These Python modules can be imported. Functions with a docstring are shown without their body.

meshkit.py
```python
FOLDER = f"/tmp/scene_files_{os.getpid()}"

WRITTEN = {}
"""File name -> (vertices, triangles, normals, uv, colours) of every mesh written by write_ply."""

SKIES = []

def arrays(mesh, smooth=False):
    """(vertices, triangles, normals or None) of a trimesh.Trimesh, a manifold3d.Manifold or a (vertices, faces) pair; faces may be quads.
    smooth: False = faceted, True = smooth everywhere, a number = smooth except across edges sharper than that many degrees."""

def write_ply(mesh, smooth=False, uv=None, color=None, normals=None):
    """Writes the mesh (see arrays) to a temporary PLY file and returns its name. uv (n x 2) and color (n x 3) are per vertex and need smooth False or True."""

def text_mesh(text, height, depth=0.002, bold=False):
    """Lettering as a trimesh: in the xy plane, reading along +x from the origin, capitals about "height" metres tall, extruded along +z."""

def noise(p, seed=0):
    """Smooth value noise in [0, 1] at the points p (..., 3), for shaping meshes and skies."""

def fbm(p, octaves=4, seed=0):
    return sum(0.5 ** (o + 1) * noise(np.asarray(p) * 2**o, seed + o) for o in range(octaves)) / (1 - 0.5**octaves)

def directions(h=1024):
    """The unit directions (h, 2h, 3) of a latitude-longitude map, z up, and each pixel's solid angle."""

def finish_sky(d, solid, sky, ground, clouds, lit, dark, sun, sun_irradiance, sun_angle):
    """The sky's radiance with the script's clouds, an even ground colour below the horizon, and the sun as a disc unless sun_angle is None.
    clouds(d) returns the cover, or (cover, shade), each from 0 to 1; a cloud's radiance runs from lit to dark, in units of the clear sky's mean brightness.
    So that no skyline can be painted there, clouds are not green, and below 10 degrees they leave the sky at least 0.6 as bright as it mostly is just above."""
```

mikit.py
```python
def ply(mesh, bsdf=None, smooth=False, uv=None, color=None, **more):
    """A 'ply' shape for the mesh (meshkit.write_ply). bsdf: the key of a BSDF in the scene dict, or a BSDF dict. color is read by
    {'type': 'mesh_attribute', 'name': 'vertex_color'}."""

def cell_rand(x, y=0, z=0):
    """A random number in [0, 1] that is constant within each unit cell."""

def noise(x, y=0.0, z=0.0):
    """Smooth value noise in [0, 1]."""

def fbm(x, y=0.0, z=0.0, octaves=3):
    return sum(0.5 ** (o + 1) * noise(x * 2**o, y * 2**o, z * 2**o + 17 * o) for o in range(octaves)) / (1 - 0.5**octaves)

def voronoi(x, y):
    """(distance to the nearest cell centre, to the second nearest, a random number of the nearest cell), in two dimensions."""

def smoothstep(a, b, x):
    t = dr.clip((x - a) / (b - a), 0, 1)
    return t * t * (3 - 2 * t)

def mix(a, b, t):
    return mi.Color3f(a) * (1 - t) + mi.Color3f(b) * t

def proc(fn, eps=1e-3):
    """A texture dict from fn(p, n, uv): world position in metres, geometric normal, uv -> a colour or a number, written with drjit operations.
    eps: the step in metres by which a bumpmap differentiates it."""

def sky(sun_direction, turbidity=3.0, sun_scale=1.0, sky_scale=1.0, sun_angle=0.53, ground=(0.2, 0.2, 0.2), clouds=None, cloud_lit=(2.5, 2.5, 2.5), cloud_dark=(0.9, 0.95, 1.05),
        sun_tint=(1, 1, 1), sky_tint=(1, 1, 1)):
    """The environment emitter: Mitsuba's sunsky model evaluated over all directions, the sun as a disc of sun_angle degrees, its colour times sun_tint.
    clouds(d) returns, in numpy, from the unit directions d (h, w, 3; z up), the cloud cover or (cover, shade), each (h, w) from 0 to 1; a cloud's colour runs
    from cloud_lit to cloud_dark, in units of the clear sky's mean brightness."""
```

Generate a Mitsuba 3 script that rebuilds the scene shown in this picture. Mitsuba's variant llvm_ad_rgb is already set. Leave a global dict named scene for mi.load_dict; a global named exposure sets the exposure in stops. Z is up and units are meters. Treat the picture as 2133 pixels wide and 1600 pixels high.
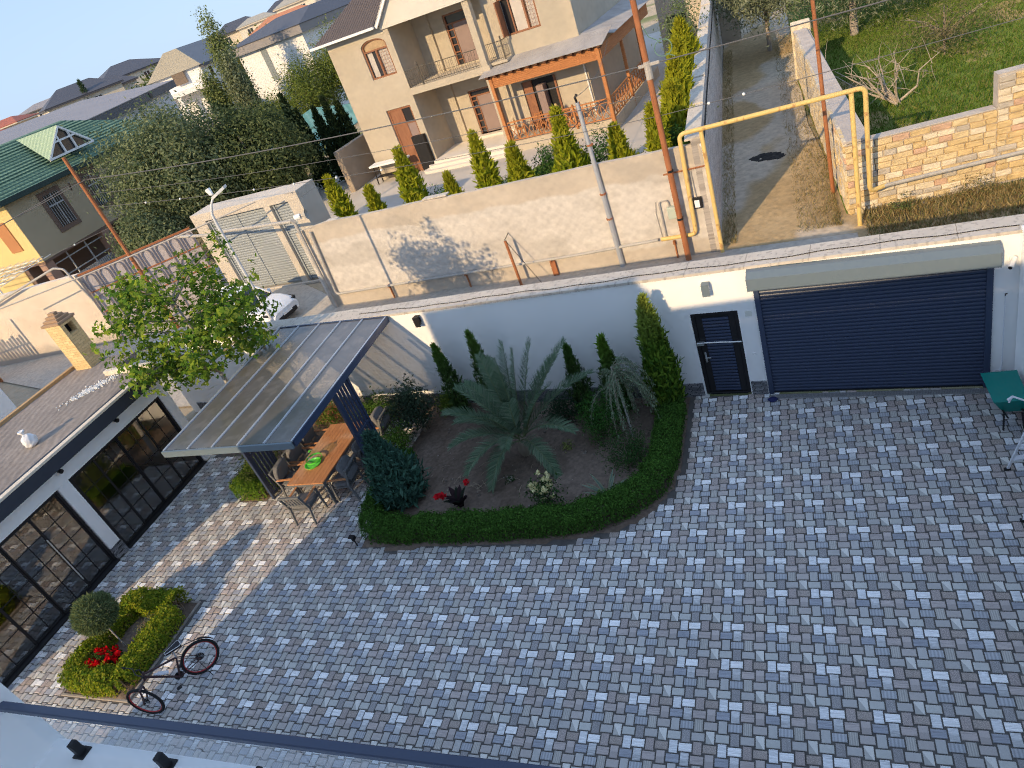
import math, random
import numpy as np, trimesh
import drjit as dr
import mitsuba as mi
import mikit, meshkit
from mikit import noise, fbm, voronoi, cell_rand, smoothstep, mix, proc
from shapely.geometry import Polygon, Point

T = mi.ScalarTransform4f
PI = math.pi
scene, labels = {'type': 'scene'}, {}

# ------------------------------------------------------------------ camera, light, exposure
CAM = np.array([0.0, 0.0, 9.464])
FWD = np.array([-0.39827, 0.76234, -0.51012])
UP = np.array([0.10439, 0.59018, 0.80049])
scene['camera'] = {'type': 'perspective', 'fov': 71.938, 'fov_axis': 'x', 'near_clip': 0.1, 'far_clip': 5000.0,
                   'to_world': T().look_at(origin=CAM.tolist(), target=(CAM + FWD).tolist(), up=UP.tolist())}
SUN_AZ, SUN_EL = math.radians(71.0), math.radians(23.5)          # the light travels towards SUN_AZ
SUN = (-math.cos(SUN_AZ) * math.cos(SUN_EL), -math.sin(SUN_AZ) * math.cos(SUN_EL), math.sin(SUN_EL))
scene['sky'] = mikit.sky(SUN, turbidity=2.5, sun_scale=.38, sun_tint=(1.0, .96, .90), clouds=lambda d: .8, cloud_lit=(.74, .98, 1.42), ground=(0.3, 0.27, 0.23))
exposure = 3.2

# ------------------------------------------------------------------ helpers
def numbered(key):
    if key not in scene and key not in labels and not any(k.startswith(key + '__') for k in scene):
        return key
    n = _count.get(key, 0)
    while True:
        n += 1
        k = '%s_%03d' % (key, n)
        if k not in labels and k not in scene:
            _count[key] = n
            return k
_count, _things = {}, set()

def thing(name, label=None, cat=None, group=None, kind=None):
    key = name
    if key in _things:
        key = _next(name)
    _things.add(key)
    d = {}
    if label: d['label'] = label
    if cat: d['category'] = cat
    if group: d['group'] = group
    if kind: d['kind'] = kind
    labels[key] = d
    return key

def _next(name):
    n = _count.get(name, 0)
    while True:
        n += 1
        k = '%s_%03d' % (name, n)
        if k not in _things:
            _count[name] = n
            return k

def pkey(parent, name):
    key = parent + '__' + name
    if key in _things:
        key = _next(key)
    _things.add(key)
    return key

def arr(m):
    if isinstance(m, MB):
        return m.arrays()
    if hasattr(m, 'vertices'):
        return np.asarray(m.vertices, float), np.asarray(m.faces, int)
    return np.asarray(m[0], float), np.asarray(m[1], int)

def part(parent, name, mesh, bsdf, smooth=False, color=None, uv=None, label=None, kind=None, to_world=None):
    """one mesh as a part (or sub-part) of parent"""
    key = pkey(parent, name)
    d = mesh if isinstance(mesh, dict) else mikit.ply(arr(mesh), bsdf, smooth=smooth, color=color, uv=uv)
    if to_world is not None:
        d = {**d, 'to_world': to_world}
    scene[key] = d
    e = {}
    if label: e['label'] = label
    if kind: e['kind'] = kind
    if e: labels[key] = e
    return key

def single(name, mesh, bsdf, label=None, cat=None, group=None, kind=None, smooth=False, color=None, uv=None):
    """a thing that is one mesh"""
    key = thing(name, label, cat, group, kind)
    scene[key] = mikit.ply(arr(mesh), bsdf, smooth=smooth, color=color, uv=uv)
    return key

_BOXF = None
def _box_template():
    global _BOXF
    v = []
    for sx in (-1, 1):
        for sy in (-1, 1):
            for sz in (-1, 1):
                s = np.array([sx, sy, sz], float)
                for k in range(3):
                    p = s.copy(); p[(k + 1) % 3] *= .8; p[(k + 2) % 3] *= .8
                    v.append(p)
    v = np.array(v)
    h = trimesh.convex.convex_hull(v)
    hv, f = np.asarray(h.vertices), np.asarray(h.faces)
    idx = np.array([int(np.argmin(((v - q) ** 2).sum(1))) for q in hv])
    _BOXF = idx[f]
_box_template()
_B8 = np.array([[0, 1, 3], [0, 3, 2], [4, 6, 7], [4, 7, 5], [0, 4, 5], [0, 5, 1], [2, 3, 7], [2, 7, 6], [0, 2, 6], [0, 6, 4], [1, 5, 7], [1, 7, 3]])

class MB:
    """a mesh in the making"""
    def __init__(self):
        self.v, self.f, self.c, self.n = [], [], [], 0
    def add(self, v, f, col=None):
        v = np.asarray(v, float); f = np.asarray(f, int)
        if f.shape[1] == 4:
            f = np.vstack([f[:, [0, 1, 2]], f[:, [0, 2, 3]]])
        self.v.append(v); self.f.append(f + self.n); self.n += len(v)
        self.c.append(np.broadcast_to(np.asarray(col if col is not None else (1, 1, 1), float), (len(v), 3)))
        return self
    def arrays(self):
        return np.vstack(self.v), np.vstack(self.f)
    def colors(self):
        return np.vstack(self.c)
    def box(self, x0, x1, y0, y1, z0, z1, ch=0.0, M=None, col=None):
        c = np.array([(x0 + x1) / 2, (y0 + y1) / 2, (z0 + z1) / 2]); h = np.abs(np.array([x1 - x0, y1 - y0, z1 - z0])) / 2
        if ch > 0:
            ch = min(ch, h.min() * .6)
            v = []
            for sx in (-1, 1):
                for sy in (-1, 1):
                    for sz in (-1, 1):
                        s = np.array([sx, sy, sz], float)
                        for k in range(3):
                            p = s * h; p[(k + 1) % 3] -= s[(k + 1) % 3] * ch; p[(k + 2) % 3] -= s[(k + 2) % 3] * ch
                            v.append(p)
            v, f = np.array(v) + c, _BOXF
        else:
            v = np.array([[x, y, z] for x in (-1, 1) for y in (-1, 1) for z in (-1, 1)], float) * h + c
            f = _B8
        if M is not None:
            v = M(v)
        return self.add(v, f, col)
    def tube(self, pts, r, sides=8, cap=True, M=None, col=None, closed=False):
        p = np.asarray(pts, float); n = len(p)
        r = np.broadcast_to(np.asarray(r, float), (n,))
        if closed:
            t = np.roll(p, -1, 0) - np.roll(p, 1, 0)
        else:
            t = np.gradient(p, axis=0)
        t /= np.linalg.norm(t, axis=1, keepdims=True) + 1e-12
        a = np.cross(t[0], [0, 0, 1.0] if abs(t[0][2]) < .9 else [1.0, 0, 0]); a /= np.linalg.norm(a)
        A = []
        for k in range(n):
            a = a - t[k] * (a @ t[k]); a /= np.linalg.norm(a) + 1e-12
            A.append(a)
        A = np.array(A); B = np.cross(t, A)
        ang = np.arange(sides) * 2 * PI / sides
        v = p[:, None] + r[:, None, None] * (np.cos(ang)[None, :, None] * A[:, None] + np.sin(ang)[None, :, None] * B[:, None])
        v = v.reshape(-1, 3)
        F = []
        for k in range(n if closed else n - 1):
            k2 = (k + 1) % n
            for j in range(sides):
                j2 = (j + 1) % sides
                F.append((k * sides + j, k * sides + j2, k2 * sides + j2)); F.append((k * sides + j, k2 * sides + j2, k2 * sides + j))
        if cap and not closed:
            v = np.vstack([v, p[0], p[-1]]); b = n * sides
            for j in range(sides):
                j2 = (j + 1) % sides
                F.append((b, j2, j)); F.append((b + 1, (n - 1) * sides + j, (n - 1) * sides + j2))
        if M is not None:
            v = M(v)
        return self.add(v, F, col)
    def bar(self, p, q, w, h=None, M=None, col=None, up=(0, 0, 1)):
        """a square bar from p to q"""
        p, q = np.asarray(p, float), np.asarray(q, float); h = w if h is None else h
        t = (q - p) / np.linalg.norm(q - p); u = np.asarray(up, float)
        if abs(t @ u) > .95: u = np.array([1.0, 0, 0])
        a = np.cross(t, u); a /= np.linalg.norm(a); b = np.cross(a, t)
        v = [e + sa * a * w / 2 + sb * b * h / 2 for e in (p, q) for sa in (-1, 1) for sb in (-1, 1)]
        v = np.array(v)
        if M is not None: v = M(v)
        return self.add(v, _B8, col)
    def prism(self, poly, z0, z1, M=None, col=None):
        """a shapely polygon (or its corners) between two heights; z1 may be a function of x, y"""
        poly = Polygon(poly) if not isinstance(poly, Polygon) else poly
        m = trimesh.creation.extrude_polygon(poly, 1.0, engine='earcut')
        v = np.array(m.vertices)
        top = v[:, 2] > .5
        v[:, 2] = z0
        v[top, 2] = z1(v[top, 0], v[top, 1]) if callable(z1) else z1
        if M is not None: v = M(v)
        return self.add(v, m.faces, col)
    def quad(self, a, b, c, d, col=None):
        return self.add([a, b, c, d], [[0, 1, 2], [0, 2, 3]], col)
    def profile(self, prof, a, b, M=None, col=None):
        """a closed profile (y, z) swept along x from a to b"""
        v = [(x, y, z) for x in (a, b) for (y, z) in prof]; n = len(prof)
        m = trimesh.creation.extrude_polygon(Polygon(prof), 1.0, engine='earcut')
        w = np.array(m.vertices); w = np.stack([a + w[:, 2] * (b - a), w[:, 0], w[:, 1]], 1)
        if M is not None: w = M(w)
        return self.add(w, m.faces if b > a else m.faces[:, ::-1], col)
    def lathe(self, prof, c=(0, 0, 0), sides=16, M=None, col=None):
        prof = np.asarray(prof, float); n = len(prof); ang = np.arange(sides) * 2 * PI / sides
        v = np.array([[r * math.cos(a), r * math.sin(a), z] for (r, z) in prof for a in ang]) + np.asarray(c)
        F = []
        for k in range(n - 1):
            for j in range(sides):
                j2 = (j + 1) % sides
                F.append((k * sides + j, k * sides + j2, (k + 1) * sides + j2)); F.append((k * sides + j, (k + 1) * sides + j2, (k + 1) * sides + j))
        if M is not None: v = M(v)
        return self.add(v, F, col)

def frame(ox, oy, az, oz=0.0):
    """local (u, v, z) -> world, u along az degrees, v to the left of it"""
    c, s = math.cos(math.radians(az)), math.sin(math.radians(az))
    def M(v):
        v = np.asarray(v, float)
        return np.stack([ox + v[..., 0] * c - v[..., 1] * s, oy + v[..., 0] * s + v[..., 1] * c, oz + v[..., 2]], -1)
    return M

def box(x0, x1, y0, y1, z0, z1, ch=0.0, M=None):
    return MB().box(x0, x1, y0, y1, z0, z1, ch, M)

def rgb(*c):
    return {'type': 'rgb', 'value': list(c)}

# ------------------------------------------------------------------ materials
def mat(name, fn=None, base=None, rough=0.8, metal=0.0, bump=None, bs=1.0, eps=2e-3, spec=0.3, two=True, coat=0.0):
    b = {'type': 'principled', 'base_color': proc(fn) if fn else rgb(*base), 'roughness': rough, 'metallic': metal, 'specular': spec}
    if coat: b['clearcoat'] = coat; b['clearcoat_gloss'] = .8
    if bump is not None:
        b = {'type': 'bumpmap', 'arbitrary': proc(bump, eps), 'scale': bs, 'nested': b}
    scene['m_' + name] = {'type': 'twosided', 'bsdf': b} if two else b
    return 'm_' + name

def tint(base, amount=.12, scale=3.0, oct_=3, dirt=None):
    """a base colour with soft irregular variation"""
    base = tuple(base)
    def fn(p, n, uv):
        k = fbm(p.x * scale, p.y * scale, p.z * scale, oct_)
        c = mi.Color3f(*base) * (1 - amount + 2 * amount * k)
        if dirt is not None:
            g = smoothstep(.5, .75, fbm(p.x * .7 + 9, p.y * .7, p.z * .9 + 3, 3))
            c = mix(c, mi.Color3f(*dirt), g * .45)
        return c
    return fn

def vcol(name, rough=.7, trans=0.0, spec=.25):
    """a material whose colour is the mesh's vertex colour"""
    a = {'type': 'mesh_attribute', 'name': 'vertex_color'}
    if trans > 0:
        scene['m_' + name] = {'type': 'principledthin', 'base_color': a, 'roughness': rough, 'diff_trans': trans, 'spec_trans': 0.0, 'eta': 1.4}
    else:
        scene['m_' + name] = {'type': 'twosided', 'bsdf': {'type': 'principled', 'base_color': a, 'roughness': rough, 'specular': spec}}
    return 'm_' + name

LEAF = vcol('leaf', .5, .7)
BARK = mat('bark', lambda p, n, uv: mix(mi.Color3f(.20, .16, .12), mi.Color3f(.33, .28, .22), fbm(p.x * 14, p.y * 14, p.z * 4, 3)), rough=.95)
VC = vcol('vertex', .75)
WHITE = mat('white_plaster', tint((.80, .80, .79), .02, .8), rough=.85, bump=lambda p, n, uv: fbm(p.x * 30, p.y * 30, p.z * 30, 3), bs=.0012)
COPING = mat('coping_stone', lambda p, n, uv: mix(mi.Color3f(.47, .42, .36), mi.Color3f(.58, .53, .46), fbm(p.x * 2.5, p.y * 2.5, 1, 4)) * (1 - .25 * smoothstep(.55, .8, fbm(p.x * 18, p.y * 18, 2, 2))), rough=.92)
ANTHRA = mat('anthracite', base=(.034, .050, .095), rough=.38, spec=.5)
ANTHRA_L = mat('anthracite_light', base=(.13, .17, .20), rough=.45, spec=.5)
BLACK = mat('black', base=(.015, .015, .017), rough=.5)
RUBBER = mat('rubber', base=(.018, .018, .019), rough=.85)
STEEL = mat('steel', base=(.62, .64, .66), rough=.38, metal=.9)
WPAINT = mat('white_paint', base=(.78, .78, .77), rough=.4)
# ------------------------------------------------------------------ ground
ZT = lambda u: 3.065 + 0.0225 * u                 # top of the street wall follows the street
WM = frame(0.0, 12.57, -6.38)                     # frame of the street wall: u along it to the right, v outwards
def ground_z(x, y):
    """the land: level round the houses, rising towards the far ridge"""
    d = np.hypot(x, y - 10)
    t = np.clip((d - 75) / 330, 0, 1)
    return 10.5 * t * t * (3 - 2 * t) - 0.06 + np.where(d > 75, 1.2 * (meshkit.fbm(np.stack([np.asarray(x) / 60, np.asarray(y) / 60, 0 * np.asarray(x)], -1), 3) - .5) * np.clip((d - 75) / 60, 0, 1), 0)
def ground_sheet():
    r = np.concatenate([[0, 20, 40, 60], np.linspace(75, 420, 40), np.geomspace(450, 4000, 12)])
    a = np.linspace(0, 2 * PI, 181)[:-1]
    R, A = np.meshgrid(r, a, indexing='ij')
    x, y = R * np.cos(A), 10 + R * np.sin(A)
    v = np.stack([x, y, ground_z(x, y)], -1).reshape(-1, 3)
    n = len(a); F = []
    for i in range(len(r) - 1):
        for j in range(n):
            F.append((i * n + j, (i + 1) * n + j, (i + 1) * n + (j + 1) % n, i * n + (j + 1) % n))
    return v, np.array(F)
def _land(p, n, uv):
    k = fbm(p.x * .05, p.y * .05, 0, 4); g = fbm(p.x * .5, p.y * .5, 3, 3); s = fbm(p.x * 6, p.y * 6, 5, 3)
    c = mix(mi.Color3f(.30, .25, .18), mi.Color3f(.38, .33, .25), s)
    return mix(c, mi.Color3f(.12, .15, .06), smoothstep(.5, .62, k) * smoothstep(.3, .6, g))
single('ground', ground_sheet(), mat('land', _land, rough=.97, bump=lambda p, n, uv: fbm(p.x * 5, p.y * 5, 0, 4), bs=.03), kind='structure', smooth=True)

def sheet(poly, z, res=None):
    m = trimesh.creation.extrude_polygon(Polygon(poly), .01, engine='earcut')
    v = np.array(m.vertices); top = v[:, 2] > .005
    f = m.faces[top[m.faces].all(1)]
    v[:, 2] = z
    return v, f
def _street(p, n, uv):
    a = fbm(p.x * .35, p.y * .35, 0, 4); b = fbm(p.x * 9, p.y * 9, 1, 3)
    c = mix(mi.Color3f(.36, .32, .27), mi.Color3f(.46, .42, .36), a)
    return c * (.8 + .4 * b)
STREET = mat('street_concrete', _street, rough=.95, bump=lambda p, n, uv: fbm(p.x * 20, p.y * 20, 0, 3), bs=.006)
single('street', sheet([(-60, 21), (-46, 19.6), (-36.5, 19.6), (-22, 15.2), (-17.5, 14.9), (30, 9.6), (30, 17.0), (-2.3, 19.95), (-17.2, 21.6), (-20.4, 24.0), (-27, 24.9), (-33, 21.5), (-36, 21.2), (-46, 26), (-60, 28)], 0.0), STREET, kind='structure')
def _dirt(p, n, uv):
    a = fbm(p.x * .8, p.y * .8, 0, 4); b = fbm(p.x * 7, p.y * 7, 1, 4); pale = smoothstep(.52, .66, fbm(p.x * .5 + 4, p.y * .25, 2, 3))
    c = mix(mi.Color3f(.34, .245, .13), mi.Color3f(.45, .34, .20), a)
    c = mix(c, mi.Color3f(.50, .45, .38), pale * .7)
    return c * (.72 + .56 * b)
DIRT = mat('dry_dirt', _dirt, rough=.97, bump=lambda p, n, uv: fbm(p.x * 9, p.y * 9, 0, 4), bs=.05)
single('path', sheet([(-2.28, 19.93), (1.35, 19.6), (1.35, 21), (0.6, 30), (0.4, 75), (-3.9, 75), (-2.5, 22)], 0.004), DIRT, kind='structure')
single('verge', sheet([(1.35, 17.6), (14, 16.2), (14, 19.0), (1.35, 20.75)], 0.008), DIRT, kind='structure')

# ------------------------------------------------------------------ paved yard
BED = [(-9.28, 8.62), (-8.6, 8.50), (-6.5, 8.56), (-4.6, 8.66), (-3.75, 8.86), (-3.2, 9.25), (-2.82, 9.75), (-2.66, 10.4), (-2.66, 12.86), (-9.4, 13.62), (-9.5, 11.6), (-9.4, 10.2)]
BEDB = [(-13.85, 10.22), (-12.95, 10.22), (-12.95, 11.0), (-12.3, 13.2), (-9.4, 13.0), (-9.4, 13.64), (-16.4, 14.4), (-16.4, 12.2), (-14.2, 11.9)]
PLANTER = [(-14.62, 4.78), (-12.75, 4.78), (-12.75, 7.05), (-14.62, 7.05)]
yard_poly = Polygon([(-16.45, .2), (3.12, .2), (3.16, 12.2), (-16.45, 14.35)])
P, OX, OY = 0.16, -0.565, 8.319
# the sixteen tones of the four-by-four casting, row by row (rows run A, D, C, B going away)
TONES = {(0, 0): (.50, .49, .46), (0, 1): (.37, .37, .35), (0, 2): (.24, .23, .23), (0, 3): (.33, .32, .31),
         (1, 0): (.33, .305, .29), (1, 1): (.345, .34, .33), (1, 2): (.31, .32, .34), (1, 3): (.35, .335, .31),
         (2, 0): (.335, .30, .285), (2, 1): (.245, .255, .285), (2, 2): (.40, .405, .41), (2, 3): (.33, .29, .275),
         (3, 0): (.285, .245, .22), (3, 1): (.52, .53, .54), (3, 2): (.62, .62, .62), (3, 3): (.29, .25, .235)}
_tone = mi.Float(np.array([TONES[(j, i)] for j in range(4) for i in range(4)]).ravel().astype(np.float32))
def _stone_id(uv):
    return mi.UInt32(mi.Int32(dr.clip(dr.floor(uv.x / 2), 0, 15)))
def _paver(p, n, uv):
    t = _stone_id(uv); lu = uv.x - 2 * mi.Float(t); rn = dr.floor(uv.y / 2); lv = uv.y - 2 * rn
    c = mi.Color3f(dr.gather(mi.Float, _tone, t * 3), dr.gather(mi.Float, _tone, t * 3 + 1), dr.gather(mi.Float, _tone, t * 3 + 2))
    sd = rn * 7.3 + mi.Float(t) * 3.1
    grain = fbm(lu * 26 + sd, lv * 26, sd, 3)
    c = c * (1.12 + .46 * grain)
    along_u = fbm(lv * 16 + sd * 2, lu * 2, 3.0, 2); along_v = fbm(lu * 16 + sd * 2, lv * 2, 5.0, 2)
    striped = (t == 13) | (t == 14) | (t == 9) | (t == 10) | (t == 11)
    c = dr.select(striped, c * (.72 + .56 * along_u), c)
    ribs = .5 + .5 * dr.cos(lu * 25.13)
    c = dr.select((t == 7) | (t == 6), c * (.76 + .32 * ribs), c)
    rim = smoothstep(.47, .53, lv)
    c = dr.select((t == 10) | (t == 8), c * (.88 + .2 * rim), c)
    c = dr.select((t == 0) & (lu + lv < .86), c * .66, c)
    speck = smoothstep(.55, .7, fbm(lu * 60 + sd, lv * 60, 1.0, 2))
    c = dr.select((t == 2) | (t == 12) | (t == 15), c * (.78 + .7 * speck), c)
    wide = .90 + .2 * fbm(p.x * .45, p.y * .45, 3, 3)
    return c * wide * (.95 + .1 * cell_rand(rn, mi.Float(t), 2))
PAVER = mat('paver', _paver, rough=.72, spec=.35)
_pv = {}
def stone_arrays(long_x, jit=0.0):
    w, h = (.172, .110) if long_x else (.110, .172)
    c = .005
    o = np.array([[-w, -h], [w, -h], [w, h], [-w, h]]) / 2; i = o - np.sign(o) * c
    v = np.vstack([np.c_[o, [-.018] * 4], np.c_[o, [-.004] * 4], np.c_[i, [0.0] * 4]])
    F = []
    for a in (0, 4):
        for k in range(4):
            k2 = (k + 1) % 4
            F += [(a + k, a + k2, a + 4 + k2), (a + k, a + 4 + k2, a + 4 + k)]
    F += [(8, 9, 10), (8, 10, 11)]
    uv = np.clip(np.vstack([o, o, i]) / np.array([w, h]) + .5, .02, .98)
    return v, np.array(F), uv
rng = np.random.default_rng(5)
holes = [Polygon(BED), Polygon(BEDB), Polygon(PLANTER)]
big_hole = holes[0].union(holes[1]).union(holes[2])
from shapely.prepared import prep
_hole, _yard = prep(big_hole.buffer(.03)), prep(yard_poly)
stones = []
for i in range(-101, 26):
    for j in range(-52, 40):
        x, y = OX + i * P, OY + j * P
        if _yard.contains(Point(x, y)) and not _hole.contains(Point(x, y)):
            stones.append((i, j, x, y))
def in_view(x, y):
    d = np.array([x, y, 0]) - CAM; z = d @ FWD; r = np.cross(FWD, UP)
    return z > 0 and abs(d @ r / z) < .725 and abs(d @ UP / z) < .545
near = sorted([s for s in stones if in_view(s[2], s[3]) and s[3] > 3.1], key=lambda s: s[2] ** 2 + s[3] ** 2)[:300]
near_set = {(s[0], s[1]) for s in near}
pav = thing('pavement', kind='structure')
single('sand_bed', sheet(list(yard_poly.exterior.coords)[:-1], -.011), mat('joint_sand', lambda p, n, uv: mix(mi.Color3f(.075, .072, .07), mi.Color3f(.15, .14, .13), fbm(p.x * 6, p.y * 6, 0, 3)), rough=.98), kind='structure')
_ply = {}
def stone_ply(i, j, var):
    t = (j % 4) * 4 + i % 4; k = (t, var)
    if k not in _ply:
        v, f, uv = stone_arrays((i + j) % 2 != 0)
        _ply[k] = mikit.ply((v, f), PAVER, smooth=False, uv=uv + np.array([2 * t, 2 * var]))
    return _ply[k]
for (i, j, x, y) in near:
    part(pav, 'paving_stone', stone_ply(i, j, int(rng.integers(0, 4))), None, to_world=T().translate([x, y, float(rng.normal(0, .0012))]))
V, F, UV, n = [], [], [], 0
for (i, j, x, y) in stones:
    if (i, j) in near_set: continue
    v, f, uv = stone_arrays((i + j) % 2 != 0)
    a, b = rng.normal(0, .008, 2); v = v + np.c_[np.zeros((12, 2)), v[:, 0] * a + v[:, 1] * b + rng.normal(0, .0012)]
    th = rng.normal(0, .008); c, s = math.cos(th), math.sin(th)
    v[:, :2] = v[:, :2] @ np.array([[c, s], [-s, c]])
    V.append(v + [x, y, 0]); F.append(f + n); n += len(v)
    t = (j % 4) * 4 + i % 4
    UV.append(uv + np.array([2 * t, 2 * int(rng.integers(0, 40))]))
part(pav, 'paving_stones', (np.vstack(V), np.vstack(F)), PAVER, uv=np.vstack(UV), kind='stuff')
# soil of the beds
def soil_mesh(poly, amp, seed, z0=.02, step=.12):
    pg = Polygon(poly); x0, y0, x1, y1 = pg.bounds
    xs, ys = np.arange(x0 - step, x1 + step, step), np.arange(y0 - step, y1 + step, step)
    X, Y = np.meshgrid(xs, ys, indexing='ij')
    d = np.array([[pg.exterior.distance(Point(a, b)) * (1 if pg.contains(Point(a, b)) else -1) for b in ys] for a in xs])
    Z = z0 + amp * np.clip(d / .6, -1, 1) + .10 * (meshkit.fbm(np.stack([X * 2.2, Y * 2.2, 0 * X + seed], -1), 4) - .5)
    Z = np.where(d < -.02, -.1, Z)
    v = np.stack([X, Y, Z], -1).reshape(-1, 3); ny = len(ys)
    Fs = [(i * ny + j, (i + 1) * ny + j, (i + 1) * ny + j + 1, i * ny + j + 1) for i in range(len(xs) - 1) for j in range(ny - 1)]
    return v, np.array(Fs)
def _soil(p, n, uv):
    a = fbm(p.x * 1.3, p.y * 1.3, 0, 3); b = fbm(p.x * 16, p.y * 16, 0, 4)
    return mix(mi.Color3f(.105, .075, .055), mi.Color3f(.20, .155, .125), a) * (.6 + .8 * b)
SOIL = mat('soil', _soil, rough=.98, bump=lambda p, n, uv: fbm(p.x * 22, p.y * 22, 0, 4), bs=.02)
single('soil', soil_mesh(BED, .05, 1), SOIL, kind='structure', smooth=True)
single('soil', soil_mesh(BEDB, .04, 2), SOIL, kind='structure', smooth=True)
single('soil', soil_mesh(PLANTER, .04, 3), SOIL, kind='structure', smooth=True)

# ------------------------------------------------------------------ white street wall with its coping and slate base
def wall_prism(u0, u1, z0, z1, v0=0.0, v1=.44):
    return MB().prism([(u0, v0), (u1, v0), (u1, v1), (u0, v1)], z0, z1, WM)
sw = thing('yard_wall', 'long white rendered wall between the yard and the street with grey slate base', 'wall')
m = MB()
zt = lambda u, v: ZT(u) - .06
for (a, b, z0) in ((-19.4, -2.31, -.1), (-1.36, -1.0, -.1), (2.86, 3.5, -.1)):
    m.prism([(a, 0), (b, 0), (b, .44), (a, .44)], z0, zt, WM)
m.prism([(-2.31, 0.0), (-1.36, 0), (-1.36, .44), (-2.31, .44)], 2.085, zt, WM)
m.prism([(-1.0, 0.0), (2.86, 0), (2.86, .44), (-1.0, .44)], 2.62, zt, WM)
part(sw, 'render', m, WHITE)
u = -19.5
rk = random.Random(3)
while u < 3.6:
    L = min(1.15, 3.62 - u)
    mm = MB().prism([(u + .004, -.03), (u + L - .004, -.03), (u + L - .004, .53), (u + .004, .53)], 2.0, lambda x, y: ZT(x) + rk.uniform(-.002, .002), WM)
    v = mm.v[0]; low = v[:, 2] < 2.01
    uu = (v[:, 0] - 0.0) * math.cos(math.radians(-6.38)) + (v[:, 1] - 12.57) * math.sin(math.radians(-6.38))
    v[low, 2] = ZT(uu[low]) - .058
    part(sw, 'coping_slab', mm, COPING)
    u += L
def _slate(p, n, uv):
    u_ = p.x * .9938 - p.y * .1111
    r = dr.floor(p.z / .036); uu = u_ / .19 + cell_rand(r, 3) * 5
    c = cell_rand(dr.floor(uu), r, 1)
    j = smoothstep(.02, .07, dr.minimum(uu - dr.floor(uu), 1 - (uu - dr.floor(uu)))) * smoothstep(.04, .14, dr.minimum(p.z / .036 - r, 1 - p.z / .036 + r))
    return mix(mi.Color3f(.03, .03, .03), mix(mi.Color3f(.10, .105, .12), mi.Color3f(.27, .27, .28), c), j) * (.8 + .4 * fbm(p.x * 30, p.y * 30, p.z * 30, 2))
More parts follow.
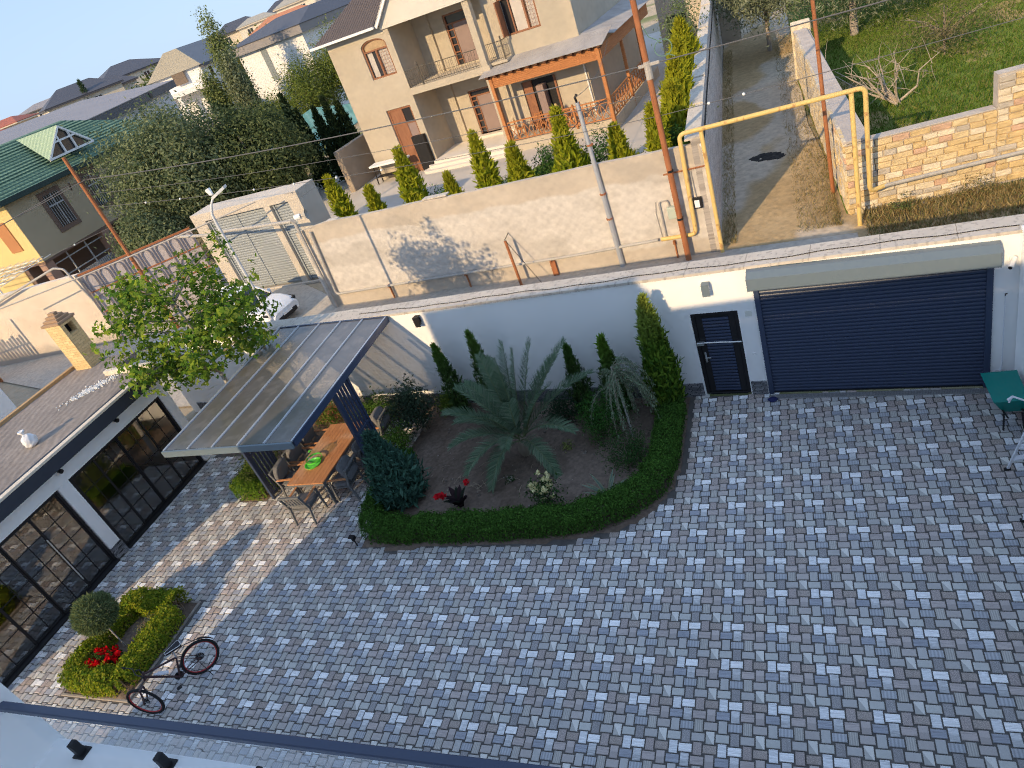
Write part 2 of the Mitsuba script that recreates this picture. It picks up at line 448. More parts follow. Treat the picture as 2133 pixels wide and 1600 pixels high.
def _slate_b(p, n, uv):
    u_ = p.x * .9938 - p.y * .1111
    r = dr.floor(p.z / .036); uu = u_ / .19 + cell_rand(r, 3) * 5
    return cell_rand(dr.floor(uu), r, 2) * .6 + .5 * fbm(p.x * 20, p.y * 20, p.z * 20, 2)
SLATE = mat('slate_cladding', _slate, rough=.85, bump=_slate_b, bs=.01)
m = MB()
for (a, b) in ((-19.0, -2.34), (-1.335, -1.02), (2.87, 3.16)):
    m.box(a, b, -.028, -.002, -.02, .34, .006, WM)
part(sw, 'slate_base', m, SLATE)
# right-hand boundary wall
rw = thing('boundary_wall', 'white rendered wall at the right edge running towards the house, corner behind the wheelbarrow', 'wall')
part(rw, 'render', box(3.19, 3.62, -6, 12.16, -.1, 3.2), WHITE)
part(rw, 'slate_base', box(3.162, 3.188, 4, 12.14, -.02, .34, .006), SLATE)
part(rw, 'coping_slab', box(3.15, 3.66, -6, 12.1, 3.2, 3.26, .008), WHITE)

# ------------------------------------------------------------------ the pedestrian door
dk = thing('entrance_door', 'narrow dark blue-grey slatted steel door in the white wall left of the wide roller shutter', 'door')
m = MB()
for (a, b, c, d) in ((-2.305, -2.235, .02, 2.08), (-1.435, -1.365, .02, 2.08)):
    m.box(a, b, .02, .12, c, d, .006, WM)
m.box(-2.235, -1.435, .02, .12, 2.01, 2.08, .006, WM); m.box(-2.235, -1.435, .02, .12, .0, .05, .006, WM)
part(dk, 'frame', m, BLACK)
lf = part(dk, 'leaf', MB().box(-2.23, -2.10, .05, .1, .055, 2.005, .006, WM).box(-1.57, -1.44, .05, .1, .055, 2.005, .006, WM).box(-2.1, -1.57, .075, .1, .055, 2.005, 0, WM), BLACK)
zz = .075; k = 0
while zz < 1.93:
    part(lf, 'slat', MB().profile([(.074, zz), (.05, zz + .012), (.046, zz + .04), (.052, zz + .06), (.074, zz + .064)], -2.098, -1.572, WM), ANTHRA)
    zz += .0775
hd = part(dk, 'handle', MB().tube([(-2.165, .045, 1.0), (-2.165, -.02, 1.0), (-2.05, -.02, 1.0)], .011, 8, True, WM).box(-2.185, -2.145, .03, .048, .85, 1.1, .006, WM), STEEL)
part(dk, 'closing_bar', MB().tube([(-2.2, .02, 1.36), (-1.39, .02, 1.335)], .014, 8, True, WM), WPAINT, label='pale bar across the middle of the door')
part(dk, 'lock_box', MB().box(-2.285, -2.14, -.03, .048, 1.31, 1.39, .008, WM), STEEL)

# ------------------------------------------------------------------ roller shutter
gk = thing('roller_shutter', 'wide dark blue-grey roller shutter of horizontal slats filling the garage opening', 'garage door')
hs = part(gk, 'housing', MB().profile([(-.002, 2.985), (-.15, 2.985), (-.29, 2.90), (-.29, 2.66), (-.27, 2.63), (-.002, 2.63)], -1.04, 2.92, WM), ANTHRA_L, label='pale grey box above the curtain')
part(hs, 'end_cap', MB().profile([(-.004, 2.99), (-.152, 2.99), (-.296, 2.905), (-.296, 2.655), (-.272, 2.624), (-.004, 2.624)], -1.052, -1.04, WM), ANTHRA_L)
part(hs, 'end_cap', MB().profile([(-.004, 2.99), (-.152, 2.99), (-.296, 2.905), (-.296, 2.655), (-.272, 2.624), (-.004, 2.624)], 2.92, 2.932, WM), ANTHRA_L)
part(gk, 'guide_rail', MB().box(-1.0, -.90, -.035, .10, 0, 2.63, .008, WM), ANTHRA)
part(gk, 'guide_rail', MB().box(2.76, 2.86, -.035, .10, 0, 2.63, .008, WM), ANTHRA)
zz = .03
part(gk, 'bottom_bar', MB().box(-.9, 2.76, .0, .05, .012, .03, .004, WM), BLACK)
while zz < 2.6:
    part(gk, 'slat', MB().profile([(.045, zz), (.02, zz + .005), (.006, zz + .03), (.004, zz + .05), (.012, zz + .07), (.03, zz + .078), (.045, zz + .078)], -.899, 2.759, WM), ANTHRA)
    zz += .0785
part(gk, 'backing', MB().box(-.9, 2.76, .055, .07, .02, 2.62, 0, WM), BLACK)
dg = thing('drain_channel', 'narrow grey grated drain channel along the foot of the roller shutter', 'drain')
part(dg, 'trough', MB().box(-1.0, 2.86, -.2, -.05, -.03, .006, .003, WM), mat('drain', base=(.22, .22, .22), rough=.6))
m = MB()
for k in range(150):
    a = -.985 + k * .0257
    m.box(a, a + .010, -.185, -.065, .006, .012, 0, WM)
part(dg, 'grating', m, mat('grate', base=(.33, .33, .33), rough=.5, metal=.5), kind='stuff')

# ------------------------------------------------------------------ small things on the wall
for (uu, zz, col, lab) in ((-1.86, 2.67, WPAINT, 'small box wall lamp on the sunlit white wall between garage and conifers'), (-8.88, 2.60, BLACK, 'small black box wall lamp on the shaded white wall by the canopy')):
    k = thing('wall_lamp', lab, 'lamp', 'lamps on the yard wall')
    m = MB().profile([(0, zz + .13), (-.15, zz + .13), (-.15, zz - .13), (-.135, zz - .13), (-.135, zz + .115), (0, zz + .115)], uu - .075, uu + .075, WM)
    part(k, 'bracket', m, ANTHRA_L if col == WPAINT else BLACK)
    part(k, 'shade', MB().box(uu - .06, uu + .06, -.13, -.05, zz - .1, zz + .11, .006, WM), col)
    part(k, 'base_plate', MB().box(uu - .05, uu + .05, -.012, 0, zz - .06, zz + .06, .003, WM), BLACK)
k = thing('security_camera', 'small white surveillance camera on the wall right of the shutter', 'camera')
part(k, 'mount', MB().tube([(3.10, 0, 2.62), (3.10, -.09, 2.64)], .022, 8, True, WM).box(3.06, 3.14, -.02, 0, 2.57, 2.67, .006, WM), WPAINT)
part(k, 'body', MB().tube([(3.13, -.08, 2.68), (3.05, -.26, 2.60)], .042, 10, True, WM), WPAINT)
part(k, 'lens', MB().tube([(3.05, -.26, 2.60), (3.046, -.27, 2.597)], .03, 10, True, WM), BLACK)
k = single('junction_box', MB().box(-1.22, -1.09, -.012, 0, 1.93, 2.06, .004, WM), mat('cream_plastic', base=(.66, .66, .60), rough=.5), 'flat pale cover plate on the wall between door and shutter, the upper one', 'cover plate')
k = single('junction_box', MB().box(-1.21, -1.12, -.01, 0, 1.0, 1.06, .004, WM), 'm_white_paint', 'small white cover plate low on the wall between door and shutter', 'cover plate')
k = single('wooden_stake', MB().bar((-2.87, -.12, .35), (-2.81, -.06, 1.2), .04, .03, WM), BARK, 'thin grey stake leaning on the wall beside the large conifer', 'stake')
cab = [(u_, .16 + .03 * math.sin(u_ * 1.7) + .02 * math.sin(u_ * 5.1), ZT(u_) + .012) for u_ in np.linspace(-10.8, 3.2, 90)]
single('coping_cable', MB().tube(cab, .008, 5, True, WM), BLACK, 'thin dark cable lying along the top of the yard wall', 'cable')

# ------------------------------------------------------------------ the house the photograph is taken from
hk = thing('main_house', 'white house at the lower left with a terrace and glass balustrade', 'house')
part(hk, 'wall', box(-14.0, 8.0, -12.0, .15, -.1, 7.6), WHITE)
part(hk, 'penthouse', box(-14.0, -8.44, -8.5, -2.0, 7.6, 9.95), WHITE)
part(hk, 'parapet', MB().box(-8.3, 8.0, .15, .52, 7.6, 7.93, .01), 'm_white_plaster')
part(hk, 'wing_wall', box(-12.4, -9.03, .15, 2.62, -.1, 6.3), WHITE)
part(hk, 'terrace_slab', box(-9.03, 8.0, .15, 2.58, 3.0, 3.28), WHITE)
rl = thing('terrace_railing', 'dark flat handrail on a clear glass balustrade crossing the bottom of the view', 'railing')
part(rl, 'handrail', box(-9.02, 8.0, 2.40, 2.50, 4.14, 4.22, .012), ANTHRA)
x = -9.0
while x < 7.9:
    part(rl, 'glass_panel', MB().quad((x + .01, 2.45, 3.3), (x + 1.41, 2.45, 3.3), (x + 1.41, 2.45, 4.15), (x + .01, 2.45, 4.15)), 'm_glass')
    x += 1.42
x = -8.45
while x < 7.9:
    part(rl, 'clamp', MB().box(x - .04, x + .04, 2.40, 2.50, 3.28, 3.50, .01).box(x - .09, x + .09, 2.37, 2.53, 3.28, 3.30, .004), BLACK)
    x += 1.42
scene['m_glass'] = {'type': 'thindielectric', 'int_ior': 1.5, 'specular_transmittance': rgb(.86, .90, .93)}
# ------------------------------------------------------------------ the glazed annex on the left
ax = thing('garden_annex', 'low flat-roofed annex with dark fascia and glazed sliding doors beside the paved yard', 'building')
FX = -16.5
m = MB()
m.box(FX - .30, FX, 4.0, 12.23, 2.42, 2.86)
m.box(FX - .30, FX, 8.30, 8.62, .37, 2.418); m.box(FX - .30, FX, 11.94, 12.23, .0, 2.418); m.box(FX - .3, FX, 4.0, 4.62, 0, 2.418)
m.box(-20.0, FX - .302, 12.03, 12.23, 0, 3.0)
part(ax, 'frame_wall', m, WHITE)
part(ax, 'slate_base', MB().box(FX - .31, FX + .02, 8.28, 8.64, 0, .368, .004), SLATE)
m = MB().box(-16.62, -16.20, 3.9, 12.26, 2.87, 3.19)
fs = part(ax, 'fascia', m, mat('fascia', base=(.035, .042, .058), rough=.55))
def _tar(p, n, uv):
    a = fbm(p.x * 1.1, p.y * .9, 0, 4); w = .5 + .5 * dr.sin((p.x * .9 + p.y * .35 + .5 * fbm(p.x * .8, p.y * .8, 2, 3)) * 30)
    c = mix(mi.Color3f(.20, .175, .16), mi.Color3f(.32, .28, .25), a)
    return c * (.84 + .16 * w) * (.8 + .4 * fbm(p.x * 14, p.y * 14, 1, 3))
def _tar_b(p, n, uv):
    return .5 * dr.sin((p.x * .9 + p.y * .35 + .5 * fbm(p.x * .8, p.y * .8, 2, 3)) * 30) + fbm(p.x * 9, p.y * 9, 0, 3)
rf = part(ax, 'roof', MB().prism([(-20.28, 3.9), (-16.36, 3.9), (-16.36, 12.12), (-18.15, 12.12), (-18.15, 13.35), (-20.28, 13.35)], 2.95, 3.17), mat('tar_paper', _tar, rough=.95, bump=_tar_b, bs=.008))
CREAM = mat('cream_edge', tint((.66, .58, .47), .08, 6), rough=.8)
part(rf, 'edge_kerb', MB().box(-16.36, -16.195, 3.9, 12.27, 3.19, 3.255, .008).box(-18.15, -16.362, 12.12, 12.27, 3.10, 3.31, .008), CREAM)
part(rf, 'timber_edge', MB().box(-20.42, -20.28, 3.9, 13.4, 3.02, 3.26, .006).box(-20.56, -20.44, 3.9, 13.4, 3.02, 3.14, .006), mat('rusty_timber', lambda p, n, uv: mix(mi.Color3f(.36, .20, .09), mi.Color3f(.55, .38, .20), fbm(p.x * 20, p.y * 1.2, p.z * 20, 3)), rough=.85))
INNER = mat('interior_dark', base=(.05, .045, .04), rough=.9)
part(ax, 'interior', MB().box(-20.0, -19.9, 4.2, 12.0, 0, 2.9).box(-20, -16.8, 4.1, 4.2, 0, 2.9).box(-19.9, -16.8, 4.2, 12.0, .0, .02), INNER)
scene['m_door_glass'] = {'type': 'thindielectric', 'int_ior': 2.1, 'specular_transmittance': rgb(.30, .30, .29)}
def glazed(y0, y1, splits, rows):
    m = MB()
    fr = [(y0, y0 + .06), (y1 - .06, y1)]
    for a, b in fr: m.box(FX - .14, FX - .04, a, b, .05, 2.418, .004)
    m.box(FX - .16, FX + .06, y0, y1, 0, .055, .004); m.box(FX - .14, FX - .04, y0 + .06, y1 - .06, 2.36, 2.418, .004)
    part(ax, 'door_frame', m, BLACK)
    s = [y0 + .06] + splits + [y1 - .06]
    for k in range(len(s) - 1):
        a, b = s[k], s[k + 1]; off = -.075 - .03 * (k % 2)
        lf = part(ax, 'sliding_door', MB().box(FX + off - .02, FX + off + .02, a, a + .035, .06, 2.358, .003).box(FX + off - .02, FX + off + .02, b - .035, b, .06, 2.358, .003)
                  .box(FX + off - .02, FX + off + .02, a + .035, b - .035, .06, .10, .003).box(FX + off - .02, FX + off + .02, a + .035, b - .035, 2.32, 2.358, .003), BLACK)
        part(lf, 'glass', MB().quad((FX + off, a + .03, .09), (FX + off, b - .03, .09), (FX + off, b - .03, 2.33), (FX + off, a + .03, 2.33)), 'm_door_glass')
        mm = MB(); c = (a + b) / 2
        mm.box(FX + off - .006, FX + off + .012, c - .009, c + .009, .1, 2.32)
        for z in rows: mm.box(FX + off - .005, FX + off + .011, a + .035, b - .035, z - .009, z + .009)
        part(lf, 'glazing_bar', mm, BLACK)
        if k == 2 and y0 < 6: part(lf, 'pull_handle', MB().box(FX + off + .02, FX + off + .05, b - .05, b - .02, .35, 1.7, .006), STEEL)
glazed(8.64, 11.93, [9.44, 10.24, 11.06], (.68, 1.28, 1.85))
glazed(4.62, 8.28, [5.78, 6.6, 7.42], (.68, 1.28, 1.85))
for (y, z) in ((8.56, 2.78), (10.45, 2.78)):
    k = thing('spotlight', 'small black spotlight under the annex fascia ' + ('above the white pillar' if y < 9 else 'above the far glazed bay'), 'lamp', 'spotlights under the annex fascia')
    part(k, 'bracket', MB().tube([(FX, y, z + .02), (FX + .06, y, z + .02)], .018, 8), BLACK)
    part(k, 'body', MB().tube([(FX + .02, y, z), (FX + .15, y, z - .05)], [.045, .055], 10), BLACK)
k = thing('floodlight', 'small white solar lamp lying upright on the roof edge above the annex pillar', 'lamp') if False else None
# chimney on the far corner of the roof
def _brick(p, n, uv):
    r = dr.floor(p.z / .075); s = (p.x + p.y) / .25 + .5 * (r - 2 * dr.floor(r / 2)); fz = p.z / .075 - r; fs_ = s - dr.floor(s)
    j = smoothstep(.03, .1, dr.minimum(fz, 1 - fz)) * smoothstep(.015, .04, dr.minimum(fs_, 1 - fs_))
    c = mix(mi.Color3f(.60, .42, .20), mi.Color3f(.72, .54, .28), cell_rand(r, dr.floor(s)))
    return mix(mi.Color3f(.48, .36, .2), c, j) * (.9 + .2 * fbm(p.x * 20, p.y * 20, p.z * 20, 2))
def _brick_b(p, n, uv):
    r = dr.floor(p.z / .075); s = (p.x + p.y) / .25 + .5 * (r - 2 * dr.floor(r / 2)); fz = p.z / .075 - r; fs_ = s - dr.floor(s)
    return smoothstep(.0, .1, dr.minimum(fz, 1 - fz)) * smoothstep(.0, .04, dr.minimum(fs_, 1 - fs_))
YBR = mat('yellow_brick', _brick, rough=.85, bump=_brick_b, bs=.006)
ck = thing('chimney', 'yellow brick chimney with stepped brown cap at the corner of the annex roof', 'chimney')
CAPB = mat('brown_cap', tint((.34, .23, .15), .12, 8), rough=.85)
cx0, cx1, cy0, cy1 = -20.05, -19.40, 12.76, 13.28
part(ck, 'stack', MB().box(cx0, cx1, cy0, cy1, 0, 4.28).box(cx0, cx0 + .12, cy0, cy1, 4.28, 4.66).box(cx0 + .12, cx1, cy0, cy0 + .12, 4.28, 4.66).box(cx0 + .12, cx1, cy1 - .12, cy1, 4.28, 4.66).box(cx1 - .06, cx1, cy0 + .12, cy1 - .12, 4.58, 4.66), YBR)
part(ck, 'flue_opening', box(cx0 + .125, cx1 - .25, cy0 + .125, cy1 - .125, 4.285, 4.575), BLACK)
for q, (e, z) in enumerate(((.05, 4.66), (-.03, 4.74), (-.11, 4.82), (-.19, 4.90))):
    part(ck, 'cap_step', box(cx0 - e, cx1 + e, cy0 - e, cy1 + e, z, z + .075, .006), CAPB)
# white pebbles spilled on the roof
rg = np.random.default_rng(8)
m = MB(); ico = trimesh.creation.icosphere(0)
for k in range(420):
    a, b = rg.normal(0, .33), rg.normal(0, .11); t = .9
    x, y = -18.0 + a * math.cos(t) - b * math.sin(t), 11.55 + a * math.sin(t) + b * math.cos(t); s = rg.uniform(.012, .03)
    m.add(ico.vertices * s * rg.uniform(.7, 1.3, 3) + [x, y, 3.17 + s * .5], ico.faces, np.array([.75, .76, .76]) * rg.uniform(.7, 1.1))
single('pebbles', m, VC, 'heap of white pebbles spread over the annex roof', 'pebbles', color=m.colors(), kind='stuff', smooth=True)
# white sack
def blob(c, r, seed, amp=.18, sub=3, scale=2.5, squash=(1, 1, 1)):
    s = trimesh.creation.icosphere(sub); v = np.array(s.vertices)
    k = 1 + amp * 2 * (meshkit.fbm(v * scale + seed, 3) - .5)
    return v * k[:, None] * np.asarray(squash) * r + np.asarray(c), np.array(s.faces)
k = thing('sack', 'small white tied plastic sack standing on the annex roof', 'bag')
part(k, 'body', blob((-17.6, 9.12, 3.33), .17, 3, .22, 3, 2.2, (1, 1, 1.05)), mat('white_sack', tint((.72, .72, .73), .05, 9), rough=.55), smooth=True)
part(k, 'tied_top', MB().lathe([(.03, 3.47), (.035, 3.52), (.09, 3.60), (.07, 3.62), (.0, 3.58)], (-17.66, 9.12, 0), 9), 'm_white_sack', smooth=True)
# white block of the neighbour behind the annex
k = thing('white_outbuilding', 'plain white wall corner of an outbuilding at the left edge beyond the annex roof', 'building')
part(k, 'wall', box(-44, -26.2, 4.0, 14.0, -.1, 3.4), WHITE)
part(k, 'coping', box(-44, -26.12, 4.0, 14.1, 3.4, 3.5, .01), 'm_coping_stone')

# ------------------------------------------------------------------ terrace canopy of tinted panels on two slatted supports
pg = thing('canopy', 'flat terrace canopy of five tinted roof panels on two dark slatted supports', 'canopy')
ZR = 2.80
A0, B0, C0, D0 = [np.array(q + (ZR,)) for q in ((-13.26, 8.87), (-9.65, 8.78), (-9.72, 13.60), (-13.40, 14.02))]
def on_roof(s, t, dz=0.0):
    return (A0 * (1 - s) + B0 * s) * (1 - t) + (D0 * (1 - s) + C0 * s) * t + np.array([0, 0, dz])
def _smoked(p, n, uv):
    a = fbm(p.x * .9, p.y * .9, 0, 4); d = smoothstep(.45, .8, fbm(p.x * 3.5, p.y * 3.5, 1, 4))
    return mix(mi.Color3f(.085, .078, .07), mi.Color3f(.17, .155, .14), a * .6 + d * .5)
scene['m_smoked_a'] = {'type': 'principled', 'base_color': proc(_smoked), 'roughness': .22, 'specular': .9, 'clearcoat': .6, 'clearcoat_gloss': .95}
scene['m_smoked'] = {'type': 'blendbsdf', 'weight': .16, 'a': {'type': 'twosided', 'bsdf': {'type': 'ref', 'id': 'm_smoked_a'}}, 'b': {'type': 'thindielectric', 'specular_transmittance': rgb(.95, .92, .90)}}
for k in range(5):
    s0, s1 = k / 5 + .003, (k + 1) / 5 - .003
    part(pg, 'roof_panel', MB().quad(on_roof(s0, .008), on_roof(s1, .008), on_roof(s1, .992), on_roof(s0, .992)), 'm_smoked')
ALU = mat('aluminium', base=(.50, .52, .55), rough=.4, metal=.35)
for k in range(6):
    s = k / 5
    part(pg, 'glazing_rail', MB().bar(on_roof(s, 0.004, .012), on_roof(s, .996, .012), .035, .03), ALU)
    if 0 < k < 5: part(pg, 'rafter', MB().bar(on_roof(s, .03, -.05), on_roof(s, .97, -.05), .05, .08), ANTHRA)
m = MB().bar(on_roof(-.006, -.004, -.055), on_roof(1.006, -.004, -.055), .05, .15)
part(pg, 'front_gutter', m, ANTHRA_L)
part(pg, 'edge_beam', MB().bar(on_roof(1.004, .008, -.06), on_roof(1.004, 1.0, -.06), .05, .16), ANTHRA)
part(pg, 'edge_beam', MB().bar(on_roof(-.004, .008, -.06), on_roof(-.004, 1.0, -.06), .05, .16), ANTHRA_L)
part(pg, 'edge_beam', MB().bar(on_roof(0, 1.0, -.06), on_roof(1, 1.0, -.06), .05, .16), ANTHRA)
for (x, ya, yb) in ((-12.80, 10.20, 10.95), (-9.86, 10.66, 11.40)):
    sp = part(pg, 'support', MB().box(x - .035, x + .035, ya, ya + .07, 0, ZR - .12, .004).box(x - .035, x + .035, yb - .07, yb, 0, ZR - .12, .004)
              .box(x - .03, x + .03, ya + .07, yb - .07, 1.30, 1.36, .003).box(x - .03, x + .03, ya + .07, yb - .07, .08, .13, .003).box(x - .05, x + .05, ya - .6, yb + .9, ZR - .14, ZR - .095, .004), ANTHRA)
    n_ = 5
    for q in range(n_):
        y = ya + .07 + (q + .5) * (yb - ya - .14) / n_
        part(sp, 'slat', MB().box(x - .015, x + .015, y - .04, y + .04, .13, 1.30, .003).box(x - .015, x + .015, y - .04, y + .04, 1.36, ZR - .14, .003), ANTHRA)

# ------------------------------------------------------------------ dining table and chairs
def _teak(p, n, uv):
    g = fbm(p.x * 5, p.y * 2.2, p.z * 20, 3); l = fbm(p.x * 60, p.y * 2.5, 1, 3)
    c = mix(mi.Color3f(.38, .155, .065), mi.Color3f(.56, .27, .12), .5 * g + .5 * l)
    pale = smoothstep(.5, .75, fbm(p.x * 2.0, p.y * 1.6, 5, 4))
    return mix(c, mi.Color3f(.62, .42, .30), pale * .55)
TEAK = mat('teak', _teak, rough=.55, spec=.4)
GREYALU = mat('grey_frame', base=(.13, .135, .14), rough=.5, spec=.4)
tb = thing('dining_table', 'long reddish wooden plank dining table on grey legs under the canopy', 'table')
tx0, tx1, ty0, ty1 = -11.72, -10.66, 9.86, 12.12
n_ = 9
for q in range(n_):
    a = tx0 + q * (tx1 - tx0) / n_
    part(tb, 'plank', box(a + .002, a + (tx1 - tx0) / n_ - .002, ty0, ty1, .712, .745, .004), TEAK)
part(tb, 'apron', MB().box(tx0 + .01, tx1 - .01, ty0 + .012, ty0 + .05, .64, .71, .003).box(tx0 + .01, tx1 - .01, ty1 - .05, ty1 - .012, .64, .71, .003).box(tx0 + .01, tx0 + .05, ty0 + .05, ty1 - .05, .64, .71).box(tx1 - .05, tx1 - .01, ty0 + .05, ty1 - .05, .64, .71), GREYALU)
for (x, y) in ((tx0 + .1, ty0 + .12), (tx1 - .1, ty0 + .12), (tx0 + .1, ty1 - .12), (tx1 - .1, ty1 - .12)):
    part(tb, 'leg', box(x - .04, x + .04, y - .04, y + .04, 0, .64, .006), GREYALU)
CUSH = mat('cushion_fabric', tint((.155, .155, .16), .08, 20), rough=.95)
def cushion(w, d, h, seed):
    m = trimesh.creation.box((w, d, h)); m = m.subdivide().subdivide().subdivide()
    v = np.array(m.vertices); q = np.abs(v / (np.array([w, d, h]) / 2))
    f = 1 - .16 * (np.maximum(q[:, [1, 2, 0]], q[:, [2, 0, 1]]) ** 4) * 1
    v *= f
    v += .012 * (meshkit.fbm(v * 9 + seed, 3)[:, None] - .5) * np.array([1, 1, 1])
    return v, np.array(m.faces)
def chair(x, y, az, lab, cushions=True, seed=0):
    M = frame(x, y, az)        # +u is where the sitter faces
    k = thing('dining_chair', lab, 'chair', 'chairs round the dining table')
    for v_ in (-.27, .27):
        part(k, 'leg', MB().bar((.26, v_, 0), (.24, v_, .64), .035, .05, M), GREYALU)
        part(k, 'leg', MB().bar((-.30, v_, 0), (-.22, v_, .45), .035, .05, M).bar((-.22, v_, .45), (-.33, v_, .86), .035, .05, M), GREYALU)
        part(k, 'armrest', MB().box(-.26, .30, v_ - .03, v_ + .03, .642, .668, .006, M), TEAK)
    part(k, 'seat', MB().box(-.22, .26, -.25, .25, .37, .41, .005, M), GREYALU)
    part(k, 'back_frame', MB().box(-.365, -.30, -.29, .29, .86, .905, .006, M).bar((-.255, -.25, .58), (-.255, .25, .58), .03, .03, M), GREYALU)
    for v_ in (-.17, -.085, 0, .085, .17):
        part(k, 'back_slat', MB().bar((-.255, v_, .58), (-.325, v_, .86), .014, .05, M, up=(0, 1, 0)), GREYALU)
    v, f = cushion(.50, .52, .11, seed); v = v + [.03, 0, .465]
    part(k, 'seat_cushion', (M(v), f), CUSH, smooth=50)
    if cushions:
        v, f = cushion(.50, .52, .15, seed + 5); c, s = math.cos(1.25), math.sin(1.25)
        v = np.stack([v[:, 0] * c - v[:, 2] * s, v[:, 1], v[:, 0] * s + v[:, 2] * c], 1) + [-.215, 0, .77]
        part(k, 'back_cushion', (M(v), f), CUSH, smooth=50)
    return k
chair(-12.02, 10.42, 4, 'grey cushioned armchair on the left side of the table, nearest the slatted support', seed=1)
chair(-12.03, 11.06, -3, 'grey cushioned armchair in the middle of the table\'s left side', seed=2)
chair(-12.02, 11.76, 2, 'grey cushioned armchair at the far end of the table\'s left side', seed=3)
chair(-10.42, 10.30, 184, 'grey cushioned armchair on the right side of the table beside the blue conifer', seed=4)
chair(-10.34, 11.00, 178, 'grey cushioned armchair in the middle of the table\'s right side behind the conifer', seed=5)
chair(-10.40, 12.15, 182, 'grey cushioned armchair at the far right end of the table by the support', seed=6)
chair(-11.2, 9.58, 92, 'bare grey slat-backed armchair at the head of the table', cushions=False, seed=7)
k = thing('food_cover', 'clear plastic dome cover with bright green tray on the dining table', 'food cover')
scene['m_clear'] = {'type': 'thindielectric', 'specular_transmittance': rgb(.86, .97, .90)}
GREENP = mat('green_plastic', base=(.12, .60, .06), rough=.35, spec=.5)
part(k, 'tray', MB().lathe([(0, .747), (.19, .747), (.215, .79), (.205, .79), (.185, .76), (0, .757)], (-11.33, 10.55, 0), 20), GREENP, smooth=40)
part(k, 'dome', MB().lathe([(.20, .792), (.20, .88), (.16, .98), (.08, 1.03), (.0, 1.04)], (-11.36, 10.68, 0), 20), 'm_clear', smooth=True)
part(k, 'handle', MB().tube([(-11.36, 10.68, 1.04), (-11.36, 10.68, 1.07)], .03, 8), GREENP)
part(k, 'band', MB().lathe([(.205, .79), (.208, .83), (.205, .83)], (-11.36, 10.68, 0), 20), GREENP)
# ------------------------------------------------------------------ foliage tools
def leaf_set(rng, P_, N_, L, w, cols, bend=0.0, lobes=1, D=None, jitter=.6):
    """one small leaf (a rhombus, or several lobes) at each point, facing roughly along N_; returns a MB with vertex colours"""
    P_ = np.asarray(P_, float); n = len(P_)
    N_ = N_ / (np.linalg.norm(N_, axis=1, keepdims=True) + 1e-9)
    nn = N_ + rng.normal(0, jitter, (n, 3)); nn /= np.linalg.norm(nn, axis=1, keepdims=True) + 1e-9
    if D is None:
        d = rng.normal(0, 1, (n, 3))
    else:
        d = np.asarray(D, float) + rng.normal(0, .25, (n, 3))
    d -= nn * (d * nn).sum(1, keepdims=True); d /= np.linalg.norm(d, axis=1, keepdims=True) + 1e-9
    s = np.cross(nn, d)
    L = np.broadcast_to(L, (n,)) * rng.uniform(.7, 1.25, n); ww = L * w
    V, F, C = [], [], []
    ci = rng.integers(0, len(cols), n); cc = np.asarray(cols)[ci] * rng.uniform(.82, 1.18, (n, 1))
    off = 0
    for q in range(lobes):
        a = 0 if lobes == 1 else (q - (lobes - 1) / 2) * 1.0
        dd = d * math.cos(a) + s * math.sin(a); ss = -d * math.sin(a) + s * math.cos(a)
        l = (L * (1 if q == (lobes - 1) / 2 else .8))[:, None]
        v = np.stack([P_, P_ + dd * l * .45 + ss * (ww[:, None] / 2), P_ + dd * l - nn * l * bend, P_ + dd * l * .45 - ss * (ww[:, None] / 2)], 1).reshape(-1, 3)
        f = np.arange(n)[:, None] * 4 + off + np.array([[0, 1, 2, 3]]); off += 4 * n
        V.append(v); F.append(np.vstack([f[:, [0, 1, 2]], f[:, [0, 2, 3]]])); C.append(np.repeat(cc, 4, 0))
    m = MB(); m.v = [np.vstack(V)]; m.f = [np.vstack(F)]; m.c = [np.vstack(C)]; m.n = off
    return m
def clump_points(rng, c, r, n_clumps, per, spread, shell=.55, squash=(1, 1, 1), keep=None):
    """points gathered in clumps filling an uneven ball"""
    u = rng.normal(0, 1, (n_clumps, 3)); u /= np.linalg.norm(u, axis=1, keepdims=True)
    k = rng.uniform(shell, 1.0, (n_clumps, 1)) * (1 + .35 * (meshkit.fbm(u * 1.7 + rng.uniform(0, 9), 2)[:, None] - .5) * 2)
    cc = u * k * r * np.asarray(squash) + np.asarray(c)
    if keep is not None: cc = cc[keep(cc)]
    P_ = np.repeat(cc, per, 0); off = rng.normal(0, 1, (len(P_), 3)) * spread
    N_ = off / spread * .7 + np.repeat(u[:len(cc)] if keep is None else (cc - np.asarray(c)) / r, per, 0) + [0, 0, .35]
    return P_ + off, N_
BOX = [(.055, .13, .025), (.075, .17, .03), (.10, .22, .04), (.045, .10, .022)]
YEL = [(.24, .30, .02), (.30, .33, .03), (.17, .25, .03), (.36, .36, .05)]
def pts_along(poly, step):
    p = np.asarray(poly, float); out = []
    for a, b in zip(p[:-1], p[1:]):
        n = max(1, int(np.linalg.norm(b - a) / step)); out += [a + (b - a) * t for t in np.linspace(0, 1, n, endpoint=False)]
    return np.array(out + [p[-1]])
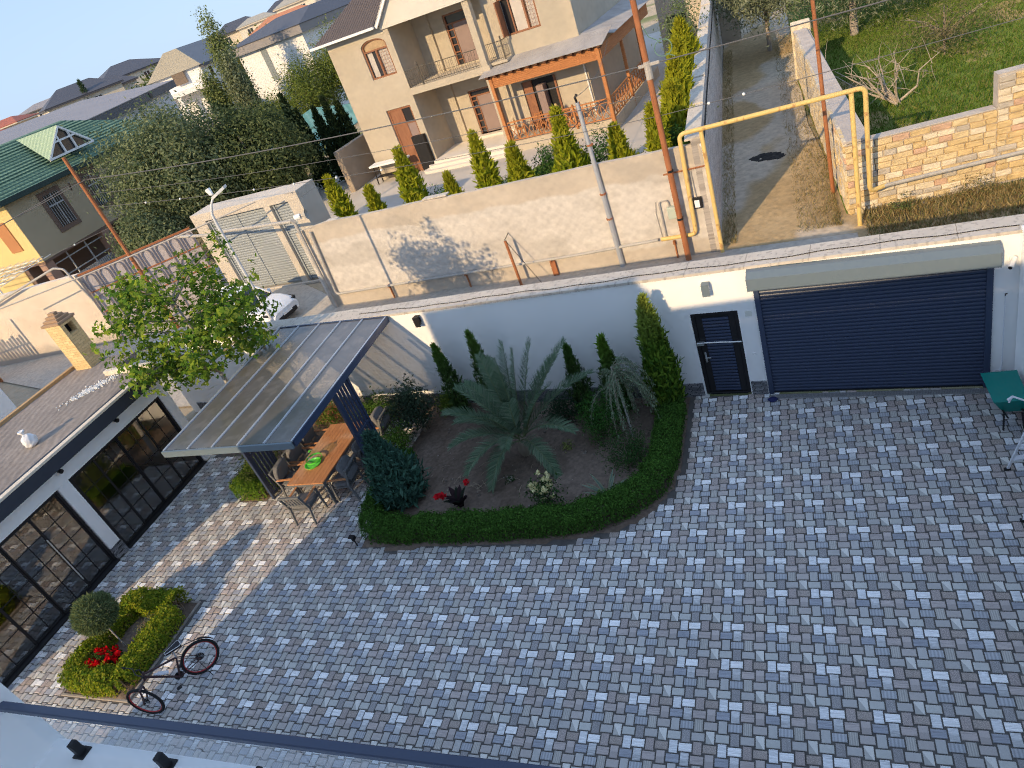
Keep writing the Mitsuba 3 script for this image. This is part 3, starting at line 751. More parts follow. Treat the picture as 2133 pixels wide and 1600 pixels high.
def hedge(name, lab, poly, w, h, n_per_m, cols, seed, L=.045, cat='hedge', z0=.03):
    rng = np.random.default_rng(seed); line = pts_along(poly, .05); tang = np.gradient(line, axis=0); tang /= np.linalg.norm(tang, axis=1, keepdims=True)
    nrm = np.stack([-tang[:, 1], tang[:, 0]], 1); length = .05 * len(line); n = int(n_per_m * length)
    i = rng.integers(0, len(line), n); s = rng.uniform(-1, 1, n); top = rng.random(n) < .62
    hh = h * (.72 + .56 * meshkit.fbm(np.c_[line[i] * 2.6, np.full(n, seed)], 3))
    ww = w * (.75 + .5 * meshkit.fbm(np.c_[line[i] * 2.2, np.full(n, seed + 9.)], 3))
    side = np.where(rng.random(n) < .5, -1, 1)
    z = np.where(top, hh * np.sqrt(np.clip(1 - .5 * s ** 2, 0, 1)) * rng.uniform(.82, 1.03, n), hh * rng.uniform(.05, .95, n))
    off = np.where(top, s, side * rng.uniform(.75, 1.05, n)) * ww / 2
    P_ = np.c_[line[i] + nrm[i] * off[:, None] + tang[i] * rng.uniform(-.03, .03, (n, 1)), z + z0]
    N_ = np.c_[nrm[i] * np.where(top, s * .5, side)[:, None], np.where(top, 1.2, .4)]
    k = thing(name, lab, cat)
    m = leaf_set(rng, P_, N_, L, .62, cols)
    part(k, 'leaves', m, LEAF, color=m.colors())
    m = MB()
    for q in range(0, len(line), 4):
        b = line[q]
        for t in range(3):
            e = rng.uniform(-.4, .4, 2) * w
            m.tube([(b[0], b[1], -.02), (b[0] + e[0] * .4, b[1] + e[1] * .4, h * .45), (b[0] + e[0], b[1] + e[1], h * .85)], [.009, .006, .003], 4, False)
    part(k, 'stems', m, BARK)
    return k
def bush(name, lab, c, r, n_clumps, per, cols, seed, L=.06, w=.5, squash=(1, 1, 1), shell=.5, spread=.09, cat='bush', group=None, lobes=1, jitter=.6, stems=6):
    rng = np.random.default_rng(seed); k = thing(name, lab, cat, group)
    P_, N_ = clump_points(rng, c, r, n_clumps, per, spread, shell, squash)
    ok = P_[:, 2] > .03; m = leaf_set(rng, P_[ok], N_[ok], L, w, cols, lobes=lobes, jitter=jitter)
    part(k, 'leaves', m, LEAF, color=m.colors())
    m = MB(); zc = c[2]
    for q in range(stems):
        e = rng.normal(0, 1, 3); e[2] = abs(e[2]); e /= np.linalg.norm(e)
        t = np.array([c[0], c[1], 0]) + np.array([e[0] * r * squash[0] * .7, e[1] * r * squash[1] * .7, zc + e[2] * r * squash[2] * .6])
        m.tube([(c[0] + e[0] * .05, c[1] + e[1] * .05, -.02), (c[0] + e[0] * .2 * r, c[1] + e[1] * .2 * r, zc * .6), t], [.022 * r + .006, .014 * r + .004, .004], 5, False)
    part(k, 'stems', m, BARK)
    return k
def conifer(name, lab, x, y, h, r, cols, seed, n=2600, L=.16, tip=None, wob=.0, lean=(0, 0), group=None, full=.35, loose=.0, up=.9, cat='conifer'):
    """an upright conifer of feathery pointed sprays"""
    rng = np.random.default_rng(seed); k = thing(name, lab, cat, group)
    t = rng.random(n) ** .8; a = rng.uniform(0, 2 * PI, n)
    prof = np.where(t < full, .72 + .28 * t / full, 1 - ((t - full) / (1 - full)) ** 1.25) * r + .03 * h * .3
    prof = prof * (1 + wob * (meshkit.fbm(np.c_[t * 5, np.full(n, seed), 0 * t], 3) - .5) * 2) * (1 + .5 * (meshkit.fbm(np.c_[np.cos(a) * 2, np.sin(a) * 2, t * 6 + seed], 2) - .5))
    rad = prof * rng.uniform(.45, 1.0, n)
    e = np.c_[np.cos(a), np.sin(a)]
    cx = x + lean[0] * t * h; cy = y + lean[1] * t * h
    P_ = np.c_[cx + e[:, 0] * rad, cy + e[:, 1] * rad, .02 + t * h * .97]
    D = np.c_[e * (.55 + loose), np.full(n, up) + .5 * t]
    N_ = np.c_[e, np.full(n, .2)] + rng.normal(0, .5, (n, 3))
    cols_ = np.asarray(cols)
    m = leaf_set(rng, P_, N_, L * (1 - .25 * t), .30, cols, D=D, jitter=.3, bend=.12)
    if tip is not None:
        c = m.c[0].copy(); z = m.v[0][:, 2]; q = np.clip((z / h - .62) / .38, 0, 1)[:, None]
        c = c * (1 - q) + np.asarray(tip) * q * rng.uniform(.85, 1.15, (len(c) // 4, 1)).repeat(4, 0); m.c = [c]
    part(k, 'foliage', m, LEAF, color=m.colors())
    part(k, 'trunk', MB().tube([(x, y, -.05), (x + lean[0] * h * .5, y + lean[1] * h * .5, h * .5), (x + lean[0] * h, y + lean[1] * h, h * .96)], [.035 + .01 * h, .02 + .006 * h, .008], 6, False), BARK)
    return k

# ------------------------------------------------------------------ the large bed
hedge('box_hedge', 'low dark green box hedge curving round the large planting bed', [(-9.3, 11.3), (-9.33, 10.3), (-9.25, 9.3), (-9.02, 8.92), (-8.3, 8.84), (-6.5, 8.86), (-4.75, 8.96), (-3.95, 9.16), (-3.42, 9.52), (-3.08, 10.0), (-2.96, 10.6), (-2.96, 11.6), (-2.97, 12.3)], .52, .46, 6200, BOX, 11)
THU = [(.075, .16, .02), (.11, .20, .025), (.05, .11, .02), (.15, .24, .03)]
DKT = [(.05, .10, .03), (.07, .13, .035), (.04, .075, .025), (.085, .14, .04)]
conifer('wall_conifer', 'slim dark conifer by the wall, leftmost of the row nearest the canopy', -8.28, 12.92, 2.2, .26, DKT, 21, 1500, .17, (.10, .19, .03), .35, (-.03, 0), 'slim conifers along the yard wall')
conifer('wall_conifer', 'slim conifer by the wall, second from the left behind the palm', -7.2, 12.76, 2.5, .27, DKT, 22, 1700, .17, (.12, .21, .04), .3, (-.02, 0), 'slim conifers along the yard wall')
conifer('wall_conifer', 'slim dark conifer by the wall right of the palm, half hidden by fronds', -4.97, 12.52, 1.95, .26, DKT, 23, 1500, .15, (.07, .15, .03), .3, (0, 0), 'slim conifers along the yard wall')
conifer('wall_conifer', 'conifer with bright feathery tip by the wall behind the pale weeping shrub', -4.12, 12.42, 2.08, .30, DKT, 24, 1700, .19, (.14, .26, .03), .3, (0, 0), 'slim conifers along the yard wall')
conifer('large_conifer', 'tall full bright green conifer by the wall left of the entrance door', -3.05, 12.38, 2.9, .40, THU, 25, 5200, .20, (.30, .36, .07), .2, (0, 0), full=.3)
conifer('blue_conifer', 'broad blue-green conifer beside the dining chairs at the left of the bed', -8.75, 9.95, 1.95, .62, [(.05, .12, .085), (.07, .16, .11), (.04, .09, .07), (.09, .18, .13)], 26, 4200, .22, None, .3, (-.05, .0), loose=.5, full=.25)
bush('dark_shrub', 'rounded dark grey-green shrub in front of the wall between canopy and palm', (-9.3, 12.35, .85), .62, 150, 26, [(.045, .075, .045), (.06, .095, .055), (.035, .06, .04), (.09, .12, .08)], 27, .075, .5, (1, .9, 1.05), .35)
bush('round_shrub', 'rounded fresh green fine-leaved shrub right of the palm', (-4.28, 11.55, .62), .62, 200, 30, [(.05, .14, .03), (.07, .18, .035), (.035, .10, .025)], 28, .05, .35, (1, .9, .95), .3, .07)
bush('low_shrub', 'low dark green sprawling shrub behind the agave', (-3.72, 10.75, .30), .55, 120, 24, [(.035, .085, .028), (.05, .11, .03)], 29, .05, .4, (1, 1.1, .7), .3)
bush('low_shrub', 'dark low shrub at the foot of the wall behind the palm', (-5.5, 12.3, .35), .5, 90, 22, [(.03, .065, .035), (.045, .09, .045)], 30, .06, .45, (1.2, .8, .9), .3)
bush('yellow_green_shrub', 'bright yellow-green shrub between the dark shrub and the chairs', (-9.55, 11.5, .5), .46, 80, 24, [(.12, .22, .03), (.18, .28, .05), (.08, .16, .03)], 31, .06, .55, (.9, 1.2, 1), .3)
bush('yellow_green_shrub', 'sunlit yellow-green shrub at the wall behind the dark shrub', (-8.75, 13.05, .38), .36, 60, 22, [(.16, .24, .03), (.24, .30, .05), (.09, .15, .03)], 32, .06, .55, (1, .8, 1), .3)
bush('flower_shrub', 'low leafy shrub with reddish blooms at the wall under the canopy', (-12.7, 13.2, .38), .55, 120, 24, [(.09, .17, .03), (.13, .22, .04), (.30, .12, .08)], 33, .055, .6, (1.6, .7, .8), .3)
bush('leafy_shrub', 'green leafy shrub at the wall behind the far end of the dining table', (-10.9, 13.0, .42), .5, 110, 24, [(.06, .13, .03), (.09, .18, .035), (.13, .22, .05)], 34, .06, .6, (1.5, .8, 1), .3)
# bushes round the near support
bush('evergreen_shrub', 'dark olive green spreading shrub left of the slatted support', (-13.5, 11.0, .5), .62, 130, 26, [(.055, .09, .025), (.09, .13, .035), (.15, .19, .06)], 35, .07, .35, (.9, 1.1, .9), .3)
hedge('low_hedge', 'low yellow-green hedge edging the bed at the foot of the slatted support', [(-14.0, 11.6), (-13.95, 10.5), (-13.75, 10.32), (-13.1, 10.38), (-12.95, 10.6)], .42, .42, 5200, [(.10, .20, .025), (.15, .26, .03), (.22, .31, .04), (.06, .13, .02)], 36)
# ------------------------------------------------------------------ the palm
pk = thing('date_palm', 'young date palm with long grey-green feathered fronds in the middle of the bed', 'palm')
rng = np.random.default_rng(40); pb = np.array([-6.15, 11.25, .05])
part(pk, 'trunk', MB().lathe([(.13, -.05), (.17, .08), (.16, .22), (.10, .42), (.03, .55)], tuple(pb), 12), BARK, smooth=40)
PALM = np.array([(.12, .19, .115), (.15, .22, .14), (.095, .155, .095), (.19, .25, .17)])
def frond(base, tip, sag, seed, n=62, ll=.36):
    rg = np.random.default_rng(seed); base, tip = np.asarray(base, float), np.asarray(tip, float)
    d = tip - base; L = np.linalg.norm(d)
    up0 = np.array([0, 0, 1.0])
    t = np.linspace(0, 1, 26); mid = base + d * .5 + up0 * sag
    P_ = ((1 - t) ** 2)[:, None] * base + (2 * t * (1 - t))[:, None] * mid + (t ** 2)[:, None] * tip
    m = MB().tube(P_, np.linspace(.016, .004, len(P_)), 5, False, None, (.20, .24, .12))
    s = np.linspace(.16, .995, n)
    for side in (-1, 1):
        for q, u in enumerate(s):
            x = u * 25; i = min(int(x), 24); f = x - i
            p = P_[i] * (1 - f) + P_[i + 1] * f; tg = P_[i + 1] - P_[i]; tg /= np.linalg.norm(tg)
            sd = np.cross(tg, up0); sd /= np.linalg.norm(sd) + 1e-9; nr = np.cross(sd, tg)
            ln = ll * (math.sin(PI * (.12 + .80 * u)) ** .7) * rg.uniform(.85, 1.1)
            dr_ = tg * (.75 + .5 * u) + sd * side * 1.0 + nr * (.45 + rg.normal(0, .12)); dr_ /= np.linalg.norm(dr_)
            w = np.cross(dr_, nr); w /= np.linalg.norm(w) + 1e-9; w = w * .0135
            e = p + dr_ * ln - up0 * ln * .10; c = PALM[rg.integers(0, 4)] * rg.uniform(.85, 1.2)
            h_ = p + dr_ * ln * .45
            m.add([p - w * .5, p + w * .5, h_ + w, h_ - w, e], [[0, 1, 2], [0, 2, 3], [3, 2, 4]], c)
    return m
tips = [((.25, .30, 2.75), .15), ((-.35, .25, 2.55), .2), ((.75, .55, 2.55), .25), ((1.35, .85, 2.25), .35), ((1.75, .75, 1.45), .5), ((-.95, -.15, 2.05), .3), ((-1.35, -.35, 1.55), .45), ((-1.45, -.55, .75), .55),
        ((.45, -.75, 1.95), .35), ((-.35, -.85, 1.75), .4), ((1.15, -.15, 1.85), .4), ((-1.25, .75, 1.55), .4), ((.95, -.85, -.02), .75), ((-.95, -1.15, .45), .7), ((.15, -1.05, 1.05), .55), ((1.45, -.45, .85), .55), ((-.55, .85, 2.05), .3), ((.95, 1.1, 1.75), .4), ((-.45, -1.25, .1), .7), ((.05, .1, 2.5), .05), ((-1.5, .1, .95), .5), ((.5, .15, 2.65), .1)]
for q, (tp, sg) in enumerate(tips):
    a = rng.uniform(0, 2 * PI); b0 = pb + np.array([.05 * math.cos(a), .05 * math.sin(a), .38])
    m = frond(b0, pb + np.array(tp), sg, 100 + q)
    part(pk, 'frond', m, LEAF, color=m.colors())
# ------------------------------------------------------------------ weeping shrub
wk = thing('weeping_shrub', 'slender weeping shrub with drooping pale grey-green twigs before the large conifer', 'shrub')
rng = np.random.default_rng(41); wb = np.array([-3.75, 11.5, 0.0]); top = wb + np.array([-.12, .25, 1.75])
part(wk, 'trunk', MB().tube([wb, wb + [-.03, .08, .8], top], [.03, .022, .012], 6, False), mat('pale_bark', tint((.36, .34, .31), .2, 20), rough=.9))
m = MB(); LP, LN, LD = [], [], []
for q in range(46):
    a = rng.uniform(-.5, 2 * PI - 1.2) if q % 3 else rng.uniform(-1.2, .9); r_ = rng.uniform(.25, .85); st = wb + (top - wb) * rng.uniform(.75, 1)
    e = np.array([math.cos(a), math.sin(a), 0]); drop = rng.uniform(.4, 1.25)
    t = np.linspace(0, 1, 10)[:, None]
    p = (1 - t) ** 2 * st + 2 * t * (1 - t) * (st + e * r_ * .8 + [0, 0, .22]) + t ** 2 * (st + e * r_ - [0, 0, drop])
    m.tube(p, np.linspace(.007, .002, 10), 4, False)
    for u in rng.uniform(.1, 1, 95):
        i = min(int(u * 9), 8); f = u * 9 - i
        LP.append(p[i] * (1 - f) + p[i + 1] * f + rng.normal(0, .018, 3)); LN.append(rng.normal(0, 1, 3)); LD.append(p[i + 1] - p[i] + rng.normal(0, .04, 3))
part(wk, 'twigs', m, BARK)
m = leaf_set(rng, np.array(LP), np.array(LN), .062, .3, [(.20, .27, .17), (.25, .32, .21), (.15, .21, .13)], D=np.array(LD) * 12)
part(wk, 'leaves', m, LEAF, color=m.colors())
# ------------------------------------------------------------------ flowers and small plants
def strap_plant(name, lab, c, n, L, w, cols, seed, cat, spread=.9, up=1.0, bend=.35, edge=None):
    rg = np.random.default_rng(seed); k = thing(name, lab, cat)
    for q in range(n):
        a = rg.uniform(0, 2 * PI); l = L * rg.uniform(.7, 1.1); e = np.array([math.cos(a), math.sin(a), 0]) * spread * rg.uniform(.5, 1.1)
        t = np.linspace(0, 1, 7); d = e + [0, 0, up]; d = d / np.linalg.norm(d)
        p = np.asarray(c) + d * (t * l)[:, None] + np.array([e[0] * .5, e[1] * .5, -1]) * (bend * l * t ** 2.4)[:, None]
        s = np.cross(d, [0, 0, 1.0]); s /= np.linalg.norm(s) + 1e-9; ww = w * np.array([.55, .9, 1, .95, .8, .5, .03])
        col = np.asarray(cols[rg.integers(0, len(cols))]) * rg.uniform(.85, 1.15)
        nr = np.cross(s, d)
        v = np.vstack([p - s * ww[:, None] / 2 + nr * ww[:, None] * .2, p, p + s * ww[:, None] / 2 + nr * ww[:, None] * .2]); F = []
        for i in range(6):
            F += [(i, i + 1, 8 + i), (i, 8 + i, 7 + i), (7 + i, 8 + i, 15 + i), (7 + i, 15 + i, 14 + i)]
        C = np.vstack([np.tile(col if edge is None else edge, (7, 1)), np.tile(col, (7, 1)), np.tile(col if edge is None else edge, (7, 1))])
        m = MB(); m.add(v, F); m.c = [C]
        part(k, 'leaf', m, LEAF, color=m.colors())
    return k
strap_plant('agave', 'spiky blue-green agave with pale leaf edges inside the hedge at the right', (-4.0, 9.72, .03), 14, .62, .075, [(.13, .21, .19), (.17, .25, .22)], 51, 'agave', .8, .8, .15, (.34, .36, .22))
def bloom(rg, c, r, col, n=14):
    m = MB(); u = rg.normal(0, 1, (n, 3)); u /= np.linalg.norm(u, axis=1, keepdims=True)
    q = leaf_set(rg, np.asarray(c) + u * r * .35, u, r * 1.1, .9, [col, tuple(np.asarray(col) * .8)], jitter=.3)
    return q
ck_ = strap_plant('canna', 'dark purple-leaved canna with red blooms on the bare soil of the bed', (-7.22, 9.62, .02), 18, .66, .15, [(.035, .025, .03), (.055, .035, .04), (.03, .04, .03)], 52, 'canna', .7, 1.1, .25)
rg = np.random.default_rng(53)
for p in ((-7.52, 9.45, .55), (-6.95, 9.75, .62), (-7.48, 9.52, .48)):
    q = bloom(rg, p, .085, (.62, .02, .03), 22); part(ck_, 'flower', q, LEAF, color=q.colors())
rk_ = bush('yellow_rose', 'rose bush covered in pale yellow blooms in front of the palm', (-5.2, 9.55, .36), .36, 46, 20, [(.03, .075, .025), (.05, .10, .03)], 54, .06, .6, (1, .9, 1), .3, cat='rose')
for q_ in range(26):
    a, b = rg.uniform(0, 2 * PI), rg.uniform(.1, .38); p = (-5.22 + b * math.cos(a) * .8, 9.62 + b * math.sin(a) * .9, .38 + rg.uniform(0, .32))
    q = bloom(rg, p, .062, (.80, .74, .40), 14); part(rk_, 'flower', q, LEAF, color=q.colors())
for (p, lab, cols, r, s) in (((-5.2, 11.3, .1), 'small variegated yellow plant on the soil right of the palm', [(.30, .33, .10), (.16, .22, .06)], .14, 55), ((-6.3, 10.3, .08), 'tiny plant with white flowers on the soil before the palm', [(.60, .62, .55), (.06, .12, .04), (.04, .09, .03)], .13, 56), ((-7.85, 9.25, .08), 'tiny pale-flowered plant beside the canna', [(.55, .40, .42), (.05, .10, .04)], .12, 57)):
    bush('small_plant', lab, p, r, 12, 14, cols, s, .045, .5, (1, 1, .8), .2, .04, 'plant', stems=3)
rg = np.random.default_rng(58); m = MB()
for q in range(260):
    x, y = rg.uniform(-8.6, -3.6), rg.uniform(9.3, 12.4)
    s = rg.uniform(.006, .028); m.add(ico.vertices * s * rg.uniform(.6, 1.4, 3) + [x, y, .05 + rg.uniform(.0, .03)], ico.faces, np.array([.20, .17, .145]) * rg.uniform(.5, 1.5))
single('clods', m, VC, 'small stones and clods of earth scattered over the bed', 'stones', kind='stuff', color=m.colors())
m = MB()
for q in range(22):
    a = rg.uniform(0, PI); x, y = rg.normal(-7.2, .55), rg.normal(10.3, .3); l = rg.uniform(.1, .4)
    m.tube([(x, y, .10), (x + l * .5 * math.cos(a), y + l * .5 * math.sin(a), .12), (x + l * math.cos(a), y + l * math.sin(a), .10)], [.005, .006, .003], 4, False)
single('dry_twigs', m, mat('dry_twig', tint((.34, .28, .21), .2, 20), rough=.9), 'scatter of dry twigs on the soil left of the palm', 'twigs', kind='stuff')
k = thing('garden_light', 'small black spike lamp with white face at the near left corner of the hedge', 'lamp')
part(k, 'spike', MB().tube([(-9.42, 8.62, 0), (-9.42, 8.62, .22)], .014, 6), BLACK)
part(k, 'head', MB().box(-9.5, -9.36, 8.55, 8.66, .2, .3, .01), BLACK)
part(k, 'face', MB().box(-9.50, -9.40, 8.535, 8.548, .21, .29, .003), WPAINT)

# ------------------------------------------------------------------ planter with the clipped ball
edge = MB()
x0, x1, y0, y1 = -14.66, -12.72, 4.74, 7.09
edge.box(x0, x1, y0, y0 + .05, -.01, .03, .006).box(x0, x1, y1 - .05, y1, -.01, .03, .006).box(x0, x0 + .05, y0 + .05, y1 - .05, -.01, .03, .006).box(x1 - .05, x1, y0 + .05, y1 - .05, -.01, .03, .006)
single('planter_edging', edge, mat('edging', tint((.30, .27, .24), .15, 6), rough=.9), 'thin stone edging round the small rectangular planter', 'edging')
hedge('golden_hedge', 'low bright yellow-green hedge round the small rectangular planter', [(-12.98, 6.85), (-14.3, 6.84), (-14.4, 6.2), (-14.4, 5.3), (-14.36, 5.02), (-13.6, 5.0), (-13.0, 5.03), (-12.97, 5.8), (-12.98, 6.6)], .46, .44, 5200, YEL + [(.10, .18, .02)], 61, .055)
tk = thing('ball_topiary', 'grey-green fine-leaved ball topiary on a thin stem in the small planter', 'topiary')
rng = np.random.default_rng(62); tb_ = np.array([-13.86, 5.90])
part(tk, 'trunk', MB().tube([(tb_[0], tb_[1], 0), (tb_[0] - .02, tb_[1], .4), (tb_[0], tb_[1], .85)], .016, 6, False), 'm_pale_bark')
n_ = 9000; u = rng.normal(0, 1, (n_, 3)); u /= np.linalg.norm(u, axis=1, keepdims=True); rad = .38 * (.93 + .18 * meshkit.fbm(u * 2.5, 3)) * rng.uniform(.55, 1.0, n_) ** .5
m = leaf_set(rng, u * rad[:, None] + [tb_[0], tb_[1], 1.12], rng.normal(0, 1, (n_, 3)), .085, .22, [(.14, .19, .085), (.18, .23, .10), (.10, .145, .065), (.22, .26, .13)], D=u + [0, 0, .25])
part(tk, 'crown', m, LEAF, color=m.colors())
gk_ = thing('red_geranium', 'mass of bright red flowers at the left end of the small planter', 'flowers')
rng = np.random.default_rng(63)
P_, N_ = clump_points(rng, (-13.75, 5.42, .22), .30, 60, 16, .05, .3, (1.2, 1, .8))
m = leaf_set(rng, P_, N_, .06, .8, [(.04, .09, .02), (.06, .12, .03)]); part(gk_, 'leaves', m, LEAF, color=m.colors())
for q_ in range(34):
    a, b = rng.uniform(0, 2 * PI), rng.uniform(0, 1) ** .5; p = (-13.75 + .42 * b * math.cos(a), 5.42 + .28 * b * math.sin(a), .36 + rng.uniform(-.04, .12))
    q = bloom(rng, p, .062, (.70, .012, .02), 16); part(gk_, 'flower', q, LEAF, color=q.colors())
bush('grey_plant', 'small grey-leaved plant in the shade of the clipped ball', (-13.55, 6.35, .15), .26, 30, 16, [(.22, .25, .17), (.12, .15, .08)], 64, .05, .5, (1, 1.1, .8), .2, .05, 'plant')

# ------------------------------------------------------------------ the plane tree behind the canopy
tk = thing('plane_tree', 'young broad-leaved tree with sunlit yellow-green crown behind the canopy', 'tree')
rng = np.random.default_rng(71); tb_ = np.array([-14.35, 12.35, 0.0]); cc = np.array([-14.55, 12.45, 4.55])
part(tk, 'trunk', MB().tube([tb_, tb_ + [-.05, .0, 1.2], tb_ + [-.12, .05, 2.4], tb_ + [-.2, .1, 3.4], cc + [0, 0, .8]], [.075, .066, .055, .04, .015], 8, False), 'm_pale_bark')
m = MB(); ends = []
for q in range(34):
    z = rng.uniform(2.5, 4.9); s = tb_ + np.array([-.12, .05, z]) * [1, 1, 1]; a = rng.uniform(0, 2 * PI); r_ = 1.95 * math.sqrt(max(.15, 1 - ((z + .55 - 4.4) / 2.1) ** 2)) * rng.uniform(.75, 1.05)
    e = s + np.array([math.cos(a) * r_, math.sin(a) * r_, rng.uniform(.2, .9)])
    m.tube([s, (s + e) / 2 + [0, 0, .12], e], [.03, .018, .006], 5, False); ends.append((s, e))
part(tk, 'limbs', m, BARK)
LP, LN = [], []
for (s, e) in ends:
    for q in range(11):
        u = rng.uniform(.38, 1.08); c = s + (e - s) * u + rng.normal(0, .17, 3)
        k_ = int(rng.integers(9, 17)); o = rng.normal(0, .13, (k_, 3)); LP.append(c + o); LN.append(o * 3 + (c - cc) * .5 + [0, 0, .8])
for q in range(60):
    c = cc + rng.normal(0, .75, 3) * [1, 1, .9]; o = rng.normal(0, .13, (9, 3)); LP.append(c + o); LN.append(o * 3 + [0, 0, 1.0])
LP, LN = np.vstack(LP), np.vstack(LN)
m = leaf_set(rng, LP, LN, .115, .55, [(.12, .22, .03), (.17, .28, .035), (.08, .17, .03), (.25, .33, .04), (.20, .27, .05)], lobes=3, bend=.15)
part(tk, 'crown', m, LEAF, color=m.colors())
# ------------------------------------------------------------------ bicycle
bk = thing('bicycle', 'dark bicycle with red trim standing beside the small planter, front wheel turned', 'bicycle')
fc, rc = np.array([-11.84, 4.62]), np.array([-11.27, 5.58]); ax_ = (rc - fc) / np.linalg.norm(rc - fc); WB = np.linalg.norm(rc - fc)
BM = frame(fc[0], fc[1], math.degrees(math.atan2(ax_[1], ax_[0])))          # u runs from the front hub to the rear hub
BM2 = lambda v: BM(np.stack([v[..., 0], v[..., 1] + .06 * v[..., 2], v[..., 2]], -1))   # leans on its stand
RED = mat('red_paint', base=(.42, .03, .03), rough=.35, spec=.5)
FRM = mat('frame_paint', base=(.05, .02, .022), rough=.35, spec=.5)
R_ = .335
def wheel(M, name_label=None):
    a = np.linspace(0, 2 * PI, 49)[:-1]
    w = part(bk, 'wheel', MB().tube(np.c_[R_ * .985 * np.cos(a), 0 * a, R_ + R_ * .985 * np.sin(a) - .0], .026, 8, False, M, closed=True), RUBBER, smooth=True)
    part(w, 'rim', MB().tube(np.c_[(R_ - .035) * np.cos(a), 0 * a, R_ + (R_ - .035) * np.sin(a)], .012, 6, False, M, closed=True), RED, smooth=True)
    m = MB()
    for q in range(28):
        t = q * 2 * PI / 28; s = .03 * (-1) ** q
        m.tube([(.02 * math.cos(t + .6), s, R_ + .02 * math.sin(t + .6)), ((R_ - .04) * math.cos(t), 0, R_ + (R_ - .04) * math.sin(t))], .0016, 3, False, M)
    part(w, 'spokes', m, STEEL)
    part(w, 'hub', MB().tube([(0, -.05, R_), (0, .05, R_)], .026, 10, True, M).tube([(0, .012, R_), (0, .016, R_)], .08, 16, True, M), BLACK)
    return w
wheel(lambda v: BM2(np.asarray(v) + [WB, 0, 0]))
st = math.radians(-50)
FWM = lambda v: BM2(np.stack([np.asarray(v)[..., 0] * math.cos(st) - np.asarray(v)[..., 1] * math.sin(st), np.asarray(v)[..., 0] * math.sin(st) + np.asarray(v)[..., 1] * math.cos(st), np.asarray(v)[..., 2]], -1))
wheel(FWM)
hd_, bb_, rh, stt = (.24, 0, .78), (.66, 0, .28), (WB, 0, R_), (.82, 0, .66)
m = MB().tube([hd_, bb_], .022, 8, True, BM2).tube([(.26, 0, .82), stt], .019, 8, True, BM2).tube([bb_, stt], .018, 8, True, BM2)
for s in (-.055, .055):
    m.tube([(bb_[0], s * .5, bb_[2]), (rh[0], s, rh[2])], .010, 6, True, BM2).tube([(stt[0], s * .4, stt[2]), (rh[0], s, rh[2])], .009, 6, True, BM2)
m.tube([(.22, 0, .70), (.28, 0, .87)], .024, 8, True, BM2)
part(bk, 'frame', m, FRM)
m = MB()
for s in (-.06, .06): m.tube([(0, s, R_), (.12, s, .52), (.17, s * .9, .70)], [.014, .016, .018], 6, True, FWM)
m.tube([(.17, -.06, .70), (.17, .06, .70)], .018, 6, True, FWM)
part(bk, 'fork', m, FRM)
part(bk, 'fork_crown', MB().tube([(.17, 0, .70), (.22, 0, .74)], .02, 6, True, BM2), FRM) if False else None
hb = part(bk, 'handlebar', MB().tube([(.26, 0, .86), (.27, 0, .95), (.21, 0, .98)], .016, 6, True, BM2).tube([(.30 - .02, -.33, .98), (.19, -.1, .985), (.19, .1, .985), (.06, .33, .99)], .011, 6, True, BM2), BLACK)
part(hb, 'grip', MB().tube([(.28, -.33, .98), (.25, -.24, .982)], .016, 8, True, BM2), RUBBER)
part(hb, 'grip', MB().tube([(.06, .33, .99), (.085, .25, .99)], .016, 8, True, BM2), RUBBER)
sd = part(bk, 'seat_post', MB().tube([(.82, 0, .66), (.855, 0, .83)], .014, 6, True, BM2), STEEL)
m = MB().prism([(.72, -.02), (.76, -.035), (.90, -.065), (.99, -.085), (1.02, -.06), (1.02, .06), (.99, .085), (.90, .065), (.76, .035), (.72, .02)], .83, .88, BM2)
part(bk, 'saddle', m, BLACK)
part(bk, 'saddle_trim', MB().tube([(.72, -.022, .875), (.76, -.038, .875), (.90, -.068, .875), (.99, -.088, .875), (1.022, -.06, .875), (1.022, .06, .875), (.99, .088, .875), (.90, .068, .875), (.76, .038, .875), (.72, .022, .875)], .007, 5, False, BM2, closed=True), WPAINT)
a = np.linspace(.35, 1.15, 9)
m = MB()
g = [(WB + (R_ + .05) * math.cos(t), R_ + (R_ + .05) * math.sin(t)) for t in a]
for (u0, z0), (u1, z1) in zip(g[:-1], g[1:]):
    m.add(BM2(np.array([[u0, -.035, z0], [u0, .035, z0], [u1, .035, z1], [u1, -.035, z1], [u0, 0, z0 + .012], [u1, 0, z1 + .012]])), [[0, 4, 5], [0, 5, 3], [4, 1, 2], [4, 2, 5], [0, 1, 2], [0, 2, 3]])
m2 = MB()
for (u, z) in [(.99, .80)]: m2.tube([(.86, 0, .74), (1.02, 0, .78), (g[-1][0], 0, g[-1][1])], .008, 5, True, BM2)
part(bk, 'mudguard', m, BLACK); part(bk, 'mudguard_arm', m2, BLACK)
part(bk, 'bottle', MB().tube([(.38, 0, .68), (.42, 0, .645), (.44, 0, .63), (.57, 0, .52)], [.018, .022, .036, .036], 12, True, BM2), mat('bottle', base=(.72, .73, .78), rough=.3), smooth=40)
part(bk, 'chainring', MB().tube([(.66, .04, .28), (.66, .046, .28)], .085, 20, True, BM2), BLACK)
for s, a in ((1, .8), (-1, .8 + PI)):
    e = (.66 + .165 * math.cos(a), .06 * s, .28 + .165 * math.sin(a) * .9)
    c_ = part(bk, 'crank', MB().bar((.66, .055 * s, .28), e, .018, .012, BM2), STEEL)
    part(c_, 'pedal', MB().box(e[0] - .045, e[0] + .045, e[1] + .01 * s, e[1] + .09 * s, e[2] - .01, e[2] + .012, .004, BM2), BLACK)
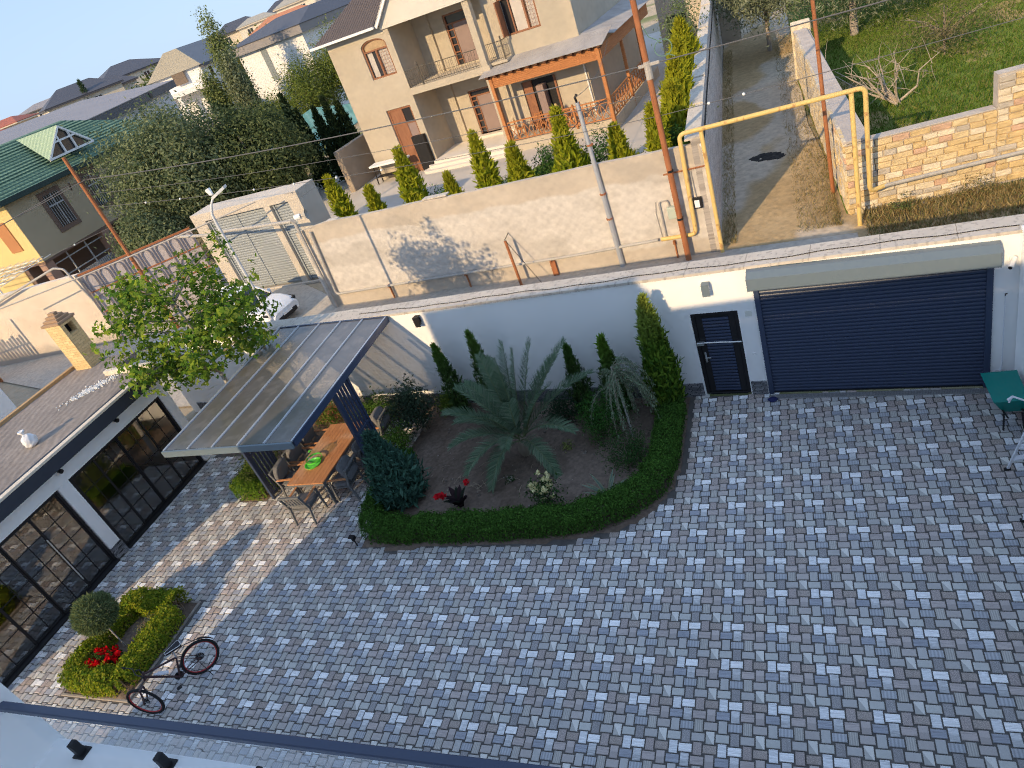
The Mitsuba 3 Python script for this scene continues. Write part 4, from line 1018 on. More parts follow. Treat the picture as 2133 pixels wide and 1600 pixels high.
part(bk, 'kickstand', MB().tube([(WB - .06, -.05, .30), (WB - .02, -.24, .0)], .008, 5, True, BM), BLACK)
part(bk, 'chain', MB().tube([(.66, .043, .365), (WB, .05, R_ + .04)], .004, 4, True, BM2).tube([(.66, .043, .195), (WB, .05, R_ - .04)], .004, 4, True, BM2), STEEL)

# ------------------------------------------------------------------ ladder, wheelbarrow, tap
lk = thing('step_ladder', 'white folding step ladder with orange top standing at the right edge', 'ladder')
ORG = mat('orange_plastic', base=(.62, .13, .04), rough=.45)
tp = np.array([3.02, 9.55, 1.62]); wl = .21
LMAT = mat('ladder_white', base=(.66, .68, .72), rough=.4, spec=.5)
dx = np.array([1.0, 0, 0]); dy = np.array([0, 1.0, 0])
ff = [np.array([2.62, 10.02, 0]), np.array([3.05, 10.10, 0])]; fb = [np.array([2.57, 8.9, 0]), np.array([3.06, 8.95, 0])]
tf = [tp + [-.15, .12, 0], tp + [.12, .14, 0]]; tb2 = [tp + [-.16, -.12, 0], tp + [.12, -.12, 0]]
for a, b in list(zip(ff, tf)) + list(zip(fb, tb2)):
    lg = part(lk, 'rail', MB().bar(a + [0, 0, .03], b, .035, .03), LMAT)
    part(lg, 'foot', MB().box(a[0] - .05, a[0] + .04, a[1] - .03, a[1] + .03, 0, .035, .006), RUBBER)
for t in (.18, .36, .54, .72, .88):
    p, q = ff[0] * (1 - t) + tf[0] * t, ff[1] * (1 - t) + tf[1] * t
    part(lk, 'step', MB().bar(p, q, .09, .025), LMAT)
for t in (.3, .65):
    part(lk, 'brace', MB().bar(fb[0] * (1 - t) + tb2[0] * t, fb[1] * (1 - t) + tb2[1] * t, .02, .02), LMAT)
part(lk, 'top_cap', MB().box(tp[0] - .2, tp[0] + .17, tp[1] - .16, tp[1] + .18, 1.60, 1.72, .012), ORG)
part(lk, 'side_hook', MB().tube([tf[0] + [0, 0, -.05], tf[0] + [-.30, .12, .06], tf[0] + [-.34, .14, -.06]], .014, 6).tube([tf[0] + [-.30, .12, .06], tf[0] + [-.36, .12, .0]], .02, 6), LMAT)
wk_ = thing('wheelbarrow', 'green wheelbarrow tipped against the right wall behind the ladder', 'wheelbarrow')
TEAL = mat('teal_paint', base=(.0, .20, .17), rough=.4, spec=.5)
tray = trimesh.convex.convex_hull(np.array([[2.62, 11.0, .62], [3.12, 11.0, .62], [2.58, 11.75, .70], [3.12, 11.75, .70], [2.80, 11.15, .28], [3.08, 11.15, .28], [2.80, 11.55, .32], [3.08, 11.55, .32]]))
part(wk_, 'tray', tray, TEAL)
part(wk_, 'frame', MB().tube([(2.76, 10.7, .52), (2.80, 11.3, .26), (2.92, 11.95, .2)], .016, 6).tube([(3.08, 10.7, .52), (3.05, 11.3, .26), (2.96, 11.95, .2)], .016, 6).tube([(2.80, 11.1, .28), (2.78, 11.0, 0)], .016, 6).tube([(3.06, 11.1, .28), (3.08, 11.0, 0)], .016, 6), BLACK)
a = np.linspace(0, 2 * PI, 25)[:-1]
part(wk_, 'wheel', MB().tube(np.c_[0 * a + 2.94, 11.95 + .15 * np.cos(a), .19 + .15 * np.sin(a)], .04, 8, False, closed=True), RUBBER, smooth=True)
pk_ = thing('water_tap', 'white vertical water pipe with curved tap in the corner by the shutter', 'tap')
part(pk_, 'pipe', MB().tube([(3.03, -.04, 1.95), (3.03, -.06, 1.98), (3.03, -.04, 1.95), (3.03, -.035, .5), (2.99, -.06, .36), (2.94, -.10, .12), (2.94, -.10, 0)], [.008, .008, .008, .010, .022, .022, .022], 6, True, WM), LMAT)
part(pk_, 'hook', MB().tube([(3.03, -.04, 1.95), (3.03, -.06, 2.0), (3.06, -.07, 2.0)], .01, 5, True, WM), BLACK)
k = thing('hose', 'pale hose hanging in a loop on the slate base in the corner', 'hose')
a = np.linspace(0, 2 * PI, 28)[:-1]
part(k, 'loop', MB().tube(np.c_[2.955 + .07 * np.cos(a), np.full(27, -.07), .22 + .19 * np.sin(a)], .012, 6, False, WM, closed=True), mat('hose_grey', base=(.5, .5, .5), rough=.5), smooth=True)
k = single('wood_post', MB().box(3.06, 3.11, -.33, -.28, 0, .38, .005, WM), 'm_dry_twig', 'short pale wooden stick standing in the corner behind the wheelbarrow', 'stick')
k = single('blue_rag', blob((-.93, 12.42, .03), .1, 4, .3, 2, 2, (1, .8, .35)), mat('navy_cloth', base=(.02, .025, .09), rough=.9), 'crumpled dark blue rag on the paving at the left foot of the shutter', 'rag', smooth=True)
# ------------------------------------------------------------------ the neighbour's plastered street wall
SM = frame(-2.25, 19.92, -4.33)
def _plaster(p, n, uv):
    a = fbm(p.x * .9, p.y * .9, p.z * 1.4, 4); b = fbm(p.x * 7, p.y * 7, p.z * 7, 3)
    c = mix(mi.Color3f(.40, .345, .28), mi.Color3f(.52, .46, .385), a)
    edge = 2.62 + .12 * (fbm(p.x * 1.6, 3, 1, 3) - .5) * 2
    low = smoothstep(.06, -.06, p.z - edge) * smoothstep(.42, .56, p.z + .15 * (fbm(p.x * 1.2, 1, 1, 3) - .5))
    c = mix(c, mix(mi.Color3f(.43, .40, .365), mi.Color3f(.62, .585, .54), b * .6 + a * .5), low * .85)
    st = smoothstep(.53, .68, fbm(p.x * .55, p.y * .55, p.z * 1.1 + 7, 4))
    return mix(c, mi.Color3f(.34, .31, .27), st * .4) * (.88 + .24 * b)
PLASTER = mat('old_plaster', _plaster, rough=.95, bump=lambda p, n, uv: fbm(p.x * 6, p.y * 6, p.z * 6, 4) + .25 * fbm(p.x * 28, p.y * 28, p.z * 28, 2), bs=.02)
nw = thing('street_wall', 'long weathered beige plastered wall across the street, shadow of a tree on it', 'wall')
WT = lambda x, y: 3.27 + .03 * np.sin(x * .7) + .02 * np.sin(x * 2.3)
m = MB()
us = np.linspace(-14.9, 0.02, 40)
rk = np.random.default_rng(4)
prof = 3.30 + .035 * (meshkit.fbm(np.c_[us * .9, 0 * us, 0 * us], 3) - .5) * 2 - .16 * np.clip((-us - 13.2) / 1.6, 0, 1) ** 2
for k in range(len(us) - 1):
    a, b, za, zb = us[k], us[k + 1], prof[k], prof[k + 1]
    v = SM(np.array([[a, 0, -.1], [b, 0, -.1], [b, 0, zb], [a, 0, za], [a, .22, za - .02], [b, .22, zb - .02], [a, .22, -.1], [b, .22, -.1]]))
    F = [(0, 1, 2, 3), (3, 2, 5, 4), (4, 5, 7, 6)]
    if k == 0: F.append((0, 3, 4, 6))
    if k == len(us) - 2: F.append((1, 7, 5, 2))
    m.add(v, F)
part(nw, 'plaster', m, PLASTER)
part(nw, 'loose_slab', MB().box(-9.2, -8.25, .02, .3, 3.31, 3.36, .01, SM), COPING)
part(nw, 'loose_slab', MB().box(-13.4, -12.9, .04, .3, 3.28, 3.32, .01, SM), COPING)
# rough block wall along the alley (left side)
def _rough(p, n, uv):
    a = fbm(p.y * 2.2, p.z * 9, 0, 4); b = fbm(p.y * 14, p.z * 18, 3, 3)
    return mix(mi.Color3f(.24, .215, .195), mi.Color3f(.46, .42, .385), a) * (.7 + .6 * b)
ROUGH = mat('rough_stone', _rough, rough=.97, bump=lambda p, n, uv: fbm(p.y * 3, p.z * 10, 0, 4), bs=.05)
aw = thing('alley_wall', 'tall grey rough stone wall on the left side of the alley', 'wall')
AW = lambda y: -2.25 - .036 * (y - 19.9)
seg = [(19.93, 23.2, 3.42), (23.2, 26.4, 3.47), (26.4, 30.2, 3.52), (30.2, 34.5, 3.57), (34.5, 40, 3.62), (40, 52, 3.68)]
for (ya, yb, zt_) in seg:
    m = MB(); n_ = max(3, int((yb - ya) / .5)); ys = np.linspace(ya, yb, n_)
    for a, b in zip(ys[:-1], ys[1:]):
        xa, xb = AW(a), AW(b)
        v = [[xa, a, -.1], [xb, b, -.1], [xb, b, zt_], [xa, a, zt_], [xa - .30, a, -.1], [xb - .30, b, -.1], [xb - .30, b, zt_], [xa - .30, a, zt_]]
        m.add(v, [(0, 1, 2, 3), (7, 6, 5, 4), (3, 2, 6, 7)])
    m.add([[AW(ya), ya, -.1], [AW(ya), ya, zt_], [AW(ya) - .3, ya, zt_], [AW(ya) - .3, ya, -.1]], [(0, 1, 2, 3)])
    m.add([[AW(yb), yb, -.1], [AW(yb), yb, zt_], [AW(yb) - .3, yb, zt_], [AW(yb) - .3, yb, -.1]], [(3, 2, 1, 0)])
    part(aw, 'masonry', m, ROUGH)
    part(aw, 'capping', MB().prism([(AW(ya) - .46, ya), (AW(ya) - .02, ya), (AW(yb) - .02, yb - .005), (AW(yb) - .46, yb - .005)], zt_, zt_ + .05), COPING)
yy = np.linspace(20.0, 50, 60)
single('wall_cable', MB().tube(np.c_[AW(yy) + .03, yy, 3.24 - .02 * np.sin((yy - 20) * .9)], .022, 5), BLACK, 'thick dark cable running along the top of the alley wall', 'cable')

# ------------------------------------------------------------------ the yellowish block wall of the empty plot: every block of the street face a part
bw = thing('stone_block_wall', 'wall of uneven yellow and pinkish limestone blocks round the grassy plot', 'wall')
def _mortar(p, n, uv):
    return mix(mi.Color3f(.34, .30, .26), mi.Color3f(.50, .45, .39), fbm(p.x * 5, p.y * 5, p.z * 5, 4))
MORT = mat('mortar', _mortar, rough=.97, bump=lambda p, n, uv: fbm(p.x * 14, p.y * 14, p.z * 14, 3), bs=.02)
BMt = [mat('limestone_%s' % q, (lambda c: (lambda p, n, uv: mi.Color3f(*c) * (.72 + .5 * fbm(p.x * 6, p.y * 6, p.z * 6, 4))))(c), rough=.95, bump=lambda p, n, uv: fbm(p.x * 16, p.y * 16, p.z * 16, 4), bs=.02)
      for q, c in (('yellow', (.60, .47, .27)), ('pale', (.66, .57, .42)), ('ochre', (.58, .43, .22)), ('pink', (.54, .36, .25)), ('grey', (.46, .41, .34)))]
def rough_block(rg, x0, x1, y0, y1, z0, z1, M):
    v = np.array(box(x0, x1, y0, y1, z0, z1, .018).arrays()[0]); v = v + rg.uniform(-.012, .012, v.shape)
    return M(v), _BOXF
BMf = frame(1.27, 20.80, 5.54)
rg = np.random.default_rng(12)
core = MB().box(.05, 3.60, .02, .30, -.1, 2.0, 0, BMf).box(3.60, 9.0, .02, .34, -.1, 2.86, 0, BMf)
part(bw, 'mortar_core', core, MORT)
def block_face(u0, u1, z1, M, top_fn=None, y=(-.03, .05), row=.165):
    z = .0; r = 0
    while z < z1 - .06:
        h = min(row * rg.uniform(.93, 1.07), z1 - z)
        u = u0 - rg.uniform(0, .2)
        while u < u1 - .05:
            l = rg.uniform(.30, .50); a, b = max(u, u0) + .012, min(u + l, u1) - .012
            if b - a > .06:
                v, f = rough_block(rg, a, b, y[0] - rg.uniform(0, .02), y[1], z + .011, z + h - .011, M)
                k = int(rg.choice(5, p=[.36, .27, .16, .08, .13]))
                part(bw, 'block', (v, f), BMt[k])
            u += l
        z += h; r += 1
block_face(.0, 3.60, 1.99, BMf)
block_face(3.60, 6.2, 2.86, BMf)
part(bw, 'rubble_cap', MB().box(.0, 3.58, -.02, .32, 2.0, 2.035, .012, BMf), MORT)
# side of the same wall along the alley
AMf = frame(1.27, 20.80, 92.6)        # u runs up the alley
part(bw, 'side_core', MB().box(.1, 15.5, -.28, -.04, -.1, 2.05, 0, AMf), MORT)
block_m = MB(); z = 0
MFA = lambda v: AMf(np.asarray(v))
def side_blocks(u0, u1, z1):
    z = 0
    while z < z1 - .05:
        u = u0 - rg.uniform(0, .2)
        while u < u1 - .05:
            l = rg.uniform(.32, .5)
            v, f = rough_block(rg, max(u, u0) + .012, min(u + l, u1) - .012, -.06, .03 + rg.uniform(0, .025), z + .01, z + .158, AMf)
            if u < 2.6: part(bw, 'block', (v, f), BMt[int(rg.choice(5, p=[.3, .25, .15, .05, .25]))])
            else: block_m.add(v, f, [(.52, .42, .27), (.56, .49, .37), (.45, .40, .33)][int(rg.integers(0, 3))])
            u += l
        z += .165
side_blocks(0, 15.5, 2.05)
part(bw, 'far_blocks', block_m, VC, color=block_m.colors(), kind='stuff')
part(bw, 'side_cap', MB().prism([(0, -.62), (0, .04), (15.5, .02), (15.5, -.5)], 2.06, 2.13, AMf), mat('cap_cement', lambda p, n, uv: mix(mi.Color3f(.36, .32, .29), mi.Color3f(.47, .425, .385), fbm(p.x * 3, p.y * 3, 0, 4)), rough=.95, bump=lambda p, n, uv: fbm(p.x * 9, p.y * 9, 0, 4), bs=.03))
part(bw, 'side_back', MB().box(.1, 15.5, -.6, -.3, -.1, 2.05, 0, AMf), MORT)
part(bw, 'end_pillar', box(.45, 1.25, 36.3, 37.1, -.1, 2.35, .03), BMt[1])

# ------------------------------------------------------------------ pipes
YEL_P = mat('yellow_pipe', lambda p, n, uv: mix(mi.Color3f(.66, .47, .17), mi.Color3f(.42, .24, .10), smoothstep(.58, .75, fbm(p.x * 9, p.y * 9, p.z * 5, 4))), rough=.55, spec=.4)
GREY_P = mat('grey_pipe', lambda p, n, uv: mix(mi.Color3f(.33, .31, .28), mi.Color3f(.44, .42, .39), fbm(p.x * 6, p.y * 6, p.z * 6, 3)), rough=.6)
RUST = mat('rust', lambda p, n, uv: mix(mi.Color3f(.25, .085, .035), mi.Color3f(.40, .17, .08), fbm(p.x * 20, p.y * 20, p.z * 3, 4)), rough=.9)
def bend(pts, r=.14, n=6):
    p = [np.asarray(q, float) for q in pts]; out = [p[0]]
    for a, b, c in zip(p[:-2], p[1:-1], p[2:]):
        d1, d2 = (a - b) / np.linalg.norm(a - b), (c - b) / np.linalg.norm(c - b)
        s, e = b + d1 * r, b + d2 * r
        for t in np.linspace(0, 1, n): out.append((1 - t) ** 2 * s + 2 * t * (1 - t) * b + t ** 2 * e)
    return np.array(out + [p[-1]])
gp = thing('gas_pipe', 'yellow gas pipe arching over the alley entrance on two yellow posts', 'pipe')
yL, yR = 19.82, 19.98
part(gp, 'arch', MB().tube(bend([(-3.9, 19.90, .72), (-2.86, 19.84, .72), (-2.80, 19.84, 3.68), (1.78, 20.0, 3.68), (1.78, 20.30, .80), (2.2, 20.55, .80)], .17), .062, 10), YEL_P, smooth=50)
part(gp, 'post', MB().tube([(-2.22, 19.84, 0), (-2.22, 19.84, 3.62)], .058, 10), YEL_P, smooth=50)
part(gp, 'post', MB().tube([(1.46, 20.0, 0), (1.46, 20.0, 3.62)], .062, 10), YEL_P, smooth=50)
part(gp, 'run', MB().tube([(2.1, 20.50, .80), (5.2, 20.86, .84), (10, 21.3, .9)], .055, 10), GREY_P, smooth=50, label='grey pipe along the foot of the block wall')
dp = thing('wall_pipe', 'beige service pipe running along the foot of the plastered street wall', 'pipe')
part(dp, 'run', MB().tube(SM(bend([(-14.15, -.09, 3.1), (-14.35, -.09, .52), (-4.0, -.09, .62), (-1.75, -.09, .70)], .15)), .05, 8), GREY_P, smooth=50)
part(dp, 'arch', MB().tube(SM(bend([(-14.6, -.15, 0), (-14.55, -.15, 3.62), (-14.6, -.2, 3.66), (-18.6, .3, 3.7), (-18.6, .3, 3.6), (-22.3, 1.2, 3.65)], .14)), .062, 8), GREY_P, smooth=50)
for u_ in (-11.9, -8.6, -5.35, -1.3):
    part(dp, 'bracket', MB().box(u_ - .03, u_ + .03, -.13, -.01, .48 + .0, .58, .004, SM).box(u_ - .02, u_ + .02, -.06, -.01, 0, .48, .004, SM), RUST)
k = thing('drain_pipe', 'short dark rusty bracket post at the foot of the street wall', 'post')
part(k, 'post', MB().box(-5.4, -5.22, -.1, -.02, 0, .52, .006, SM), RUST)
gm = thing('gas_meter', 'pale green gas meter box with bent pipe on the street wall beside the rusty pole', 'meter')
part(gm, 'case', MB().box(-1.28, -1.0, -.20, -.02, 1.32, 1.68, .015, SM), mat('meter_green', base=(.42, .47, .40), rough=.5))
part(gm, 'pipe', MB().tube(SM(bend([(-1.5, -.09, .7), (-1.5, -.09, 1.88), (-1.24, -.09, 1.88), (-1.22, -.09, 1.68)], .08)), .02, 6), GREY_P, smooth=50)
part(gm, 'pipe', MB().tube(SM([(-1.62, -.03, .7), (-1.66, -.03, 1.5), (-1.6, -.03, 1.86)]), .01, 5), GREY_P)
em = thing('electric_meter', 'small dark meter case with white dial hanging on the street wall between the yellow pipes', 'meter')
part(em, 'case', MB().box(-.52, -.28, -.12, -.01, 1.48, 1.80, .01, SM), BLACK)
part(em, 'dial', MB().box(-.48, -.34, -.135, -.12, 1.52, 1.74, .008, SM), WPAINT)
part(em, 'conduit', MB().tube(SM([(-.42, -.06, 1.8), (-.45, -.06, 2.6)]), .012, 5), GREY_P)
part(em, 'crossbar', MB().tube(SM([(-1.2, -.05, 2.63), (.05, -.05, 2.66)]), .022, 6), RUST)
single('corner_pipe', MB().tube(SM(bend([(-.05, -.06, 3.28), (.0, -.06, 3.2), (.02, -.06, 0)], .04)), .035, 8), LMAT, 'light grey plastic pipe down the corner of the street wall by the alley', 'pipe', smooth=50)
gpl = thing('cable_pole', 'light grey steel cable pole standing against the middle of the street wall', 'pole')
part(gpl, 'shaft', MB().tube([(-5.28, 20.08, 0), (-5.31, 20.08, 2.4), (-5.36, 20.08, 5.15)], [.085, .072, .06], 12), mat('galvanised', base=(.42, .44, .47), rough=.5, metal=.4), smooth=50)
for z in (1.6, 2.4, 3.9): part(gpl, 'clip', MB().tube([(-5.31, 20.08, z), (-5.31, 20.08, z + .05)], .095, 10), RUST)
part(gpl, 'insulator', MB().tube([(-5.36, 20.08, 5.15), (-5.36, 20.0, 5.3), (-5.30, 20.04, 5.38)], .035, 6), BLACK)
def pole(x, y, h, r0, r1, lab, lean=(0, 0), m_=None, name='utility_pole'):
    k = thing(name, lab, 'pole')
    part(k, 'shaft', MB().tube([(x, y, 0), (x + lean[0] * .5, y + lean[1] * .5, h * .5), (x + lean[0], y + lean[1], h)], [r0, (r0 + r1) / 2, r1], 12), m_ or RUST, smooth=50)
    return k
rp = pole(-3.2, 19.72, 8.5, .085, .075, 'tall rusty brown utility pole in front of the street wall left of the alley', (-.05, 0))
part(rp, 'bracket', MB().box(-3.45, -2.9, 19.66, 19.74, 5.62, 5.70, .01).tube([(-3.22, 19.72, 5.3), (-3.22, 19.72, 5.75)], .095, 10), GREY_P)
part(rp, 'cable_loop', MB().tube(np.c_[-2.75 + .22 * np.cos(np.linspace(0, 2 * PI, 20)[:-1]), np.full(19, 19.75), 5.95 + .2 * np.sin(np.linspace(0, 2 * PI, 20)[:-1])], .012, 5, False, closed=True).tube([(-3.15, 19.7, 6.6), (-3.05, 19.74, 6.3), (-2.8, 19.75, 6.12)], .012, 5).tube([(-2.7, 19.75, 5.8), (-2.5, 19.75, 5.68)], .012, 5), mat('green_cable', base=(.12, .22, .17), rough=.6))
for z in (1.3, 2.75): part(rp, 'band', MB().tube([(-3.2, 19.72, z), (-3.2, 19.72, z + .06)], .094, 10), BLACK)
pole(.97, 22.55, 7.5, .06, .05, 'thin rusty pole standing in the alley beside the block wall', (-.12, 0))
pl_ = pole(-26.1, 21.75, 8.0, .09, .07, 'leaning rusty pole at the left before the yellow house, cables on its top', (.1, -.2))
part(pl_, 'cross_arm', MB().bar((-26.9, 21.4, 7.0), (-25.3, 21.8, 7.0), .05, .05).bar((-26.6, 21.5, 6.8), (-26.5, 21.5, 7.1), .05).bar((-25.7, 21.7, 6.8), (-25.6, 21.7, 7.1), .05), BLACK)
sr = thing('rusty_post', 'short rusty pipe post standing at the street wall with a cable tied to its top', 'post')
part(sr, 'pipe', MB().tube([(-8.73, 19.95, 0), (-8.78, 20.0, 1.62)], .05, 8), RUST, smooth=50)
# ------------------------------------------------------------------ street lamp
sl = thing('street_lamp', 'white street lamp with curved neck standing behind the yard wall', 'street lamp')
b_ = np.array([-15.6, 16.2, 0])
part(sl, 'column', MB().tube([b_, b_ + [0, 0, 3.0], b_ + [0, 0, 5.35], b_ + [.03, -.0, 5.7], b_ + [.14, .05, 5.95], b_ + [.28, .1, 6.12]], [.06, .052, .045, .04, .035, .03], 10), mat('lamp_white', base=(.62, .64, .67), rough=.4, metal=.2), smooth=50)
hd = MB(); Mh = frame(b_[0] + .26, b_[1] + .09, 20, 6.10)
hd.prism([(0, -.05), (.2, -.10), (.52, -.085), (.60, 0), (.52, .085), (.2, .10), (0, .05)], -.03, .05, lambda v: Mh(np.stack([v[..., 0] * .94, v[..., 1], v[..., 2] + v[..., 0] * .34], -1)))
part(sl, 'lamp_head', hd, 'm_lamp_white')
part(sl, 'photocell', MB().tube([(b_[0] + .28, b_[1] + .12, 6.2), (b_[0] + .2, b_[1] + .16, 6.36)], [.06, .09], 8), WPAINT)
k = thing('siren_horn', 'round white horn loudspeaker on the pipe at the end of the street wall', 'loudspeaker')
part(k, 'horn', MB().lathe([(.03, 0), (.06, .1), (.17, .24), (.19, .25), (.16, .24), (.05, .1)], (0, 0, 0), 16, lambda v: frame(-16.5, 21.0, 15)(np.stack([v[..., 2], v[..., 0], v[..., 1] + 3.72], -1))), GREY_P, smooth=50)
part(k, 'body', MB().tube([(-16.72, 20.94, 3.72), (-16.5, 21.0, 3.72)], .1, 10), WPAINT)

# ------------------------------------------------------------------ the neighbour's gate
gt = thing('gate_portal', 'beige rendered gate portal with a wide grey slatted gate and a narrow side door', 'gate')
GM = frame(-20.36, 24.06, -4.3)
BEIGE = mat('beige_render', lambda p, n, uv: mix(mi.Color3f(.44, .39, .33), mi.Color3f(.55, .50, .43), fbm(p.x * 1.5, p.y * 1.5, p.z * 1.5, 4)), rough=.93)
m = MB().box(-4.35, -3.6, 0, .5, -.1, 3.6, .01, GM).box(-.10, .25, 0, .4, -.1, 3.6, .01, GM).box(1.28, 1.9, 0, 1.3, -.1, 3.6, .01, GM).box(-4.35, 1.9, 0, 1.3, 3.602, 3.95, .01, GM)
part(gt, 'portal', m, BEIGE)
part(gt, 'step', MB().box(-4.35, 1.9, -.12, .0, -.05, .05, .01, GM), BEIGE)
GREY_S = mat('gate_grey', lambda p, n, uv: mix(mi.Color3f(.26, .29, .31), mi.Color3f(.33, .36, .38), fbm(p.x * 1.2, p.y * 1.2, p.z * 1.2, 3)), rough=.5, spec=.4)
gl_ = part(gt, 'gate_leaf', MB().box(-3.6, -.1, .22, .26, .02, 3.6, 0, GM).box(-3.6, -3.5, .12, .22, .02, 3.6, .004, GM).box(-.2, -.1, .12, .22, .02, 3.6, .004, GM).box(-1.88, -1.84, .13, .22, .02, 3.6, .004, GM), GREY_S)
z = .06
while z < 3.55:
    part(gl_, 'slat', MB().profile([(.21, z), (.17, z + .01), (.16, z + .06), (.17, z + .095), (.21, z + .1)], -3.49, -.21, GM), GREY_S)
    z += .112
dl_ = part(gt, 'side_door', MB().box(.26, 1.27, .24, .28, .02, 3.6, 0, GM).box(.26, .36, .14, .24, .02, 3.6, .004, GM), GREY_S)
z = .06
while z < 3.55:
    part(dl_, 'slat', MB().profile([(.23, z), (.19, z + .01), (.18, z + .06), (.19, z + .095), (.23, z + .1)], .37, 1.26, GM), GREY_S)
    z += .112
# ------------------------------------------------------------------ parked car
cr = thing('parked_car', 'white car parked before the grey gate, partly hidden by tree and lamp post', 'car')
CM = frame(-20.75, 20.55, -7)
CARW = mat('car_white', base=(.74, .75, .76), rough=.25, spec=.6, coat=1.0)
CGL = mat('car_glass', base=(.012, .014, .018), rough=.06, spec=.8)
def loft(secs, M):
    """cross sections (x, half width bottom, half width top, z bottom, z top)"""
    V = []
    for (x, wb, wt, zb, zt_) in secs:
        V += [(x, -wb * .94, zb), (x, -wb, zb + .12), (x, -wb, zb + (zt_ - zb) * .6), (x, -wt, zt_ - .03), (x, -wt * .85, zt_), (x, wt * .85, zt_), (x, wt, zt_ - .03), (x, wb, zb + (zt_ - zb) * .6), (x, wb, zb + .12), (x, wb * .94, zb)]
    n = 10; F = []
    for i in range(len(secs) - 1):
        for j in range(n):
            F.append((i * n + j, (i + 1) * n + j, (i + 1) * n + (j + 1) % n, i * n + (j + 1) % n))
    F += [(0, j, j + 1, 0) for j in range(1, 9)]; F += [((len(secs) - 1) * n, (len(secs) - 1) * n + j + 1, (len(secs) - 1) * n + j, (len(secs) - 1) * n) for j in range(1, 9)]
    tri = []
    for f in F:
        a, b, c, d = f
        tri.append((a, b, c));
        if d != a: tri.append((a, c, d))
    return M(np.array(V, float)), np.array(tri)
bd = part(cr, 'body', loft([(-2.2, .70, .66, .38, .80), (-2.12, .84, .78, .28, .98), (-1.6, .90, .84, .22, 1.02), (-.4, .91, .85, .2, 1.0), (.75, .91, .84, .2, .99), (1.45, .90, .80, .2, .93), (1.95, .86, .72, .24, .82), (2.15, .72, .58, .32, .66)], CM), CARW, smooth=35)
cb = part(cr, 'cabin', loft([(-2.05, .74, .66, .95, 1.0), (-1.75, .80, .62, .95, 1.42), (-1.2, .80, .62, .95, 1.55), (-.2, .80, .62, .95, 1.56), (.25, .80, .62, .95, 1.50), (.98, .78, .70, .93, .97)], CM), CGL, smooth=25)
part(cr, 'roof_panel', loft([(-1.78, .60, .58, 1.36, 1.455), (-1.2, .64, .60, 1.49, 1.585), (-.2, .64, .60, 1.50, 1.595), (.22, .62, .58, 1.44, 1.535)], CM), CARW, smooth=35)
for s in (-1, 1):
    part(cr, 'pillar', MB().bar((.22, s * .62, 1.52), (.98, s * .76, .99), .06, .05, CM), CARW)
    part(cr, 'headlight', loft([(1.72, .14, .12, .68, .80), (2.06, .12, .10, .64, .74)], lambda v, s=s: CM(v + np.array([0, s * .68, 0]))), CGL, smooth=35)
    part(cr, 'mirror', MB().box(.62, .76, s * .95 - .06, s * .95 + .06, .98, 1.10, .03, CM), CARW)
    for x in (-1.35, 1.38):
        w = part(cr, 'wheel', MB().tube(CM(np.array([(x, s * .70, .32), (x, s * .91, .32)])), .32, 20), RUBBER, smooth=40)
        part(w, 'rim', MB().tube(CM(np.array([(x, s * .912, .32), (x, s * .92, .32)])), .2, 14), STEEL)
part(cr, 'bumper_grille', MB().box(2.0, 2.19, -.55, .55, .28, .46, .03, CM), BLACK)
part(cr, 'number_plate', MB().box(2.17, 2.2, -.26, .26, .44, .55, .004, CM), WPAINT)

# ------------------------------------------------------------------ beige wall, ring fence and fence at the far left
lw = thing('garden_wall', 'old peach-beige rendered wall at the far left with long shadows', 'wall')
LMF = frame(-29.9, 21.5, 3.0)
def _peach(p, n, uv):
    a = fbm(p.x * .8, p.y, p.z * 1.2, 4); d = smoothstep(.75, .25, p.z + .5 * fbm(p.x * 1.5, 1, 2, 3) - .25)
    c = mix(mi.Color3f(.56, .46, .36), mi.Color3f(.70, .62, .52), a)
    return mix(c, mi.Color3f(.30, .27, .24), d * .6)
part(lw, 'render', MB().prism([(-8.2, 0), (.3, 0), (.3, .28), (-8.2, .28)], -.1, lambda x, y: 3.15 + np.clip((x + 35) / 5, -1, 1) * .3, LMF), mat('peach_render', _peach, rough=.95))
part(lw, 'tube_rail', MB().tube(bend([(-40, 20.6, 2.9), (-35.2, 20.9, 3.15), (-30.2, 21.3, 4.05), (-29.75, 21.35, 3.9), (-29.4, 21.4, 2.2)], .1), .05, 8), GREY_P, smooth=50)
rf_ = thing('ring_fence', 'rust-topped metal fence panel with rows of arch motifs right of the beige wall', 'fence')
RM = frame(-29.55, 21.6, 37)
part(rf_, 'panel', MB().box(0, 5.2, .02, .05, .1, 3.35, 0, RM), mat('panel_lilac', base=(.44, .40, .40), rough=.7))
part(rf_, 'top_rail', MB().bar((0, 0, 3.4), (5.2, 0, 3.4), .09, .08, RM), RUST)
part(rf_, 'rail', MB().bar((0, 0, 2.5), (5.2, 0, 2.5), .05, .05, RM), RUST)
part(rf_, 'rail', MB().bar((0, 0, 1.5), (5.2, 0, 1.5), .05, .05, RM), RUST)
MOT = mat('motif_grey', base=(.22, .20, .21), rough=.6)
for q in range(8):
    u0 = .05 + q * .65
    part(rf_, 'post', MB().bar((u0, -.01, .1), (u0, -.01, 3.38), .04, .04, RM), MOT)
    for z0 in (2.55, 1.55):
        a = np.linspace(0, PI, 12)
        pts = [(u0 + .14, -.02, z0)] + [(u0 + .325 - .19 * math.cos(t), -.02, z0 + .5 + .24 * math.sin(t)) for t in a] + [(u0 + .51, -.02, z0)]
        part(rf_, 'arch_motif', MB().tube(RM(np.array(pts)), .022, 5), MOT)
ff_ = thing('picket_fence', 'weathered grey slatted fence leaning at the far left before the beige wall', 'fence')
PFM = frame(-37.6, 18.9, 12)
